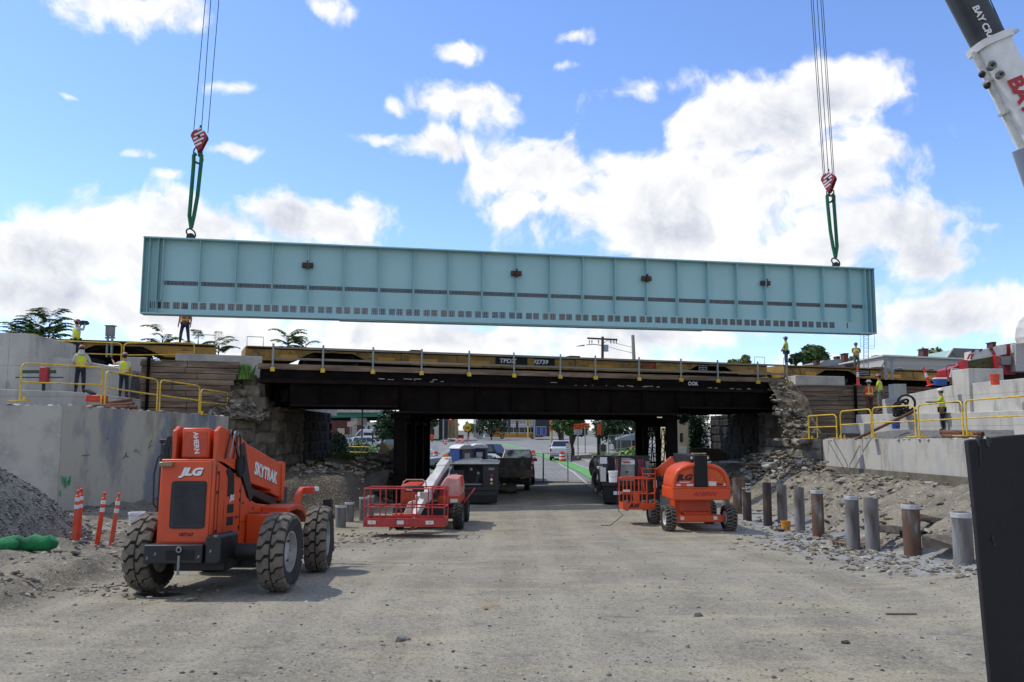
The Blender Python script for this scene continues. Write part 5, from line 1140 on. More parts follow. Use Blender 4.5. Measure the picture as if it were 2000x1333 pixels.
gr(311, 803, 29.3, 388, 811, 31.5, 1.10, 'yellow guard rail with one foot plate in front of the left timber wall', GL1, (0, 1))
gr(391, 811, 31.6, 443, 814, 34.0, .98, 'short yellow guard rail nearest the broken stone abutment on the left', GL1, (0, 0))
gr(58, 712, 32.5, 91, 712, 32.8, .98, 'yellow guard rail partly hidden behind the tall pale concrete block at left', GL2, (0, 0))
gr(97, 712, 32.6, 236, 716, 33.6, .95, 'yellow guard rail behind the worker who is filming', GL2, (0, 0))
gr(240, 718, 33.6, 378, 716, 35.0, 1.0, 'yellow guard rail above the left timber wall, right of the grey box on posts', GL2, (0, 0))
gr(1580, 858, 34.6, 1635, 857, 33.2, .96, 'square yellow guard rail nearest the broken slope right of the bridge', GL3, (1, 1))
gr(1597, 856, 36.4, 1581, 858, 34.7, .96, 'short yellow guard rail turned away from the road behind the first one', GL3, (0, 0))
gr(1643, 857, 33.0, 1703, 855, 31.5, 1.08, 'yellow guard rail in front of the lowest new concrete step', GL3, (1, 1))
gr(1706, 855, 31.4, 1789, 854, 29.4, 1.12, 'yellow guard rail crossed by the leaning rusty pipe', GL3, (0, 1))
gr(1796, 854, 29.2, 1882, 852, 26.6, 1.12, 'yellow guard rail in front of the worker standing alone on the right', GL3, (1, 1))
gr(1889, 852, 26.4, 2050, 851, 22.6, 1.12, 'yellow guard rail cut by the right edge above the black upright panel', GL3, (1, 0))
gr(668, 893, 57, 722, 895, 55, .72, 'yellow handrail on the grass slope beyond the left abutment, in front of the hedge', 'yellow pipe handrail', (0, 0))
# ------------------------------------------------------------------ pipe piles
def pile(x, y, r, top, label, mat, coll=None, grp='steel pipe piles standing in a row'):
    z = H(x, y) - .3; t = thing('pipe_pile', label, 'pipe pile', (x, y, z + .3), group=grp)
    m = MB(); m.lathe([(r, -.3), (r, top), (r * .9, top), (r * .9, top - .06)], n=24); m.build('pipe', mat, t, smooth=40)
    m = MB(); m.lathe([(.001, top - .03), (r * .5, top - .022), (r * .9, top - .035)], n=16, caps=False); m.build('concrete_fill', M('pile_cement', '#a6a8a8', '#8a8c8c', 9, .9), t)
    if coll: m = MB(); m.lathe([(r + .004, coll[0]), (r + .012, coll[0] + .01), (r + .012, coll[1]), (r + .004, coll[1] + .01)], n=24, caps=False); m.build('collar', coll[2], t)
    return t
PG = M('cement_splashed_pile', '#6f6d6b', '#4b3d35', 2.5, .85, streak=(1, 1, .22), lo=.48, hi=.66, c3='#8b8f93', s3=3, l3=.52, h3=.68, bump=.004, bs=25)
PB = M('brown_pile', '#5c4436', '#74706c', 2.5, .85, streak=(1, 1, .22), lo=.5, hi=.66, c3='#8c8e8e', s3=4, l3=.6, h3=.7, bump=.004, bs=25)
PD = M('dark_pile', '#3a3230', '#5a4c42', 2.5, .85, streak=(1, 1, .3), lo=.5, hi=.66, bump=.004, bs=25)
CAPW = M('white_cement', '#b4b6b6', '#9a9c9c', 9, .9)
data = [(1883, 1103, 1001, 35, 'thick pale pipe pile next to the black upright panel', PG, (1.0, 1.1, CAPW)),
        (1783, 1085, 985, 31, 'brown pipe pile with a white cement band round its top', PB, (.93, 1.06, CAPW)),
        (1705, 1077, 973, 26, 'grey pipe pile, right one of the close pair in front of the pallet', PG, None),
        (1667, 1073, 968, 25, 'pipe pile, left one of the close pair in front of the pallet', PG, (1.08, 1.2, CAPW)),
        (1599, 1052, 957, 22, 'brown pipe pile with a pale tongue of cement running down from its top', PB, (1.05, 1.16, CAPW)),
        (1563, 1040, 952, 19, 'slim grey pipe pile just right of the yellow pail', PG, None),
        (1529, 1028, 947, 18, 'grey pipe pile standing behind the yellow pail', PG, None),
        (1500, 1028, 943, 16, 'dark pipe pile left of the yellow pail', PD, None),
        (1460, 1018, 937, 16, 'dark brown pipe pile with chalk numbers and a pale ring', PD, (.9, .95, M('tape_tan', '#9a8566'))),
        (1441, 1003, 934, 17, 'pipe pile standing just left of the one with chalk numbers', PB, None),
        (1418, 996, 930, 14, 'pipe pile close behind the right flank of the orange lift', PG, None)]
for (px, pb, pt, w_, lb, mt, cl) in data:
    p = G(px, pb); h = P(px, pt, p.y).z - p.z; r = w_ / 2 / FPX * p.y * 1.02
    t = pile(p.x, p.y, r, h, lb, mt, None if cl is None else (h - (.12 if cl[2] is CAPW else .35), h - (0.01 if cl[2] is CAPW else .31), cl[2]))
    if px == 1460: text('153', .26, WLET, t, (0, -r - .006, h - .28), (0, 0, -1), (1, 0, 0), bold=.004, ext=.003, name='chalk_number')
for (px, pb, pt, w_, lb, mt) in ((665, 1030, 987, 20, 'stubby pipe pile cut low beside the front tyre of the telehandler', PG), (682, 1020, 981, 17, 'short pipe pile with white rim behind the stubby one', PG),
                    (709, 1018, 971, 15, 'taller dark pipe pile just left of the red basket', PG), (724, 1008, 968, 12, 'pipe pile seen through the corner of the red basket', PG)):
    p = G(px, pb); h = P(px, pt, p.y).z - p.z; pile(p.x, p.y, w_ / 2 / FPX * p.y, h, lb, mt, (h - .08, h - .01, CAPW))
# pallet, planks, slabs and pails by the piles
pp = G(1700, 1066); t = thing('pallet', 'broken wooden pallet lying behind the close pair of pipe piles', 'pallet', pp, rz=R(12))
m = MB()
for k in range(6): m.box((0, -.5 + k * .2, .13 + random.uniform(-.01, .01)), (1.9, .12, .02), jit=.01)
m.build('deck_boards', TIMBER, t)
m = MB()
for x in (-.8, 0, .8): m.bx(x - .05, x + .05, -.55, .55, .02, .12)
m.build('bearers', TIMBER, t)
bucket(G(1535, 1036), M('yellow_pail', '#cf8a1c', None, rough=.5), 'dirty yellow pail standing at the foot of a pipe pile', .16, .32)
bucket(G(266, 1030) , WHTC, 'white pail behind the rear left tyre of the telehandler', .21, .42)
def slabrock(px, py, Y, sz, label, rot=(0, 0, 0), mat=None, z=None, name='stone_slab'):
    p = P(px, py, Y); rm = Matrix.Rotation(rot[2], 3, 'Z') @ Matrix.Rotation(rot[0], 3, 'X') @ Matrix.Rotation(rot[1], 3, 'Y'); m = MB()
    hv, hf = random.choice(HULLS); m.add([p + rm @ V((max(-.62, min(.62, q[0])) * sz[0], max(-.62, min(.62, q[1])) * sz[1], max(-.5, min(.5, q[2])) * sz[2])) for q in hv], hf)
    return m.build(name, mat or BROKEN, smooth=0, o=p, bevel=.02, seg=1, label=label, cat='stone')
DST = M('dark_slab', '#4d4942', '#35312c', 1.5, .95, bump=.02, bs=10)
MST = M('tan_slab', '#857c6a', '#6a6252', 1.5, .95, bump=.02, bs=10)
slabrock(635, 932, 37.5, (2.2, 1.0, .95), 'dark flat boulder at the foot of the left abutment under the bridge', mat=DST)
slabrock(697, 915, 39, (2.6, 1.4, 1.05), 'big rounded slab leaning among the rubble left of the bridge pier', (0, .35, .2), mat=DST)
slabrock(715, 944, 36.5, (1.8, 1.0, .8), 'grey boulder in front of the leaning rounded slab', (.1, -.2, .5), mat=DST)
slabrock(752, 898, 44, (1.1, .8, 1.3), 'upright tan block in the rubble pile left of the bridge pier', (.2, .2, .3), mat=MST)
slabrock(770, 886, 46, (1.5, .9, .8), 'tan block on top of the rubble pile left of the bridge pier', (0, .35, .1), mat=MST)
slabrock(772, 905, 43, (1.8, 1.0, .6), 'flat tan slab tilted against the bridge pier', (0, -.3, .2), mat=MST)
slabrock(735, 905, 44, (1.5, 1.0, 1.1), 'square tan block left of the upright block in the rubble', (0, .05, .1), mat=MST)
slabrock(742, 925, 41, (3.0, .8, .5), 'long dark beam shaped stone under the rubble pile', (0, .08, .0), mat=DST)
slabrock(1510, 900, 43, (1.6, .5, .25), 'long pale slab leaning on the right rubble under the bridge', (0, -.28, .1), mat=BROKEN)
slabrock(1425, 903, 44, (.9, .5, .12), 'flat white slab behind the orange lift', mat=CAPW)
slabrock(1475, 893, 44, (1.9, .35, .16), 'narrow grey stone beam lying on the right rubble', (0, -.35, .2), mat=BROKEN)
slabrock(1505, 911, 40, (.75, .5, .4), 'pale rounded block on the front of the right rubble', mat=CAPW)
slabrock(1840, 1060, 20.5, (.7, .6, .35), 'concrete lump beside the painted dark hole near the last pipe pile', mat=BROKEN)
slabrock(1750, 1035, 23.5, (1.8, .4, .22), 'long broken concrete beam in the bank behind the pallet', (0, .1, .3), mat=BROKEN)
slabrock(1835, 1020, 23, (1.9, .4, .2), 'thin concrete beam sticking out of the right bank', (0, .25, .3), mat=BROKEN)
m = MB()       # small rubble heaps
def rub(px, py, Y, n, sx, sy, sz, s0, s1, mats=1):
    c = P(px, py, Y)
    for i in range(n):
        x = c.x + random.gauss(0, sx); y = c.y + random.gauss(0, sy); s = random.uniform(s0, s1); m.mi(random.randrange(3)); m.rock((x, y, max(H(x, y) + s * .2, 0) + abs(random.gauss(0, sz)) * math.exp(-((x - c.x) / sx / 1.3) ** 2)), (s * 1.5, s, s * .6))
rub(1500, 905, 42, 420, 1.0, 1.3, .35, .06, .24); rub(1560, 915, 38, 300, .7, 1.3, .2, .05, .18); rub(700, 930, 38, 160, 2.3, 1.6, .18, .06, .22); rub(760, 915, 42, 80, .9, 1.6, .3, .08, .26)
rub(620, 935, 35, 160, 1.4, 1.0, .1, .04, .14); rub(1620, 1010, 27, 160, 1.2, 2.4, .03, .04, .13); rub(1620, 1060, 22.5, 320, 1.0, 1.8, .03, .03, .09); rub(1750, 1120, 17, 200, .9, 1.6, .02, .02, .07)
rub(1700, 980, 30, 180, 1.2, 3, .05, .04, .14); rub(700, 1045, 24.5, 120, .9, 1.0, .02, .02, .07); rub(150, 1000, 19, 140, 1.8, 1.6, .05, .03, .1); rub(200, 1090, 13.4, 120, 1.2, .5, .03, .02, .06)
m.build('rubble', [M('rubble_grey', '#7b766c', '#5f5a50', 3, .95), M('rubble_tan', '#857962', '#6a604e', 3, .95), M('rubble_pale', '#a29d92', '#868178', 3, .95)], smooth=0, kind='stuff')
m = MB(); p = G(1800, 1058); m.box(p + V((.15, .35, .12)), (1.0, .25, .18)); m.build('painted_void', BLACKM, smooth=0, o=p, kind='structure')  # solid black box, the darkness of a hole painted as a shape
# ------------------------------------------------------------------ delineator posts, sock
def delin(px, pb, pt, label, lean, mat):
    p = G(px, pb); h = P(px, pt, p.y).z - p.z; lean = V(lean); t = thing('delineator_post', label, 'marker post', p, group='orange delineator posts with white bands')
    ax = (V((0, 0, 1)) + lean).normalized(); k = h / 1.15
    m = MB(); m.lathe([(.20, 0), (.21, .02), (.20, .035), (.10, .05), (.06, .055)], n=8); m.build('rubber_base', M('base_grey', '#6d6760', '#544f49', 5, .9), t)
    m = MB(); m.lathe([(.055, .03), (.05, .5 * k), (.047, 1.0 * k), (.04, 1.03 * k), (.022, 1.04 * k), (.02, 1.09 * k), (.036, 1.10 * k), (.038, 1.14 * k), (.02, 1.15 * k)], (0, 0, 0), ax, 16); m.build('post', mat, t, smooth=50)
    for z in (.74, .90): m = MB(); m.lathe([(.0505, z * k), (.0500, (z + .085) * k)], (0, 0, 0), ax, 16, caps=False); m.build('reflective_band', RFL, t)
    return t
delin(144, 1062, 957, 'dusty orange post with two white bands, leftmost of the four', (.03, 0, 0), OPLF)
delin(152, 1058, 954, 'orange post standing close behind the leftmost dusty one', (.02, 0, 0), OPL)
delin(189, 1064, 961, 'bright orange post with white bands leaning right, third of the four', (.1, 0, 0), OPL)
delin(216, 1066, 962, 'faded pinkish orange post with white bands leaning right, beside the telehandler tyre', (.11, 0, 0), OPLF)
m = MB(); p = G(58, 1076); c = [V((-.55, -.18, .13)), V((-.4, -.16, .15)), (V((-.22, -.05, .16))), V((-.1, 0, .13)), V((.08, .04, .17)), V((.22, .03, .145)), V((.36, .05, .16)), V((.5, .08, .12))]
m.tube([p + q for q in c], .16, 16, taper=[.45, .95, 1.05, .85, 1.05, .9, 1.0, .4]); m.sph(p + V((-.36, -.25, .14)), (.30, .17, .16), 16, 12)
m.build('silt_sock', NET, smooth=60, o=p, label='stuffed bright green mesh sock lying on the ground at the left', cat='silt sock')
# scrap: rusty pipes on left wall, pipes right, signal boxes, tools
def pipes(lst, label, loc, r, mat=RUSTO):
    for i, (a, b, lb) in enumerate(lst):
        m = MB(); m.cyl(a, b, r, n=14); m.build('rusty_pipe', mat, o=(V(a) + V(b)) / 2, label=lb, cat='pipe', group=label)
q = lambda x, y, Y: P(x, y, Y)
pipes([(q(170, 795, 27.5), q(262, 790, 27.6), 'upper rusty pipe on top of the stained wall under the guard rail'), (q(200, 790, 28.2), q(258, 781, 28.4), 'shorter rusty pipe lying behind the other two on the wall'), (q(205, 797, 27.1), q(268, 796, 27.3), 'front rusty pipe with ragged end overhanging the stained wall')], 'rusty pipes lying on the left wall', 0, .07)
pipes([(q(1672, 858, 33.4), q(1788, 802, 29.7), 'long dark red pipe leaning across the guard rail on the right')], 'leaning pipe', 0, .055)
pipes([(q(1838, 845, 28), q(1920, 848, 26.6), 'top pipe of the small stack behind the guard rail on the right'), (q(1842, 852, 27.8), q(1918, 856, 26.4), 'lower pipe of the small stack behind the guard rail on the right')], 'pipes stacked on the right wall', 0, .08)
def sigbox(px, pb, pt, Y, wpx, label):
    a = P(px, pb, Y); b = P(px, pt, Y); w_ = wpx / FPX * Y; hh = b.z - a.z; t = thing('junction_box', label, 'junction box', a, group='grey boxes on twin posts')
    for s in (-1, 1): m = MB(); m.bar((s * w_ * .32, 0, 0), (s * w_ * .32, 0, hh), .07, .09, up=(0, 1, 0)); m.build('post', GALV, t)
    m = MB(); m.bx(-w_ / 2, w_ / 2, -.14, .12, hh * .68, hh); m.build('cabinet', GREY, t, bevel=.01); MB().bx(-w_ / 2 - .03, w_ / 2 + .05, -.17, .15, hh, hh + .04).build('lid', GREY, t)
    m = MB(); m.bx(-w_ * .7, w_ * .7, -.03, .03, hh * .6, hh * .66); m.build('crossbar', GALV, t)
sigbox(213, 698, 638, 34.5, 14, 'grey electrical box on twin posts beside the left guard rails')
t2 = thing('equipment_stand', 'grey metal stand with an angled arm on the right pedestal behind the worker in lime', 'stand', P(1735, 742, 39.8))
m = MB(); m.bx(-.15, -.05, -.05, .05, 0, 1.0); m.bx(.15, .25, -.05, .05, 0, 1.05); m.bx(-.2, .35, -.06, .06, .95, 1.05); m.bx(-.2, .3, -.06, .06, .4, .5); m.bar((-.1, 0, .95), (-.28, 0, .6), .05); m.build('frame', GALV, t2)
def drill(px, py, Y, label):
    t = thing('concrete_drill', label, 'machine', P(px, py, Y)); m = MB(); m.bx(-.12, .14, -.1, .1, -.1, .4); m.build('motor', RLET, t, bevel=.03); m = MB(); m.bx(-.7, .35, -.04, .04, .2, .3); m.bx(-.9, .6, -.02, .02, .05, .09); m.build('arm', M('dark_green_steel', '#274a3c'), t); m = MB(); m.cyl((0, 0, -.35), (0, 0, -.1), .05); m.build('bit', DARK, t)
drill(86, 742, 26.1, 'red machine with dark arms clamped to the left concrete step')
t = thing('tool_case', 'open orange case lying behind the guard rail on the left wall', 'tool case', P(192, 785, 28.3)); m = MB(); m.bx(-.35, .25, -.2, .2, 0, .22); m.build('case', OPL, t, bevel=.03); MB().box((-.3, 0, .33), (.3, .35, .08), Matrix.Rotation(.5, 3, 'Y')).build('lid', BLACK, t, bevel=.02)
bucket(P(118, 708, 34), WHTC, 'white pail beside the leg of the worker who is filming', .17, .38)
bucket(P(1944, 752, 29.5), OPL, 'bright orange pail on the long right wall in front of the crane', .16, .38)
bucket(P(1750, 838, 32.5), BLU, 'blue pail behind the leaning pipe on the right gravel', .16, .34)
bucket(P(600, 938, 35), WHTC, 'white pail on the ledge beside the left stone abutment', .14, .3)
t = thing('cooler', 'blue cooler with white lid beside the raised concrete block on the right', 'cooler', P(1836, 753, 33.2)); MB().bx(-.22, .22, -.15, .15, 0, .24).build('body', BLU, t, bevel=.02); MB().bx(-.23, .23, -.16, .16, .243, .3).build('lid', WHTC, t, bevel=.02)
m = MB()
for k in range(8): p = P(1752 + k * 2, 800 - k * .8, 35.2); m.torus(p + V((.1 * math.sin(k * 2), 0, -.2 + .05 * k)), .14 + .028 * k, .05, (.5 * math.sin(k * 3), .6, .9 * math.cos(k * 2)), 18, 6)
m.build('cable_coil', BLACKM, o=P(1755, 800, 35.2), label='tangled black cable coil lying behind the right guard rail', cat='cable coil')
def cone(px, pb, pt, Y, label, lean=0, name='traffic_cone'):
    a = P(px, pb, Y); h = P(px, pt, Y).z - a.z; t = thing(name, label, 'traffic cone', a); ax = V((lean, 0, 1)).normalized()
    m = MB(); m.lathe([(.16, 0), (.15, .03), (.08, .04), (.04, h)], (0, 0, 0), ax, 14); m.build('cone', OPL, t); m = MB(); m.lathe([(.069, h * .45), (.056, h * .68)], (0, 0, 0), ax, 14, caps=False); m.build('white_band', RFL, t)
cone(1676, 753, 716, 40, 'slim orange cone standing upright at the foot of the right rail car'); cone(1816, 753, 716, 37, 'orange cone leaning against the rail car right of the bridge', -.3); cone(1828, 752, 734, 35.5, 'small orange and white cone between the leaning one and the blue cooler')
# black upright panel in the right foreground
YB = 4.2
def pbk(x, y): return P(x, y, YB)
top = [(1889, 861), (1897, 859), (1905, 858), (1908, 862), (1912, 856), (1926, 857), (1931, 861), (1938, 855), (1960, 852), (2000, 849), (2110, 842)]
m = MB(); poly = [pbk(x, y) for x, y in top] + [V((pbk(2160, 1400).x, YB, .5)), V((pbk(1941, 1400).x, YB, .5)), pbk(1935, 1333), pbk(1922, 1200), pbk(1905, 1010)]
m.prism(poly, (0, .035, 0))
t = thing('black_panel', 'tall black painted panel with a chipped pale top edge standing close at the right', 'panel', (pbk(1940, 1000).x + .15, YB, .7)); m.build('board', M('black_tarred_board', '#121214', '#19191c', 3, .8, bump=.006, bs=12, c3='#26252a', s3=9, l3=.63, h3=.75, streak=(1, 1, .5)), t, w=True, bevel=.008)
m = MB()
for (x, y, w_, h_) in ((1911, 862, .008, .05), (1929, 864, .014, .05), (1934, 861, .008, .03), (1939, 1052, .008, .03), (1942, 1062, .006, .02), (1914, 890, .004, .12)): p = pbk(x, y); m.box(p + V((0, -.003, 0)), (w_, .006, h_), jit=.002)
m.build('chipped_paint', M('chip_grey', '#38393b', '#222325', 20, .8), t, w=True)
# marks sprayed on the walls
def marks(strokes, Y_of, mat, parent, name='spray_mark', r=.012):
    m = MB()
    for st_ in strokes: m.tube([Y_of(x, y) for x, y in st_], r, 5)
    return m.build(name, mat, parent, w=True)
def onwall(x, y):       # point of the stained left wall seen at pixel
    d = ray(x, y); o = V((0, 0, EYE)); a = V((-13.0, 24.02)); b = V((-12.4, 28)) if x < 240 else V((-11.75, 32.2)); a = a if x < 240 else V((-12.4, 28))
    t_ = b - a; k = (a.x * t_.y - a.y * t_.x) / (d.x * t_.y - d.y * t_.x); return o + d * (k * .998)
marks([[(121, 930), (122, 945), (125, 932), (127, 946)], [(130, 932), (128, 948), (133, 948), (133, 941), (129, 941)], [(126, 946), (129, 953)], [(136, 934), (136, 948)], [(134, 940), (139, 939)], [(138, 930), (137, 945)], [(118, 958), (119, 970)]], onwall, M('green_spray', '#1f9c5a'), lw, r=.014)
marks([[(240, 897), (246, 890), (247, 884)], [(246, 890), (251, 893)], [(262, 884), (266, 878), (272, 885)], [(292, 868), (297, 860)], [(290, 876), (294, 870), (298, 872)], [(160, 890), (176, 889)], [(208, 855), (212, 858)]], onwall, BLK, lw, 'crack_mark', r=.008)
# ------------------------------------------------------------------ people
def skin(name, pts, edges, mat, parent, sub=2):
    me = bpy.data.meshes.new(name); me.from_pydata([p[0] for p in pts], edges, []); me.materials.append(mat)
    ob = bpy.data.objects.new(name, me); col.objects.link(ob); ob.parent = parent
    s = ob.modifiers.new('s', 'SKIN'); s.use_smooth_shade = True
    for i, (c, r) in enumerate(pts):
        q = me.skin_vertices[0].data[i]; r = r if isinstance(r, tuple) else (r, r); q.radius = r; q.use_root = (i == 0)
    b = ob.modifiers.new('b', 'SUBSURF'); b.levels = sub; b.render_levels = sub
    return ob
def person(loc, rz, label, shirt=LIME, trousers=JEAN, vest=None, hat=HATW, pose=None, h=1.78, sleeves='short', hair=None, group=None, bag=None):
    t = thing('person', label, 'person', loc, rz=rz, group=group)
    J = dict(pel=(0, 0, .96), wai=(0, -.01, 1.12), che=(0, 0, 1.32), nek=(0, .0, 1.50), hd0=(0, .02, 1.60), hd1=(0, .02, 1.70), hd2=(0, .01, 1.79),
             shL=(-.19, 0, 1.43), elL=(-.26, -.03, 1.16), wrL=(-.27, .06, .92), shR=(.19, 0, 1.43), elR=(.26, -.03, 1.16), wrR=(.27, .06, .92),
             hiL=(-.09, 0, .93), knL=(-.12, .03, .51), anL=(-.13, 0, .09), toL=(-.16, .16, .04), hiR=(.09, 0, .93), knR=(.12, .03, .51), anR=(.13, 0, .09), toR=(.16, .16, .04))
    J.update(pose or {}); J = {k: V(v) for k, v in J.items()}
    names = ['pel', 'wai', 'che', 'nek', 'hd0', 'hd1', 'hd2', 'shL', 'elL', 'wrL', 'shR', 'elR', 'wrR', 'hiL', 'knL', 'anL', 'toL', 'hiR', 'knR', 'anR', 'toR']
    rad = dict(pel=(.15, .10), wai=(.135, .095), che=(.165, .11), nek=.058, hd0=.075, hd1=(.08, .095), hd2=.06, shL=.062, shR=.062, elL=.043, elR=.043, wrL=.03, wrR=.03, hiL=.085, hiR=.085, knL=.058, knR=.058, anL=.042, anR=.042, toL=.035, toR=.035)
    pts = [(J[n], rad[n]) for n in names]; ix = {n: i for i, n in enumerate(names)}
    E = [(ix[a], ix[b]) for a, b in (('pel', 'wai'), ('wai', 'che'), ('che', 'nek'), ('nek', 'hd0'), ('hd0', 'hd1'), ('hd1', 'hd2'), ('che', 'shL'), ('shL', 'elL'), ('elL', 'wrL'), ('che', 'shR'), ('shR', 'elR'), ('elR', 'wrR'), ('pel', 'hiL'), ('hiL', 'knL'), ('knL', 'anL'), ('anL', 'toL'), ('pel', 'hiR'), ('hiR', 'knR'), ('knR', 'anR'), ('anR', 'toR'))]
    # hands: palm, four bent fingers of different lengths and a thumb from the side of the palm
    for s, el, wr in ((-1, 'elL', 'wrL'), (1, 'elR', 'wrR')):
        d = (J[wr] - J[el]).normalized(); sd_ = d.cross(V((1, 0, 0))); sd_ = sd_.normalized() if sd_.length > .2 else V((0, 1, 0)); pl = d.cross(sd_).normalized()
        n0 = len(pts); pts.append((J[wr] + d * .06, (.036, .018))); E.append((ix[wr], n0))
        for k, ln in enumerate((.062, .072, .068, .054)):
            o = sd_ * (.027 - .018 * k); a = len(pts); pts.append((J[wr] + d * .10 + o, .0085)); pts.append((J[wr] + d * (.10 + ln * .6) + o + pl * s * .008, .008)); pts.append((J[wr] + d * (.10 + ln) + o + pl * s * .024, .007)); E += [(n0, a), (a, a + 1), (a + 1, a + 2)]
        a = len(pts); pts.append((J[wr] + d * .045 + sd_ * .045, .011)); pts.append((J[wr] + d * .085 + sd_ * .062, .009)); E += [(n0, a), (a, a + 1)]
    skin('body', pts, E, SKIN, t, 1)
    # face: nose and ears belong to the body but are tiny; eyes and mouth are not visible at this size
    g = .017
    sh = ['wai', 'che', 'nek', 'shL', 'elL', 'wrL', 'shR', 'elR', 'wrR', 'pel']
    P2 = lambda n, k=g, mul=1: (J[n], (rad[n][0] + k, rad[n][1] + k) if isinstance(rad[n], tuple) else rad[n] + k)
    mid = lambda a, b, f=.6: J[a].lerp(J[b], f)
    sp = [P2('pel', .012), P2('wai'), P2('che'), (J['nek'] - V((0, 0, .04)), .07), P2('shL'), P2('shR')]
    se = [(0, 1), (1, 2), (2, 3), (2, 4), (2, 5)]
    for s, a, b, c in ((4, 'shL', 'elL', 'wrL'), (5, 'shR', 'elR', 'wrR')):
        n0 = len(sp)
        if sleeves == 'long': sp += [(J[b], .055), (mid(b, c, .9), .042)]; se += [(s, n0), (n0, n0 + 1)]
        else: sp += [(mid(a, b, .75), .062)]; se += [(s, n0)]
    skin('shirt', sp, se, shirt, t, 1)
    tp = [P2('pel', .02), P2('hiL'), P2('knL', .022), (mid('knL', 'anL', .93), .062), P2('hiR'), P2('knR', .022), (mid('knR', 'anR', .93), .062)]
    skin('trousers', tp, [(0, 1), (1, 2), (2, 3), (0, 4), (4, 5), (5, 6)], trousers, t, 1)
    if vest: skin('vest', [(J['wai'], (.195, .15)), (J['che'], (.225, .165)), (J['nek'] - V((0, 0, .07)), .10), (J['pel'] + V((0, 0, .05)), (.20, .155)), (J['shL'].lerp(J['che'], .02) + V((0, 0, .01)), .092), (J['shR'].lerp(J['che'], .02) + V((0, 0, .01)), .092)], [(3, 0), (0, 1), (1, 2), (1, 4), (1, 5)], vest, t, 1)
    for s in 'LR':
        a, o = J['an' + s], J['to' + s]; skin('boot', [(a + V((0, 0, .12)), .058), (a, .055), (a.lerp(o, .5) - V((0, 0, .02)), .05), (o, .042)], [(0, 1), (1, 2), (2, 3)], BOOT, t, 1)
    ax = (J['hd2'] - J['hd0']).normalized(); o = J['hd1']
    fw = V((0, 1, 0)); fw = (fw - ax * fw.dot(ax)).normalized(); rt = fw.cross(ax)
    rm = Matrix((rt, fw, ax)).transposed()
    m = MB(); hb = V((0, 0, .035)); vs = MB(); vs.sph((0, 0, 0), (.118, .145, .12), 18, 10)
    m.add([o + rm @ (V((p[0], p[1], max(p[2], -.004))) + hb) for p in vs.v], vs.f)
    br_ = MB(); br_.lathe([(.11, 0), (.155, -.004), (.155, .006), (.11, .012)], n=20); m.add([o + rm @ (V((p[0], p[1] * 1.15 + .012, p[2])) + hb) for p in br_.v], br_.f)
    m.build('hard_hat', hat, t, smooth=60)
    m = MB(); m.add([o + rm @ V(p) for p in ((-.013, .085, .01), (.013, .085, .01), (.018, .112, -.03), (-.018, .112, -.03), (0, .085, -.045))], [[0, 1, 2, 3], [3, 2, 4], [0, 3, 4], [1, 4, 2]]); m.build('nose', SKIN, t)
    for s in (-1, 1): MB().sph(o + rm @ V((s * .034, .084, .005)), (.012, .008, .008), 8, 6).build('eye', BLACK, t); MB().sph(o + rm @ V((s * .088, -.002, -.01)), (.012, .022, .032), 8, 6).build('ear', SKIN, t)
    MB().sph(o + rm @ V((0, .083, -.06)), (.024, .008, .006), 8, 6).build('mouth', M('lips', '#7b4438'), t)
    m = MB(); m.sph(o + rm @ V((0, -.03, -.02)), (.086, .085, .075), 12, 8); m.build('hair', hair or M('dark_hair', '#2a1e17', None, rough=.9), t, smooth=60)
    if bag: bag(t, J)
    k = h / 1.82; t.scale = (k, k, k)
    return t
# pixel of the feet, distance, facing (rz: 0 looks away from the camera, pi towards it)
crossL = dict(elL=(-.27, .04, 1.18), wrL=(-.02, .20, 1.22), elR=(.27, .04, 1.18), wrR=(.04, .22, 1.16))
def camera_bag(t, J):
    m = MB(); m.bx(-.12, .14, .14, .42, 1.62, 1.80); m.cyl((.0, .42, 1.71), (.0, .52, 1.71), .06); m.build('video_camera', BLACK, t, bevel=.02)
def belt(t, J):
    m = MB(); m.lathe([(.17, -.03), (.185, 0), (.17, .03)], (0, 0, .98), n=18, caps=False); m.bx(-.28, -.15, -.1, .1, .72, .97); m.bx(.15, .28, -.1, .1, .72, .97); m.build('tool_belt', BRNC, t, bevel=.02)
def scarf(t, J):
    m = MB(); m.lathe([(.10, 0), (.115, -.10), (.15, -.2)], (0, -.02, 1.66), n=16, caps=False); m.build('neck_cloth', GREYC, t)
person(P(146, 707, 33.4), R(-35), 'worker crouching on one knee filming upwards with a camera behind the left guard rail', GREYC, NAVC, VLIME, HATR,
       dict(wrL=(-.1, .26, 1.66), elL=(-.3, .12, 1.36), wrR=(.12, .28, 1.66), elR=(.32, .12, 1.36), knL=(-.28, .2, .5), anL=(-.42, -.05, .1), toL=(-.5, .08, .04), hd2=(0, -.03, 1.79)), 1.72, 'long', bag=camera_bag)
person(P(155, 768, 31.2), R(25), 'worker in lime vest and white neck cloth standing on the left step, seen from behind', GREYC, NAVC, VLIME, HATR, dict(wrR=(.34, .22, 1.12), elR=(.33, .02, 1.14), wrL=(-.2, .28, 1.12)), 1.80, 'long', bag=scarf)
person(P(240, 778, 31.8), R(5), 'worker in lime vest and dark trousers with one raised arm facing the left timber wall', GREYC, NAVC, VLIME, HATR, dict(elL=(-.42, .12, 1.36), wrL=(-.56, .26, 1.52)), 1.74)
person(fcpos(-1) + BD * 12.95 + BN * -.6 + V((0, 0, 0)), R(180), 'worker in orange vest on the left rail car, head hidden behind the girder', BRNC, JEAN, VORG, HATW, dict(knL=(-.16, .03, .51), anL=(-.2, 0, .09), toL=(-.22, .16, .04), knR=(.16, .03, .51), anR=(.2, 0, .09)), 1.8)
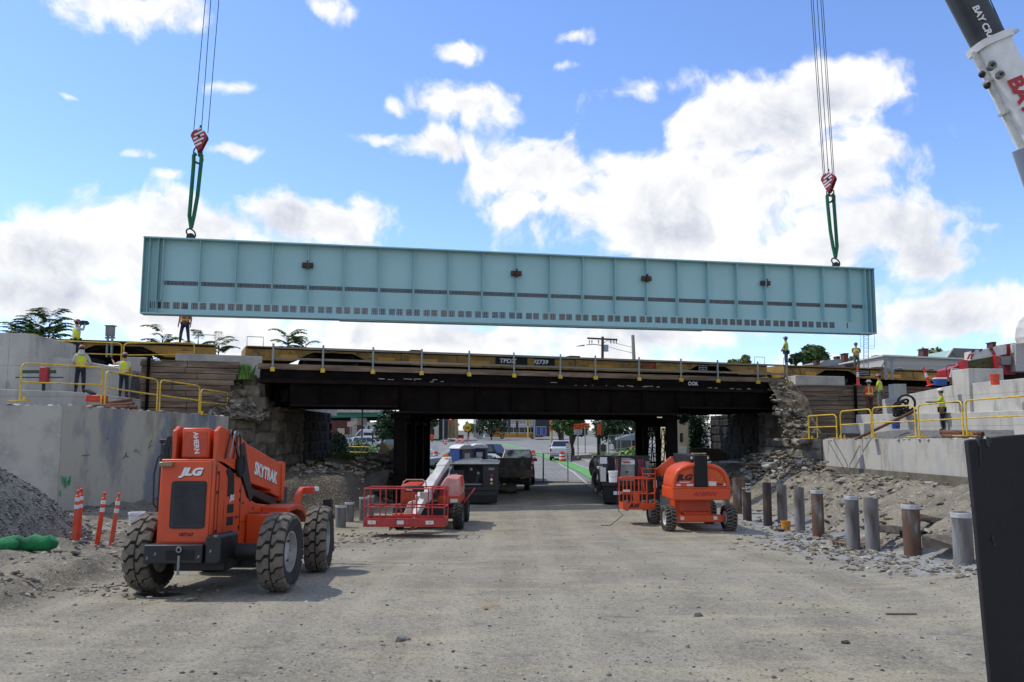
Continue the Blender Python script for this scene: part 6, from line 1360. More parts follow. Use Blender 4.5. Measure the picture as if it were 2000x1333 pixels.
def oncar(px, off=.6):
    u = (px - 1000) / FPX; x = u * (41.3 + off + 1.2) / (1 - .402 * u); return V((x, 41.3 + off + 1.2 + .402 * x, 7.04))
person(oncar(1538), R(60), 'worker in lime shirt and jeans standing sideways on the yellow rail car looking left', LIME, JEAN, VLG, HATR, dict(elL=(-.25, .1, 1.18), wrL=(-.08, .22, 1.08), elR=(.25, .08, 1.18), wrR=(.1, .22, 1.05)), 1.88)
person(oncar(1675), R(170), 'worker with crossed arms and lime vest standing on the rail car near the ladder mast', BRNC, KHAKI, VLIME, M('dark_helmet', '#3b3436'), crossL, 1.72)
person(P(1700, 812, 38.9), R(20), 'worker in orange sweater and lime orange vest seen from behind at the right timber wall', ORGC, BRNC, VORG, HATW, dict(elL=(-.24, .1, 1.18), wrL=(-.12, .25, 1.08), elR=(.24, .1, 1.18), wrR=(.12, .25, 1.08)), 1.66, 'long')
person(P(1720, 804, 37.9), R(55), 'worker in lime shirt standing on the lower step beside the one in orange, facing left', LIME, KHAKI, VLG, HATR, dict(elL=(-.25, .08, 1.18), wrL=(-.1, .2, 1.05)), 1.70)
pw = P(1842, 838, 33.0); person((pw.x, pw.y, platz(pw.x, pw.y)), R(60), 'worker with a dark backpack and tool belt standing alone behind the right guard rail', LIME, NAVC, VLG, HATW, dict(elR=(.25, .14, 1.2), wrR=(.1, .36, 1.18), elL=(-.25, .14, 1.2), wrL=(-.1, .36, 1.2)), 1.68, bag=belt)
bucketless = 0
m = MB(); p = P(1838, 786, 30.7); m.bar(p + V((-.6, -.1, 0)), p + V((.9, .2, .0)), .06, .05); m.build('green_beam_clamp', M('dark_green_steel', '#274a3c'), o=p, label='long dark green bar held by the worker standing alone on the right', cat='bar')
# ------------------------------------------------------------------ trees and plants
def tree(loc, h, cr, label, leaf=LEAF, n=1500, trunkh=.35, name='tree', seed=1, leafs=.22, sq=(1, 1, .9), group=None, tr=.16, lobes=9):
    rr = random.Random(seed); t = thing(name, label, 'tree', loc, group=group)
    m = MB(); th_ = h * trunkh; top = V((rr.uniform(-.1, .1) * h, rr.uniform(-.1, .1) * h, th_ + (h - th_) * .45)); m.tube([(0, 0, -.3), (0, 0, th_ * .6), (top.x * .5, top.y * .5, th_), top], tr, 9, taper=[1.2, 1, .8, .35])
    cs = []
    for k in range(lobes):
        a = k * 2.4 + rr.uniform(-.3, .3); ph = rr.uniform(-.5, 1.0); c = V((math.cos(a) * cr * .55 * sq[0] * (1 - .4 * abs(ph)), math.sin(a) * cr * .55 * sq[1] * (1 - .4 * abs(ph)), th_ + (h - th_) * (.5 + .36 * ph) * sq[2])); cs.append((c, cr * rr.uniform(.34, .55)))
        m.tube([(0, 0, th_ * .8), (c.x * .5, c.y * .5, (th_ + c.z) / 2), tuple(c)], tr * .35, 6, taper=[1, .7, .25])
    m.build('trunk', BARK, t, smooth=50); m = MB(); dr = []
    for i in range(n):
        c, r = rr.choice(cs); d = V((rr.gauss(0, 1), rr.gauss(0, 1), rr.gauss(0, .85))).normalized(); p = c + d * r * rr.uniform(.45, 1.12) ** .6
        u = V((rr.gauss(0, 1), rr.gauss(0, 1), rr.gauss(0, .6))).normalized(); w_ = (d + V((rr.gauss(0, .6), rr.gauss(0, .6), rr.gauss(0, .6)))).normalized().cross(u).normalized(); s = leafs * rr.uniform(.6, 1.3)
        m.add([p - u * s, p + w_ * s * .5, p + u * s, p - w_ * s * .5 + d * s * .2], [[0, 1, 2, 3]])
    m.build('crown', leaf, t, smooth=0); return t
def frond(loc, h, label, seed, n=9, lf=LEAFL):      # young tree with long feather leaves
    rr = random.Random(seed); t = thing('young_tree', label, 'tree', loc, group='young feather leaved trees behind the rail cars')
    m = MB(); m.tube([(0, 0, -1), (0, 0, h * .8)], .03 + h * .008, 6, taper=[1, .5]); l = MB()
    for k in range(n):
        a = k * 2.4 + rr.random(); z = h * rr.uniform(.3, .9); L_ = min(1.25, h * rr.uniform(.28, .42)); pts = [V((math.cos(a) * L_ * q_, math.sin(a) * L_ * q_, z + L_ * (.95 * q_ - .7 * q_ * q_))) for q_ in [j / 6 for j in range(7)]]
        m.tube(pts, .012, 5)
        for j in range(22):
            q_ = .12 + .88 * j / 22; p = V((math.cos(a) * L_ * q_, math.sin(a) * L_ * q_, z + L_ * (.95 * q_ - .7 * q_ * q_))); s = L_ * .34 * (1 - .45 * q_)
            for sg in (-1, 1):
                dv = V((-math.sin(a) * sg + math.cos(a) * .4, math.cos(a) * sg + math.sin(a) * .4, -.25 + rr.uniform(-.2, .2))).normalized(); u = V((math.cos(a), math.sin(a), 0)) * s * .2
                l.add([p, p + dv * s * .5 + u, p + dv * s, p + dv * s * .5 - u], [[0, 1, 2, 3]])
    m.build('trunk', BARK, t); l.build('crown', lf, t, smooth=0); return t
for (px, pt, Y, wdt, lb) in ((98, 612, 46, 2.6, 'tallest young feather leaved tree behind the left rail car'), (72, 625, 47, 2.0, 'smaller bushy young tree left of the tallest one'), (45, 634, 48, 1.8, 'low young tree nearest the left edge behind the concrete block'), (318, 645, 50, 1.9, 'young tree left of the worker in orange on the rail car'),
                             (388, 648, 50, 1.9, 'young tree right of the worker in orange on the rail car'), (428, 657, 51, 1.6, 'low young tree over the gap between the two rail cars'), (563, 643, 54, 2.2, 'young feather leaved tree rising above the left end of the main rail car'), (598, 656, 55, 1.6, 'small sparse young tree right of the other one above the main rail car')):
    top = P(px, pt, Y); z0 = 5.3; h = top.z - z0; frond((top.x, Y, z0), h / .93, lb, px, int(42 if px < 100 else 26), LEAFL)
for (px, pt, wpx, Y, lb, lf, nn) in ((1590, 680, 56, 95, 'rounded green tree right of the worker who looks left on the rail car', LEAF, 2200), (1553, 691, 24, 92, 'small dark tree directly behind the worker on the rail car', LEAFD, 900), (1450, 695, 34, 120, 'distant tree top above the right part of the main rail car', LEAFO, 900), (1820, 683, 62, 110, 'distant tree behind the chimney of the long pale house', LEAFO, 1200),
                             (1665, 698, 30, 120, 'distant tree between the chimneys behind the ladder mast', LEAF, 700), (1430, 702, 20, 122, 'low distant tree left of the other tree top above the rail car', LEAFO, 500)):
    top = P(px, pt, Y); cr = wpx / 2 / FPX * Y; tree((top.x, Y, top.z - cr * 2.6), cr * 2.6, cr, lb, lf, nn, .35, seed=px, leafs=.32, sq=(1, 1, 1))
# ------------------------------------------------------------------ vehicles
def lathewheel(parent, c, r, w_, s, rimc=SILV, rimr=.62):
    e = bpy.data.objects.new('wheel', None); col.objects.link(e); e.parent = parent; e.location = c; FR[e.name] = Matrix()
    m = MB(); m.lathe([(r * rimr, -w_ / 2), (r * .93, -w_ / 2), (r, -w_ * .36), (r, w_ * .36), (r * .93, w_ / 2), (r * rimr, w_ / 2)], (0, 0, 0), (0, 1, 0), 28, caps=False); m.build('tyre', RUB, e, smooth=50)
    m = MB(); m.lathe([(r * rimr, -w_ * .4), (r * rimr, w_ * .42), (r * .5, w_ * .25), (r * .2, w_ * .3), (.001, w_ * .32)], (0, 0, 0), (0, s, 0), 24); m.build('rim', rimc, e, smooth=40)
def car(name, label, cat, loc, rz, L, W, Hh, belt, tail, rsb, rst, wst, wsb, hoodz, paint, wr=.34, group=None, nb=2, glass=GLASS, wb=None, plate=False, z0=.38, bed=None):
    t = thing(name, label, cat, loc, rz=rz, group=group); hw = W / 2; rw = hw * .8
    pr = [(-L / 2, z0), (-L / 2 - .03, tail * .7), (-L / 2, tail), (rsb, belt), (rst, Hh), (wst, Hh), (wsb, belt), (L / 2 - .12, hoodz), (L / 2, hoodz * .72), (L / 2 - .02, z0)]
    wz = lambda z: hw if z <= belt + .001 else lerp(hw, rw, (z - belt) / max(.01, Hh - belt))
    n = len(pr); m = MB(); vs = [(x, -wz(z), z) for x, z in pr] + [(x, wz(z), z) for x, z in pr]
    m.add(vs, [list(range(n))[::-1], list(range(n, 2 * n))] + [[i, (i + 1) % n, n + (i + 1) % n, n + i] for i in range(n)]); m.build('body', paint, t, bevel=.05, seg=3)
    # glass
    def gl(a, b, nm, ins=.08):      # windscreen-like pane between profile points a (low) and b (high)
        A = V((a[0], 0, a[1])); B_ = V((b[0], 0, b[1])); d = (B_ - A).normalized(); nn = V((0, -1, 0)).cross(d).normalized(); nn = nn if nn.x * (a[0] - b[0]) > 0 or (abs(a[0] - b[0]) < .02 and nn.x * a[0] > 0) else -nn
        A2 = A + d * ins + nn * .012; B2 = B_ - d * ins * .8 + nn * .012; wa, wb_ = wz(A2.z) - .09, wz(B2.z) - .08
        m = MB(); m.quad((A2.x, -wa, A2.z), (A2.x, wa, A2.z), (B2.x, wb_, B2.z), (B2.x, -wb_, B2.z)); m.prism([(A2.x, -wa, A2.z), (A2.x, wa, A2.z), (B2.x, wb_, B2.z), (B2.x, -wb_, B2.z)], tuple(nn * -.03)); m.f = m.f[1:]; m.m = m.m[1:]; m.build(nm, glass, t, smooth=0)
    gl((wsb, belt), (wst, Hh), 'windscreen'); gl((rsb, belt), (rst, Hh), 'rear_window')
    zt = Hh - .1; zb = belt + .05; f = lambda x0, x1, z: lerp(x0, x1, (z - belt) / (Hh - belt))
    for s in (-1, 1):
        xa, xb = f(rsb, rst, zb) + .14, f(wsb, wst, zb) - .12; ya, yb = f(rsb, rst, zt) + .12, f(wsb, wst, zt) - .08
        for k in range(nb):
            u0, u1 = k / nb, (k + 1) / nb; g_ = .04 / max(.3, abs(xb - xa)); m = MB()
            q4 = [(lerp(xa, xb, u0 + g_), zb), (lerp(xa, xb, u1 - g_), zb), (lerp(ya, yb, u1 - g_), zt), (lerp(ya, yb, u0 + g_), zt)]
            m.prism([(x, s * (wz(z) + .012), z) for x, z in q4], (0, -s * .03, 0)); m.build('side_window', glass, t, smooth=0)
    wb = wb or (-L * .3, L * .31)
    for x in wb:
        for s in (-1, 1):
            m = MB(); m.cyl((x, s * (hw + .006), wr), (x, s * (hw - .1), wr), wr * 1.15, n=24); m.build('wheel_arch', BLACKM, t); lathewheel(t, (x, s * (hw - .07), wr), wr, .22, s)
    for s in (-1, 1):
        MB().bx(L / 2 - .1, L / 2 + .015, s * (hw - .42), s * (hw - .1), hoodz * .74, hoodz * .88).build('headlight', WHTC, t, bevel=.02)
        MB().bx(-L / 2 - .035, -L / 2 + .05, s * (hw - .2), s * (hw - .03), tail * .72, tail * .95).build('tail_light', RLET, t, bevel=.01)
        MB().bx(wsb - .25, wsb - .1, s * hw, s * (hw + .2), belt, belt + .16).build('side_mirror', BLACK, t, bevel=.02)
    MB().bx(L / 2 - .06, L / 2 + .06, -hw + .05, hw - .05, z0, z0 + .2).build('front_bumper', GREY if bed else paint, t, bevel=.02); MB().bx(-L / 2 - .08, -L / 2 + .04, -hw + .05, hw - .05, z0, z0 + .2).build('rear_bumper', GREY if bed else paint, t, bevel=.02)
    MB().bx(L / 2 - .02, L / 2 + .012, -hw * .55, hw * .55, hoodz * .66, hoodz * .88).build('front_grille', BLACKM, t)
    if bed: MB().bx(-L / 2 + .08, rsb - .08, -hw + .12, hw - .12, tail + .001, tail + .006).build('load_bed', BLACKM, t)
    return t
def gz_(x, y, dz=.0): return (x, y, H(x, y) + dz)
def at(px, Y, dz=.06): x = (px - 1000) / FPX * Y; return gz_(x, Y, dz)
PW = M('car_white', '#c4c6ca', None, rough=.3); PM = M('car_maroon', '#6b1c2c', None, rough=.3); PB_ = M('car_black', '#17181a', None, rough=.25); PS = M('car_silver', '#7d858c', None, rough=.3); PBL = M('car_blue', '#243a56', None, rough=.3)
LG = M('bright_glass', '#8a9ba0', '#2d3a40', 1.5, .1, lo=.45, hi=.6)
car('pickup_truck', 'maroon pickup truck with bright windscreen facing the viewer behind the grey dump trailer', 'pickup truck', at(1011, 52, .05), R(-91), 5.6, 2.0, 1.95, 1.25, 1.2, -.6, -.45, .75, 1.25, 1.15, PM, .4, nb=2, glass=LG, bed=1)
car('pickup_truck', 'white pickup truck seen from behind driving away on the road beyond the gate', 'pickup truck', at(1095, 84, .05), R(84), 5.7, 2.0, 1.9, 1.25, 1.22, -.5, -.35, .9, 1.35, 1.15, PW, .4, bed=1)
car('pickup_truck', 'black pickup truck parked sideways behind the portable toilets', 'pickup truck', at(958, 68, .05), R(-25), 5.6, 2.0, 1.95, 1.3, 1.25, -.9, -.8, .55, 1.0, 1.2, PB_, .42, bed=1)
car('parked_car', 'silver car mostly hidden behind the blue portable toilet', 'car', at(886, 66, .05), R(200), 4.4, 1.8, 1.5, .98, .95, -1.6, -1.0, .4, 1.2, .9, PS)
car('parked_car', 'pale silver car whose hood shows right of the portable toilets', 'car', at(955, 60, .02), R(-12), 4.4, 1.8, 1.45, .95, .9, -1.6, -1.0, .3, 1.1, .85, M('car_pale', '#9aa9ad', None, rough=.3))
car('van', 'long white cargo van with a dark side window parked behind the white car', 'van', at(727, 128), R(180), 6.2, 2.05, 2.65, 1.5, 1.5, -2.95, -2.85, 1.6, 2.5, 1.3, PW, .36, nb=0)
vn = bpy.data.objects['van']
for s in (-1, 1):
    MB().prism([(1.45, s * 1.03, 1.6), (2.35, s * 1.03, 1.6), (1.6, s * .9, 2.4), (1.45, s * .9, 2.4)], (0, -s * .03, 0)).build('side_window', GLASS, vn); MB().bx(-.6, 1.0, s * .99, s * 1.035, 1.75, 2.15).build('side_window', GLASS, vn)
car('parked_car', 'white sport utility car parked side-on in front of the white van', 'car', at(722, 112), R(4), 4.8, 1.9, 1.78, 1.1, 1.1, -2.2, -1.9, .35, 1.0, 1.05, PW, .38, nb=3)
car('parked_car', 'dark blue sport utility car with a big windscreen next to the bridge pier', 'car', at(768, 93), R(-98), 4.6, 1.9, 1.8, 1.05, 1.1, -2.0, -1.8, .6, 1.2, 1.05, PBL, .38, glass=M('blue_glass', '#2a4a5a', None, rough=.1))
car('parked_car', 'dark red car with white lower edge parked at the far left under the highway bridge', 'car', at(676, 118), R(90), 4.4, 1.8, 1.5, .95, .95, -1.8, -1.2, .5, 1.2, .9, PS)
car('parked_car', 'pale green car behind the hedge under the highway bridge', 'car', at(684, 150), R(10), 4.4, 1.8, 1.5, .95, .95, -1.8, -1.2, .5, 1.2, .9, M('car_green', '#9aa88c', None, rough=.3))
# bus
bx_ = at(1012, 188, .06); t = thing('bus', 'long white city bus with a yellow lower band crossing the far intersection', 'bus', bx_, rz=R(180))
m = MB(); m.bx(-5.6, 5.6, -1.25, 1.25, 1.15, 2.9); m.build('body', PW, t, bevel=.12); m = MB(); m.prism([(-5.3, -1.2, 2.9), (5.2, -1.2, 2.9), (4.9, -1.1, 3.3), (-5.0, -1.1, 3.3)], (0, 2.3, 0)); m.build('roof', PW, t, bevel=.08)
MB().bx(-5.62, 5.62, -1.27, 1.27, .4, 1.145).build('lower_band', M('bus_yellow', '#c08a2c', None, rough=.4), t, bevel=.04)
for k in range(8): MB().bx(-5.3 + k * 1.28, -5.3 + k * 1.28 + 1.18, 1.255, 1.275, 1.45, 2.55).build('side_window', GLASS, t)
MB().bx(5.58, 5.64, -1.1, 1.1, 1.3, 2.7).build('windscreen', GLASS, t, bevel=.01)
for x in (-3.2, 3.6):
    for s in (-1, 1): lathewheel(t, (x, s * 1.14, .5), .5, .28, s)
# small orange towable machine, far left of the road
t = thing('towable_compressor', 'small orange machine on a two wheeled trailer at the far side of the intersection', 'trailer', at(838, 150)); m = MB(); m.bx(-.9, .9, -.6, .6, .55, 1.5); m.build('hood', OPL, t, bevel=.15)
for s in (-1, 1): lathewheel(t, (-.5 , s * .75, .4), .42, .2, s)
MB().bar((.9, 0, .5), (2.2, 0, .45), .1).build('drawbar', BLACK, t)
# ------------------------------------------------------------------ service trucks under the bridge
def at2(px, Y): x = (px - 1000) / FPX * Y; return (x, Y, H(x, Y))
t = thing('service_truck', 'black open sided service truck loaded with gear standing behind the red boom lift', 'truck', at2(931, 36.6))
m = MB(); m.bx(-1.1, 1.0, -.5, 3.5, .6, .78); m.bx(-1.1, -1.0, -.5, 3.5, .78, 1.68); m.bx(.30, .98, -.5, -.1, .78, 1.68); m.bx(-1.0, .3, .4, .5, .78, 1.66); m.bx(-1.1, 1.0, -.5, 3.5, 1.682, 1.73); m.build('tool_body', BLACK, t, bevel=.01)
m = MB(); m.prism([(-1.15, -.6, 1.74), (-.7, -.6, 1.86), (.1, -.6, 1.92), (.2, -.6, 1.79), (1.0, -.6, 1.78), (1.0, -.6, 1.74)], (0, 3.5, 0)); m.build('torn_cover', WHT, t, bevel=.01)
m = MB()
for k in range(16): m.box((random.uniform(-.95, .2), random.uniform(-.35, .2), random.uniform(.85, 1.5)), (random.uniform(.08, .35), .2, random.uniform(.06, .3)), Matrix.Rotation(random.uniform(-.4, .4), 3, 'Y'))
m.build('loaded_gear', DARK, t)
for k, (x, z) in enumerate(((-.6, 1.4), (-.2, 1.52), (-.85, 1.3), (.1, 1.35))): MB().cyl((x, -.42, z), (x, -.36, z), .06, n=12).build('gauge', GREY, t)
MB().bx(-.5, .25, -.5, -.42, .84, .9).build('tray', GREY, t)
for (z, c) in ((1.25, RLET), (1.08, WHTC), (.92, YSIGN)): MB().cyl((.68, -.52, z), (.68, -.49, z), .055, n=12).build('rear_lamp', c, t)
MB().bx(.55, .8, -.52, -.5, 1.48, 1.58).build('plate', GREY, t)
m = MB(); m.bx(-1.05, .95, -.5, 6.4, .42, .58); m.build('chassis', BLACK, t)
for x in (-.85, .75):
    e = bpy.data.objects.new('wheel', None); col.objects.link(e); e.parent = t; e.location = (x, .6, .43); e.rotation_euler = (0, 0, PI / 2); FR[e.name] = Matrix(); m = MB(); m.lathe([(.26, -.15), (.41, -.15), (.43, -.1), (.43, .1), (.41, .15), (.26, .15)], (0, 0, 0), (0, 1, 0), 26, caps=False); m.build('tyre', RUB, e, smooth=50); m = MB(); m.lathe([(.26, -.1), (.26, .1), (.1, .05)], (0, 0, 0), (0, 1, 0), 20); m.build('rim', DARK, e)
for k in range(3): MB().bx(.35, .85, -.5, -.45, .18 + k * .09, .23 + k * .09).build('step', GREY, t)
MB().bx(-1.0, .9, -.52, -.46, .1, .42).build('mud_flap', BLACKM, t)
m = MB(); m.bx(-1.0, .95, 4.0, 6.2, .6, 1.7); m.build('cab', PB_, t, bevel=.1)
t = thing('dump_trailer', 'muddy grey steel dump trailer with a hoist chain standing in front of the maroon pickup', 'trailer', at2(1003, 43.5))
DG = M('muddy_grey_steel', '#5a5750', '#3f3b34', 2.5, .8, c3='#7b776c', s3=4, l3=.58, h3=.7)
m = MB(); m.prism([(-1.0, -.1, .75), (-1.05, -.1, 1.72), (.9, -.1, 1.72), (.85, -.1, .75)], (0, .06, 0)); m.prism([(.85, -.1, .45), (.95, -.1, 1.7), (1.0, 3.4, 1.78), (.92, 3.4, .75)], (-.05, 0, 0)); m.bx(-1.05, -1.0, -.1, 3.4, .75, 1.72); m.bx(-1.0, .9, -.05, 3.4, .7, .76); m.build('dump_body', DG, t, bevel=.01)
for z in (1.72, 1.28, .8): MB().bx(-1.06, .92, -.16, -.11, z - .035, z + .035).build('rib', DG, t, bevel=.005)
for x in (-.45, .3): MB().bx(x - .05, x + .05, -.17, -.11, .8, 1.7).build('rib', DG, t)
MB().prism([(.35, -.18, .65), (.9, -.18, .75), (.95, -.18, 1.15), (.1, -.18, 1.05)], (0, .06, 0)).build('chute_plate', M('tan_steel', '#6f6450', '#4f473a', 3, .8), t, bevel=.01)
m = MB(); m.bx(-.9, .8, 0, 3.2, .42, .68); m.build('chassis', BLACKM, t)
for s in (-1, 1):
    e = bpy.data.objects.new('wheel', None); col.objects.link(e); e.parent = t; e.location = (s * .72, 1.3, .4); e.rotation_euler = (0, 0, PI / 2); FR[e.name] = Matrix(); m = MB(); m.lathe([(.22, -.14), (.38, -.14), (.4, -.1), (.4, .1), (.38, .14), (.22, .14)], (0, 0, 0), (0, 1, 0), 24, caps=False); m.build('tyre', RUB, e, smooth=50)
m = MB(); m.tube([(-.2, -.2, .72), (.5, -.35, .5), (.85, -.4, .38), (1.05, -.4, .4)], .035, 6); m.build('hitch', DARK, t)
slabrock(985, 955, 42.2, (1.0, .6, .45), 'dark heap of broken asphalt under the dump trailer', mat=DST)
t = thing('welding_truck', 'dark flatbed truck carrying a welding machine and red hoses seen from behind', 'truck', at2(1222, 36.2)); 
m = MB(); m.bx(-1.15, 1.5, -.4, 3.2, .82, .98); m.bx(-1.15, 1.5, 3.1, 3.2, .98, 2.0); m.build('flatbed', BLACK, t, bevel=.01)
m = MB()
for x in (-1.1, -.42): m.bar((x, -.3, .98), (x, 2.9, .98), .08); m.bar((x, -.3, .98), (x + .12, -.2, 1.95), .09); m.bar((x + .12, -.2, 1.95), (x + .1, 2.8, 1.98), .09)
m.build('rack_frame', BLACK, t)
m = MB(); m.bx(-1.2, -.95, -.42, 2.5, 1.0, 1.6); m.build('side_locker', WHT, t, bevel=.02)
m = MB(); m.bx(-.35, .32, -.1, 1.3, 1.0, 1.95); m.build('welder', M('welder_panel', '#8d8b86', '#6a6865', 2, .4), t, bevel=.02)
MB().bx(-.36, .33, -.115, -.10, 1.72, 1.9).build('name_panel', PAPER, t); MB().bx(-.2, .1, -.122, -.116, 1.82, 1.86).build('name_bar', RLET, t); MB().bx(-.15, .15, -.122, -.116, 1.77, 1.81).build('name_bar', RLET, t)
MB().cyl((-.02, -.13, 1.4), (-.02, -.1, 1.4), .05, n=10).build('knob', BLACK, t)
for k in range(9):
    x = (-.5 if k < 3 else .42) + .045 * (k % 6); m = MB(); m.tube([(x, -.12, 1.0), (x + .02, -.2, 1.3), (x + random.uniform(-.05, .1), -.2, 1.7), (x + .05, -.1, 1.92)], .022, 6); m.build('hose', M('red_hose', '#7a2026'), t)
m = MB(); m.bx(.7, 1.45, 0, 1.2, 1.0, 1.55); m.build('tool_box', M('dull_teal', '#35474c'), t, bevel=.02); MB().cyl((.9, .1, 1.55), (.9, .1, 1.85), .1).build('canister', GREY, t)
MB().bx(-.65, -.35, -.44, -.42, .45, .6).build('plate', PAPER, t); MB().bx(-.5, -.38, -.43, -.4, .62, .74).build('tail_light', RLET, t)
MB().bx(-1.05, -.2, -.35, -.3, .12, .8).build('mud_flap', BLACKM, t); MB().bx(.5, 1.35, -.35, -.3, .12, .8).build('mud_flap', BLACKM, t); m = MB(); m.bx(-.9, 1.2, -.3, 6, .5, .8); m.build('chassis', BLACKM, t)
for x in (-.72, .95):
    for dy in (0.35, ): 
        e = bpy.data.objects.new('wheel', None); col.objects.link(e); e.parent = t; e.location = (x, dy, .45); e.rotation_euler = (0, 0, PI / 2); FR[e.name] = Matrix(); m = MB(); m.lathe([(.26, -.25), (.42, -.25), (.45, -.2), (.45, .2), (.42, .25), (.26, .25)], (0, 0, 0), (0, 1, 0), 26, caps=False); m.build('tyre', RUB, e, smooth=50)
m = MB(); m.bx(-1.0, 1.2, 3.6, 5.6, .6, 1.95); m.build('cab', PB_, t, bevel=.1)
m = MB(); m.box((-1.05, -.38, 1.9), (.3, .05, .28)); m.build('rack_plate', PAPER, t)
for k, (px, py, r, rr_) in enumerate(((1163, 914, .46, .16), (1171, 916, .46, .15), (1180, 918, .42, .15))):
    p = P(px, py, 37.6 - k * .3); m = MB(); m.torus(p, r * .62, rr_ * 1.15, (1, .35, 0), 24, 10); m.build('rolled_mat', M('black_rubber_roll', '#2b2b2b', '#1d1d1d', 3, .7), smooth=60, o=p, label=('outermost', 'middle', 'inner')[k] + ' of three fat black rubber rolls stacked on the welding truck locker', cat='rubber roll', group='black rubber rolls on the truck side')
p = P(1166, 940, 36.4); m = MB(); m.torus(p, .42, .10, (1, .25, 0), 28, 8, sy=1.1); m.build('spare_tyre', RUB, smooth=60, o=p, label='thin black tyre ring hanging on the left flank of the welding truck', cat='tyre')
# portable toilets
def toilet(px, Y, label, door, side, rz):
    t = thing('portable_toilet', label, 'portable toilet', at2(px, Y), rz=rz, group='portable toilets side by side')
    m = MB(); m.bx(-.56, .56, -.56, .56, .05, 2.0); m.build('cabin', side, t, bevel=.03); m = MB(); m.prism([(x, -.6, z) for x, z in ((-.6, 2.0), (-.6, 2.08), (-.45, 2.2), (-.2, 2.28), (.2, 2.28), (.45, 2.2), (.6, 2.08), (.6, 2.0))], (0, 1.2, 0)); m.build('roof', WHTC, t, bevel=.04)
    m = MB(); m.prism([(x, -.585, z) for x, z in rpoly(-.4, .4, .15, 1.98, .12)], (0, .03, 0)); m.build('door', door, t, bevel=.01); MB().bx(-.2, .2, -.6, -.586, 1.45, 1.75).build('sign', PAPER, t)
    MB().bx(.28, .34, -.61, -.586, 1.0, 1.2).build('handle', BLACK, t); MB().bx(-.65, .65, -.65, .65, 0, .05).build('skid', BLACK, t); return t
toilet(903, 52.5, 'portable toilet with blue side, grey door and white roof, left of the pair', GPL, BLU, R(38)); toilet(934, 55, 'portable toilet with dark navy door and white roof, right of the pair', NAVY, GPL, R(12))
# barrels, barricade, cones
def barrel(px, pb, label, sgn=None, dz=0):
    p = G(px, pb); t = thing('traffic_barrel', label, 'traffic barrel', p, group='orange and white traffic barrels'); bands = [(0, .08, .30, BLACK), (.08, .30, .29, OPL), (.30, .45, .28, RFL), (.45, .60, .27, OPL), (.60, .75, .26, RFL), (.75, .93, .24, OPL)]
    for (a, b, r, mt) in bands: m = MB(); m.lathe([(r + .01, a), (r, b)], n=20, caps=b > .9); m.build('base' if a == 0 else ('white_band' if mt is RFL else 'orange_band'), mt, t)
    MB().bx(-.1, .1, -.02, .02, .93, 1.02).build('handle', OPL, t)
    if sgn: MB().bx(-.3, .3, -.32, -.3, 1.0, 1.6).build('sign_board', PAPER, t)
barrel(1098, 903, 'orange and white barrel standing just left of the striped barricade', None)
barrel(851, 902, 'barrel with a blank white board on top left of the road', 1); barrel(870, 869, 'barrel alone on the far side of the cross street at left'); barrel(893, 866, 'far barrel behind the roof of the blue toilet'); barrel(903, 866, 'far barrel directly right of the one behind the blue toilet')
barrel(1041, 900, 'barrel right of the maroon pickup beside its mirror'); barrel(777, 856, 'barrel with white top beside the van at the bridge pier'); barrel(914, 862, 'lowest far barrel behind the white toilet roofs')
t = thing('barricade', 'tall white panel with red chevrons standing on the road edge right of the barrel', 'barricade', G(1110, 903)); m = MB(); m.bx(-.22, .22, -.02, .02, .1, 1.75); m.build('panel', PAPER, t)
m = MB()
for k in range(7): m.bar((-.18, -.025, .25 + k * .22), (.18, -.025, .38 + k * .22), .006, .06)
m.build('chevrons', RLET, t); MB().bx(-.3, .3, -.2, .2, 0, .08).build('base', BLACK, t)
m = MB(); m.bx(.30, .36, -.05, .0, 0, 1.9); m.build('post', DARK, t)
# chain link gate across the road
def gate(px0, px1, Y, label):
    a = at2(px0, Y); b = at2(px1, Y); t = thing('mesh_gate', label, 'fence', a, group='chain link fence panels across the road'); a = V(a); b = V(b); d = b - a; hh = 1.75
    for p in (a, b): m = MB(); m.cyl(p, p + V((0, 0, hh)), .03, n=8); m.build('post', GALV, t, w=True)
    m = MB(); m.cyl(a + V((0, 0, .05)), b + V((0, 0, .05)), .02, n=6); m.cyl(a + V((0, 0, hh)), b + V((0, 0, hh)), .015, n=6); m.build('rail', GALV, t, w=True)
    m = MB(); n = int(d.length / .3)
    for k in range(-5, n): 
        for s in (0, 1):
            u0, u1 = k / n, (k + hh / .3) / n; z0, z1 = (0, hh) if s else (hh, 0)
            if u0 < 0: z0 = lerp(z0, z1, -u0 / (u1 - u0)); u0 = 0
            if u1 > 1: z1 = lerp(z0, z1, (1 - u0) / (u1 - u0)); u1 = 1
            if u1 > u0: m.bar(a + d * u0 + V((0, 0, z0)), a + d * u1 + V((0, 0, z1)), .0035)
    m.build('wire_mesh', GALV, t, w=True, smooth=0)
gate(1034, 1060, 51.5, 'nearly transparent wire fence panel left of the thick grey gate post'); gate(1061, 1108, 51.3, 'nearly transparent wire fence panel between the thick gate post and the barricade')
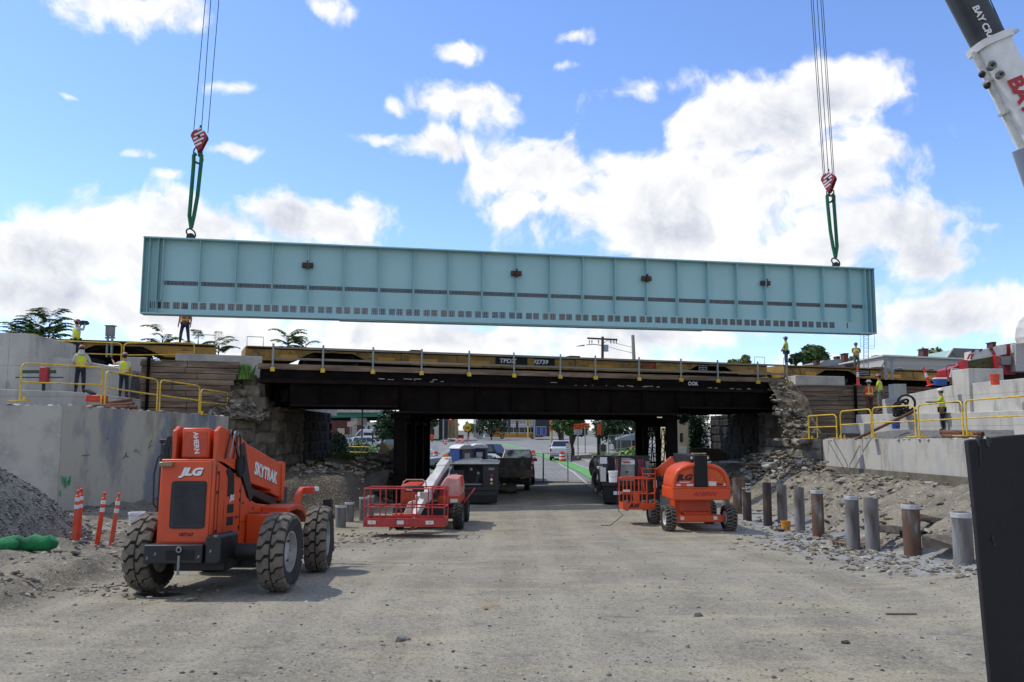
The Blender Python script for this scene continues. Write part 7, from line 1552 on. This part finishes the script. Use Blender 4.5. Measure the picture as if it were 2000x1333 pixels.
# ------------------------------------------------------------------ signs, lights, poles
def sign(px, pb, pt, Y, wpx, panels, label, pole=GALV, name='road_sign', pr=.05, zb=None):
    a = P(px, pb, Y); b = P(px, pt, Y); t = thing(name, label, 'sign', a); m = MB(); m.cyl((0, 0, -.3), (0, 0, b.z - a.z), pr, n=8); m.build('post', pole, t)
    for (y0, y1, w_, mt, shp, rows) in panels:
        z0 = P(px, y1, Y).z - a.z; z1 = P(px, y0, Y).z - a.z; hw = w_ / 2 / FPX * Y; cz = (z0 + z1) / 2; m = MB()
        if shp == 'd': m.prism([(0, -pr - .02, z0), (hw, -pr - .02, cz), (0, -pr - .02, z1), (-hw, -pr - .02, cz)], (0, .015, 0))
        elif shp == 'o': m.lathe([(hw, -.01), (hw, .01)], (0, -pr - .03, cz), (0, 1, 0), 8)
        else: m.bx(-hw, hw, -pr - .03, -pr - .01, z0, z1)
        o = m.build('panel', mt, t)
        if isinstance(rows, list):
            for i, r_ in enumerate(rows): text(r_, (z1 - z0) / (len(rows) + .4) * .95, BLK, t, (0, -pr - .034, z1 - (z1 - z0) * (i + .6) / (len(rows) + .2)), (1, 0, 0), (0, 0, 1), bold=.006, ext=.002)
    return t
sign(1129, 888, 828, 66, 16, [(829, 839.5, 16, OSIGN, 'r', ['END ROAD', 'WORK']), (840, 849, 16, PAPER, 'r', ['DOUBLE', 'FINES END'])], 'orange road work sign with a white panel below on the grass verge')
sign(1143, 880, 826, 74, 18, [(827, 836.5, 18, OSIGN, 'r', ['END', 'ROAD WORK'])], 'wide orange road work sign half hidden behind the nearer one')
sign(1178, 895, 866, 53, 13, [(868, 884, 13, PAPER, 'r', 0), (885, 887.5, 12, PAPER, 'r', 0), (888.5, 891, 12, PAPER, 'r', 0), (892, 894.5, 12, PAPER, 'r', 0)], 'white notice board with a black seal and small plates on the grass at right', BLACKM)
t = bpy.data.objects['road_sign.002']; a = P(1178, 875.5, 52.9); m = MB(); m.torus(a + V((0, 0, 0)), .13, .018, (0, 1, 0), 20, 5); m.bx(a.x - .1, a.x + .1, a.y, a.y + .01, a.z - .02, a.z + .02); m.bx(a.x - .15, a.x + .15, a.y, a.y + .01, a.z - .17, a.z - .12); m.bx(a.x - .11, a.x + .11, a.y, a.y + .01, a.z + .13, a.z + .17); m.build('seal', BLK, t, w=True)
sign(1170, 900, 826, 57, 6, [], 'black post carrying a long vertical orange signal plate', BLACKM, 'signal_post', .13); t = bpy.data.objects['signal_post']; a = P(1170, 839, 56.8); MB().bx(a.x - .12, a.x + .12, a.y - .03, a.y, a.z - .38, a.z + .38).build('orange_plate', OSIGN, t, w=True)
sign(913, 862, 822, 105, 14, [(829.5, 842, 14, YSIGN, 'o', 0)], 'round yellow warning sign with a black symbol on a thin pole over the intersection'); t = bpy.data.objects['road_sign.003']; a = P(913, 835.8, 104.8); m = MB(); m.torus(a - V((.14, 0, 0)), .12, .03, (0, 1, 0), 14, 5); m.torus(a + V((.14, 0, 0)), .12, .03, (0, 1, 0), 14, 5); m.build('symbol', BLK, t, w=True)
sign(973, 850, 836, 175, 8, [(836, 847, 8, YSIGN, 'r', 0)], 'small yellow sign beside the front of the bus'); sign(895, 846, 826, 190, 4, [(828, 832, 5, YSIGN, 'r', 0)], 'tiny yellow sign on a pole against the sky under the bridge')
sign(684, 850, 823, 112, 12, [(824, 834, 12, M('pinkish_board', '#b39a90'), 'r', 0)], 'pinkish square sign on a post in front of the brick building at left'); sign(727, 892, 849, 70, 3, [], 'thin dark post standing in the hedge in front of the white cars', BLACKM, 'thin_post', .06)
sign(707, 850, 800, 100, 3, [], 'dark lamp post standing in front of the green highway bridge', BLACKM, 'lamp_post', .1)
def traffic_light(px, pb, pt, Y, pole, lens, label, head=BLACK, pr=.08):
    a = P(px, pb, Y); h = P(px, pt, Y).z - a.z; t = thing('traffic_light', label, 'traffic light', a, group='traffic lights at the far intersection'); m = MB(); m.cyl((0, 0, -.2), (0, 0, h), pr, n=8); m.build('post', pole, t); m = MB(); m.bx(-.22, .22, -.35, -.05, h - 1.3, h); m.build('signal_head', head, t, bevel=.03)
    for k, c in enumerate((lens, BLACK, BLACK)): MB().cyl((0, -.40, h - .25 - k * .4), (0, -.35, h - .25 - k * .4), .13, n=12).build('lens', c, t)
traffic_light(880, 856, 816, 140, M('brown_post', '#6a4f35'), M('red_lit_lens', (1, .12, .05), emit=1.5), 'traffic light showing a bright red lens left of the sky gap', M('orange_head', '#c4401c'))
traffic_light(1031, 852, 818, 150, YEL, BLACK, 'yellow traffic light post in front of the bus', YEL, .12); traffic_light(995, 846, 820, 160, DARK, BLACK, 'dark traffic light left of the yellow post in front of the bus'); traffic_light(1010, 850, 822, 158, DARK, RLET, 'dark post with a small red board in front of the bus roof')
traffic_light(1077, 862, 822, 110, TAN, OSIGN, 'pale post carrying an orange signal near the white pickup', OSIGN, .2); traffic_light(1100, 868, 822, 100, DARK, OSIGN, 'dark post with an orange signal in front of the tree beyond the pickup', OSIGN)
for (px, pb, pt, Y, w_, mt, lb) in ((1044, 852, 815, 140, .14, GALV, 'plain grey lamp post right of the bus'), (1245, 885, 815, 62, .14, GALV, 'grey lamp post beside the bridge pier behind the shrubs'), (926, 852, 815, 150, .1, DARK, 'thin wire pole in the sky gap right of the round yellow sign'), (866, 862, 815, 120, .1, GALV, 'plain grey pole left of the tan building under the bridge')):
    a = P(px, pb, Y); m = MB(); m.cyl(a - V((0, 0, .3)), P(px, pt, Y) + V((0, 0, 1.5)), w_, n=8); m.build('lamp_post', mt, o=a, label=lb, cat='lamp post')
# utility poles behind the rail cars
t = thing('utility_pole', 'wooden utility pole with crossarm, grey transformer and a street lamp arm', 'utility pole', P(1176, 850, 97)); f = FR[t.name].translation; UP = lambda x, y: P(x, y, 97)
m = MB(); m.cyl(UP(1176, 850), UP(1177, 658), .2, .16, n=10); m.build('pole', BARK, t, w=True); m = MB(); m.bar(UP(1147, 661), UP(1206, 664), .13, .2); m.build('crossarm', BARK, t, w=True)
m = MB(); m.bar(UP(1179, 671), UP(1186, 665), .06); m.build('brace', BARK, t, w=True)
for k, x in enumerate((1151, 1156, 1169, 1193, 1199, 1204)): m = MB(); a = UP(x, 665); m.cyl(a, a - V((0, 0, .42)), .08, .04, n=8); m.build('insulator', GREY, t, w=True)
a = UP(1184, 687); m = MB(); m.cyl(a, UP(1184, 674), .26, n=14); m.build('transformer', M('transformer_grey', '#8d9aa0'), t, w=True)
m = MB(); m.tube([UP(1175, 675), UP(1160, 673), UP(1145, 674)], .05, 6); m.build('lamp_arm', GALV, t, w=True); m = MB(); m.prism([UP(1125, 677), UP(1132, 675), UP(1142, 673.5), UP(1142, 676)], (0, .3, 0)); m.build('lamp_head', GREY, t, w=True)
for (a, b) in (((1180, 675), (1236, 690)), ((1185, 665), (1236, 679))): m = MB(); m.tube([UP(*a), UP((a[0] + b[0]) / 2, (a[1] + b[1]) / 2 + 1), UP(*b)], .03, 4); m.build('cable', BLACKM, t, w=True)
a = P(1238, 850, 97); m = MB(); m.cyl(P(1245, 850, 97), P(1236, 655, 97), .26, .2, n=10); m.build('utility_pole', M('pale_pole', '#8b8780'), o=a, label='bare leaning pole without crossarm right of the utility pole', cat='utility pole')
# ladder mast behind the girder end
t = thing('ladder_mast', 'slim grey lattice ladder mast with a cage behind the right end of the girder', 'mast', P(1691, 720, 60)); UQ = lambda x, y: P(x, y, 60)
m = MB()
for x in (1687, 1696): m.bar(UQ(x, 745), UQ(x, 648), .04)
m.build('stiles', GALV, t, w=True); m = MB()
for k in range(24): m.bar(UQ(1687, 742 - k * 4), UQ(1696, 742 - k * 4 - (2 if k % 2 else 0)), .025)
m.build('rungs', GALV, t, w=True); m = MB()
for (a, b) in (((1681, 654), (1681, 690)), ((1708, 654), (1708, 680)), ((1696, 676), (1708, 676)), ((1696, 681), (1708, 681)), ((1681, 676), (1687, 677))): m.bar(UQ(*a), UQ(*b), .02)
m.build('cage', GALV, t, w=True)
# ------------------------------------------------------------------ buildings behind the embankment on the right
def bquad(t, pts, Y, dp, name, mat, bev=0): m = MB(); m.prism([P(x, y, Y) for x, y in pts], (0, dp, 0)); return m.build(name, mat, t, w=True, smooth=0, bevel=bev)
def chim(t, px, pb, pt, w_, Y): bquad(t, [(px - w_ / 2, pb), (px + w_ / 2, pb), (px + w_ / 2, pt), (px - w_ / 2, pt)], Y, .9, 'chimney', BRICK); bquad(t, [(px - w_ * .6, pt + 2), (px + w_ * .6, pt + 2), (px + w_ * .6, pt), (px - w_ * .6, pt)], Y - .06, 1.0, 'chimney_cap', BRICK)
t = thing('long_house', 'long pale sided house with small windows behind the rail car at right', 'house', P(1800, 850, 70)); bquad(t, [(1727, 850), (1890, 850), (1890, 701), (1727, 694)], 70, 10, 'wall', SIDING); bquad(t, [(1724, 696), (1892, 703), (1892, 700), (1724, 693)], 69.8, 10.4, 'roof_edge', WHT)
for (x, y) in ((1758, 721), (1804, 722), (1819, 722)): bquad(t, [(x - 6, y + 6), (x + 6, y + 6), (x + 6, y - 3), (x - 6, y - 3)], 69.95, .1, 'window', WHT); bquad(t, [(x - 4.5, y + 6), (x + 4.5, y + 6), (x + 4.5, y - 1.5), (x - 4.5, y - 1.5)], 69.92, .1, 'window_pane', GLASS)
chim(t, 1808, 697, 681, 10, 72); chim(t, 1942, 690, 668, 7, 72)
t = thing('gabled_house', 'pale green gabled house with dark roof behind the crane', 'house', P(1880, 850, 78)); bquad(t, [(1850, 850), (1880, 850), (1880, 702), (1862, 683), (1850, 700)], 78, 8, 'wall', M('pale_green_siding', '#8ea89c')); 
m = MB(); m.add([P(1861, 680, 77.7), P(1915, 682, 77.7), P(1900, 702, 76), P(1882, 702, 76), P(1861, 680, 86), P(1915, 682, 86)], [[0, 1, 2, 3], [0, 4, 5, 1]]); m.build('roof', ROOF, t, w=True, smooth=0); bquad(t, [(1847, 701), (1849, 703), (1862, 683), (1880, 703), (1883, 702), (1862, 680)], 77.6, .3, 'verge_board', WHT)
t = thing('low_house', 'low grey roofed house with two brick chimneys behind the two workers on the rail cars', 'house', P(1640, 850, 80)); bquad(t, [(1603, 850), (1700, 850), (1700, 712), (1603, 712)], 80, 8, 'wall', SIDING); bquad(t, [(1570, 714), (1600, 711), (1610, 704), (1640, 702), (1690, 708), (1715, 712), (1715, 716), (1570, 716)], 79.5, 9, 'roof', M('light_roof', '#8d9094', '#7d7f84', 2, .8)); chim(t, 1653, 712, 690, 8, 79); chim(t, 1638, 705, 696, 6, 81); chim(t, 1598, 712, 704, 7, 79)
t = thing('flat_house', 'dark flat roofed house with a stout brick chimney left of the long pale house', 'house', P(1700, 850, 76)); bquad(t, [(1655, 850), (1726, 850), (1726, 716), (1655, 716)], 76, 6, 'wall', SIDING); bquad(t, [(1650, 717), (1728, 717), (1728, 710), (1690, 708), (1650, 712)], 75.6, 7, 'roof', ROOF); chim(t, 1716, 712, 694, 9, 75.2)
# background seen through the underpass
t = thing('highway_bridge', 'green steel highway bridge on a round concrete pier far left under the old bridge', 'bridge', P(690, 862, 150)); bquad(t, [(560, 818), (560, 806), (748, 806.5), (742, 814), (700, 815)], 150, 1.0, 'steel_girder', M('highway_green', '#2f7a66', '#286a59', 2, .6)); bquad(t, [(560, 806), (560, 796), (745, 798), (748, 806)], 149, 14, 'parapet', CONC)
bquad(t, [(685, 830), (698, 830), (698, 816), (685, 816)], 151, 10, 'pier_cap', CONC); a = P(692, 866, 152); m = MB(); m.cyl(a, P(692, 828, 152), .5, n=16); m.build('pier', CONC, t, w=True)
bquad(t, [(560, 822), (740, 822), (745, 800), (560, 800)], 163, 1, 'far_girder', BLACKM)
def bldg(px0, px1, pb, pt, Y, dp, mat, label, wins=(), roof=None, name='building', winmat=None, cat='building'):
    t = thing(name, label, cat, P((px0 + px1) / 2, pb, Y)); bquad(t, [(px0, pb), (px1, pb), (px1, pt), (px0, pt)], Y, dp, 'wall', mat)
    if roof: bquad(t, [(px0 - 1, pt), (px1 + 1, pt), (px1 - 2, pt - roof), ((px0 + px1) / 2, pt - roof * 1.3), (px0 + 2, pt - roof)], Y - .4, dp + .8, 'roof', ROOF)
    for (a, b, c, d) in wins: bquad(t, [(a - .7, d + .7), (c + .7, d + .7), (c + .7, b - .7), (a - .7, b - .7)], Y - .05, .05, 'window', WHT); bquad(t, [(a, d), (c, d), (c, b), (a, b)], Y - .09, .04, 'window_pane', winmat or GLASS)
    return t
bldg(640, 705, 866, 800, 185, 12, BRICK, 'dark brick building with a pale garage door under the highway bridge', [(660, 838, 672, 850)], winmat=TAN)
bldg(706, 745, 850, 825, 170, 10, WHT, 'white house with small windows above the van roof', [(709, 833, 712, 838), (718, 832, 722, 839)], roof=None)
bldg(738, 750, 850, 829, 180, 10, M('pale_blue_house', '#8fa3b0'), 'pale blue house end beside the dark tree', [])
bldg(837, 858, 858, 824, 175, 10, WHT, 'white porch house left of the grey pole under the bridge', [(839, 838, 848, 852), (850, 829, 853, 833)], roof=4, winmat=BLACKM)
bldg(857, 870, 858, 800, 160, 6, BLACKM, 'dark narrow building edge between the porch house and the tan building', [])
bldg(870, 888, 856, 800, 165, 10, M('tan_brick', '#9a8a62', '#7d6e4c', 2, .9), 'tall tan building behind the red traffic light', [(873, 822, 875, 850), (878, 828, 882, 850)], winmat=BRNC)
bldg(888, 903, 856, 850, 200, 6, BRICK, 'low brick building at the end of the sky gap', [])
bldg(928, 941, 856, 800, 185, 10, M('white_grey_siding', '#b7bab6', '#8d9290', 4, .8), 'pale narrow house right of the sky gap', [(930, 828, 933, 834), (935, 828, 938, 834), (930, 840, 933, 846), (935, 842, 938, 850)])
bldg(941, 984, 855, 838, 215, 6, M('long_grey_wall', '#8b8d8c'), 'low grey building behind the big dark tree and motorcycles', [(943, 843, 947, 855)], winmat=WHTC)
bldg(983, 1042, 852, 800, 215, 10, M('shop_front', '#a8a49c', '#6a605a', 3, .8), 'shop building with a pale band behind the bus', [(988, 806, 994, 818), (1000, 806, 1006, 818), (1012, 806, 1018, 818), (1024, 806, 1030, 818)])
bldg(1043, 1078, 853, 800, 178, 8, M('dark_facade', '#2a2b2e', '#1d1e20', 2, .7), 'dark shop front with blue doors right of the bus', [(1048, 834, 1056, 850), (1059, 834, 1066, 850)], winmat=BLU)
bldg(1320, 1343, 905, 805, 62, 8, TAN, 'tan stucco house with one narrow window right of the bridge pier', [(1328, 846, 1334, 864)], winmat=DARK)
t = bpy.data.objects['building.010'] if 'building.010' in bpy.data.objects else t
bldg(1316, 1341, 905, 873, 61.6, .3, WHT, 'white low wall in front of the tan stucco house', [], name='low_wall', cat='wall'); bldg(1343, 1352, 905, 808, 63, 8, CONC, 'grey house corner behind the hanging vines', [], name='building')
for (px, pt, wpx, Y, lb, lf, nn, seed, sq) in ((768, 812, 78, 108, 'big dark tree right of the highway bridge behind the pier', LEAFD, 2600, 11, (1, 1, 1)), (960, 800, 74, 175, 'big dark tree left of the bus', LEAFD, 2200, 12, (1, 1, 1)), (916, 846, 26, 185, 'light green bush tree behind the round yellow sign', LEAFL, 900, 13, (1, 1, 1)),
                          (1118, 812, 52, 84, 'street tree on the verge behind the orange road work signs', LEAF, 3200, 14, (1, 1, 1)), (1092, 810, 30, 100, 'street tree behind the white pickup', LEAF, 1600, 15, (1, 1, 1)), (1200, 792, 96, 112, 'dense dark tree row left part beyond the fence', LEAFD, 3200, 16, (1, 1, 1)), (1262, 796, 60, 124, 'dense dark tree right part beyond the fence', LEAFD, 2400, 17, (1, 1, 1)), (845, 812, 24, 160, 'small dark tree above the porch house', LEAFD, 700, 18, (1, 1, 1))):
    g = at(px, Y); top = P(px, pt, Y); hgt = max(3, top.z - g[2]) * 1.1; cr = wpx / 2 / FPX * Y; tree(g, hgt, cr, lb, lf, nn, .08 if px in (1200, 1262, 960, 768) else .36, seed=seed, leafs=.3, sq=sq, lobes=18 if px in (1200, 1262, 960, 768) else 12)
m = MB()
def bush(loc, r, label, leaf, n, seed, name='bush', ls=.16):
    rr = random.Random(seed); t = thing(name, label, 'bush', loc); l = MB(); r = V(r)
    st = MB()
    for k in range(6): a = k * 1.05; st.tube([(0, 0, -.1), (math.cos(a) * r.x * .3, math.sin(a) * r.y * .3, r.z * .7), (math.cos(a) * r.x * .6, math.sin(a) * r.y * .6, r.z * 1.3)], .03, 5, taper=[1, .8, .4])
    st.build('stems', BARK, t)
    for i in range(n):
        d = V((rr.gauss(0, 1), rr.gauss(0, 1), rr.gauss(0, 1))).normalized() * rr.uniform(.5, 1.05); k = 1 + .18 * noise.noise(d * 2.3 + V((seed, 0, 0))); p = V((d.x * r.x * k, d.y * r.y * k, r.z + d.z * r.z * k)); u = V((rr.gauss(0, 1), rr.gauss(0, 1), rr.gauss(0, 1))).normalized(); w_ = u.orthogonal().normalized(); s = ls * rr.uniform(.6, 1.3)
        l.add([p - u * s, p + w_ * s * .5, p + u * s, p - w_ * s * .5], [[0, 1, 2, 3]])
    l.build('foliage', leaf, t, smooth=0); return t
bush(at2(704, 62), (1.0, .9, 1.15), 'rounded green hedge behind the yellow handrail on the slope', LEAF, 1800, 1, ls=.1); bush(at2(729, 66), (.5, .6, 1.0), 'small green bush right of the hedge around the thin post', LEAFL, 900, 2, ls=.1)
p = P(655, 925, 51); bush((p.x, 51, p.z), (.75, .9, 1.25), 'tall dark shrub at the far end of the left abutment', LEAFD, 2000, 3, ls=.12)
p = at2(1228, 58); bush(p, (1.0, .9, .95), 'tall light green shrub left of the right bridge pier', LEAFL, 2600, 4, ls=.13); bush(at2(1193, 56), (.4, .4, .4), 'small yellow flowering shrub right of the white notice board', M('yellow_flowers', '#a08a2c', '#5d6a2c', 4, .7), 500, 5, ls=.08); bush(at2(1212, 60), (.8, .6, .7), 'low green shrub behind the white notice board', LEAF, 1300, 6, ls=.11)
# hanging vines on the right abutment end
t = thing('hanging_vine', 'dark green vine hanging down the end of the right abutment under the bridge', 'vine', (12.6, 57.5, 2)); l = MB(); rr = random.Random(5)
for i in range(3600):
    px = 1346 + abs(rr.gauss(0, 18)); py = rr.uniform(812, 880)
    if px < 1346 + (14 - (py - 812) * .2): pass
    p = P(px, py, 57.2 + rr.uniform(-.5, .5)); u = V((rr.gauss(0, 1), rr.gauss(0, 1), rr.gauss(0, 1))).normalized(); w_ = u.orthogonal().normalized(); s = .11; l.add([p - u * s, p + w_ * s * .5, p + u * s, p - w_ * s * .5], [[0, 1, 2, 3]])
for i in range(700):
    k = rr.random(); p = P(1352 - 22 * k + rr.gauss(0, 3), 812 + 14 * k * rr.random() + rr.gauss(0, 3), 57); u = V((rr.gauss(0, 1), rr.gauss(0, 1), rr.gauss(0, 1))).normalized(); w_ = u.orthogonal().normalized(); s = .11; l.add([p - u * s, p + w_ * s * .5, p + u * s, p - w_ * s * .5], [[0, 1, 2, 3]])
l.build('foliage', LEAFD, t, w=True, smooth=0)
m = MB(); p = [P(1349, 900, 48), P(1422, 902, 48), P(1421, 888, 48), P(1404, 877, 48), P(1350, 877, 48)]; m.prism(p, (0, .5, 0)); m.build('rusty_plate', M('rusty_plate', '#4a3a2c', '#2f261f', 2, .85), smooth=0, o=p[0], label='big rust brown steel plate standing behind the orange lift under the bridge', cat='steel plate')
# fences right side beyond the bridge
def fence(pa, pb, hgt, label, mat, n, rails=2, pick=0):
    a = V(pa); b = V(pb); t = thing('fence', label, 'fence', a); 
    for k in range(n + 1): p = a.lerp(b, k / n); m = MB(); m.bar(p, p + V((0, 0, hgt)), .07, .07, up=(0, 1, 0)); m.build('post', mat, t, w=True)
    for r_ in range(rails): z = hgt * (r_ + 1) / rails - .04; m = MB(); m.bar(a + V((0, 0, z)), b + V((0, 0, z)), .04, .05); m.build('rail', mat, t, w=True)
    if pick:
        m = MB()
        for k in range(pick): p = a.lerp(b, (k + .5) / pick); m.bar(p, p + V((0, 0, hgt * .95)), .025, .025, up=(0, 1, 0))
        m.build('pickets', mat, t, w=True)
fence(at2(1188, 62), at2(1222, 74), 1.3, 'low brown picket fence beyond the grass at right', RUSTO, 6, 2, 30)
fence(at2(1187, 76), at2(1232, 84), 2.6, 'tall grey wire fence frame behind the picket fence', GALV, 2, 2, 18)
t = thing('parked_trailer', 'pale blue roofed trailer behind the tall wire fence', 'trailer', at2(1225, 92)); m = MB(); m.prism([(-1.2, 0, 1.8), (1.6, 0, 1.8), (1.6, 0, 2.6), (.5, 0, 2.5), (-1.2, 0, 2.0)], (0, 2, 0)); m.build('roof_panel', M('pale_blue_metal', '#7d8a92'), t, bevel=.03); m = MB(); m.bx(-1.1, 1.5, .2, 1.8, .5, 1.8); m.build('body', DARK, t)
m = MB(); p = P(1240, 876, 60); m.box(p, (.55, .3, .3)); m.box(p + V((0, 0, -.55)), (.5, .3, .7)); m.build('utility_cabinet', M('yellow_cabinet', '#b5842a', '#8d8a7a', 3, .6), o=p, bevel=.02, label='small yellow topped cabinet beside the bridge pier', cat='cabinet')
m = MB(); a = G(1113, 900); m.prism([a + V((0, 0, 0)), a + V((2.9, 2.8, .0)), a + V((2.9, 2.8, .55)), a + V((0, 0, .45))], (.15, -.1, 0)); m.build('kerb_wall', M('brown_kerb', '#857866', '#6d6252', 2, .9), smooth=0, o=a, label='low brown kerb wall right of the barricade', cat='wall')
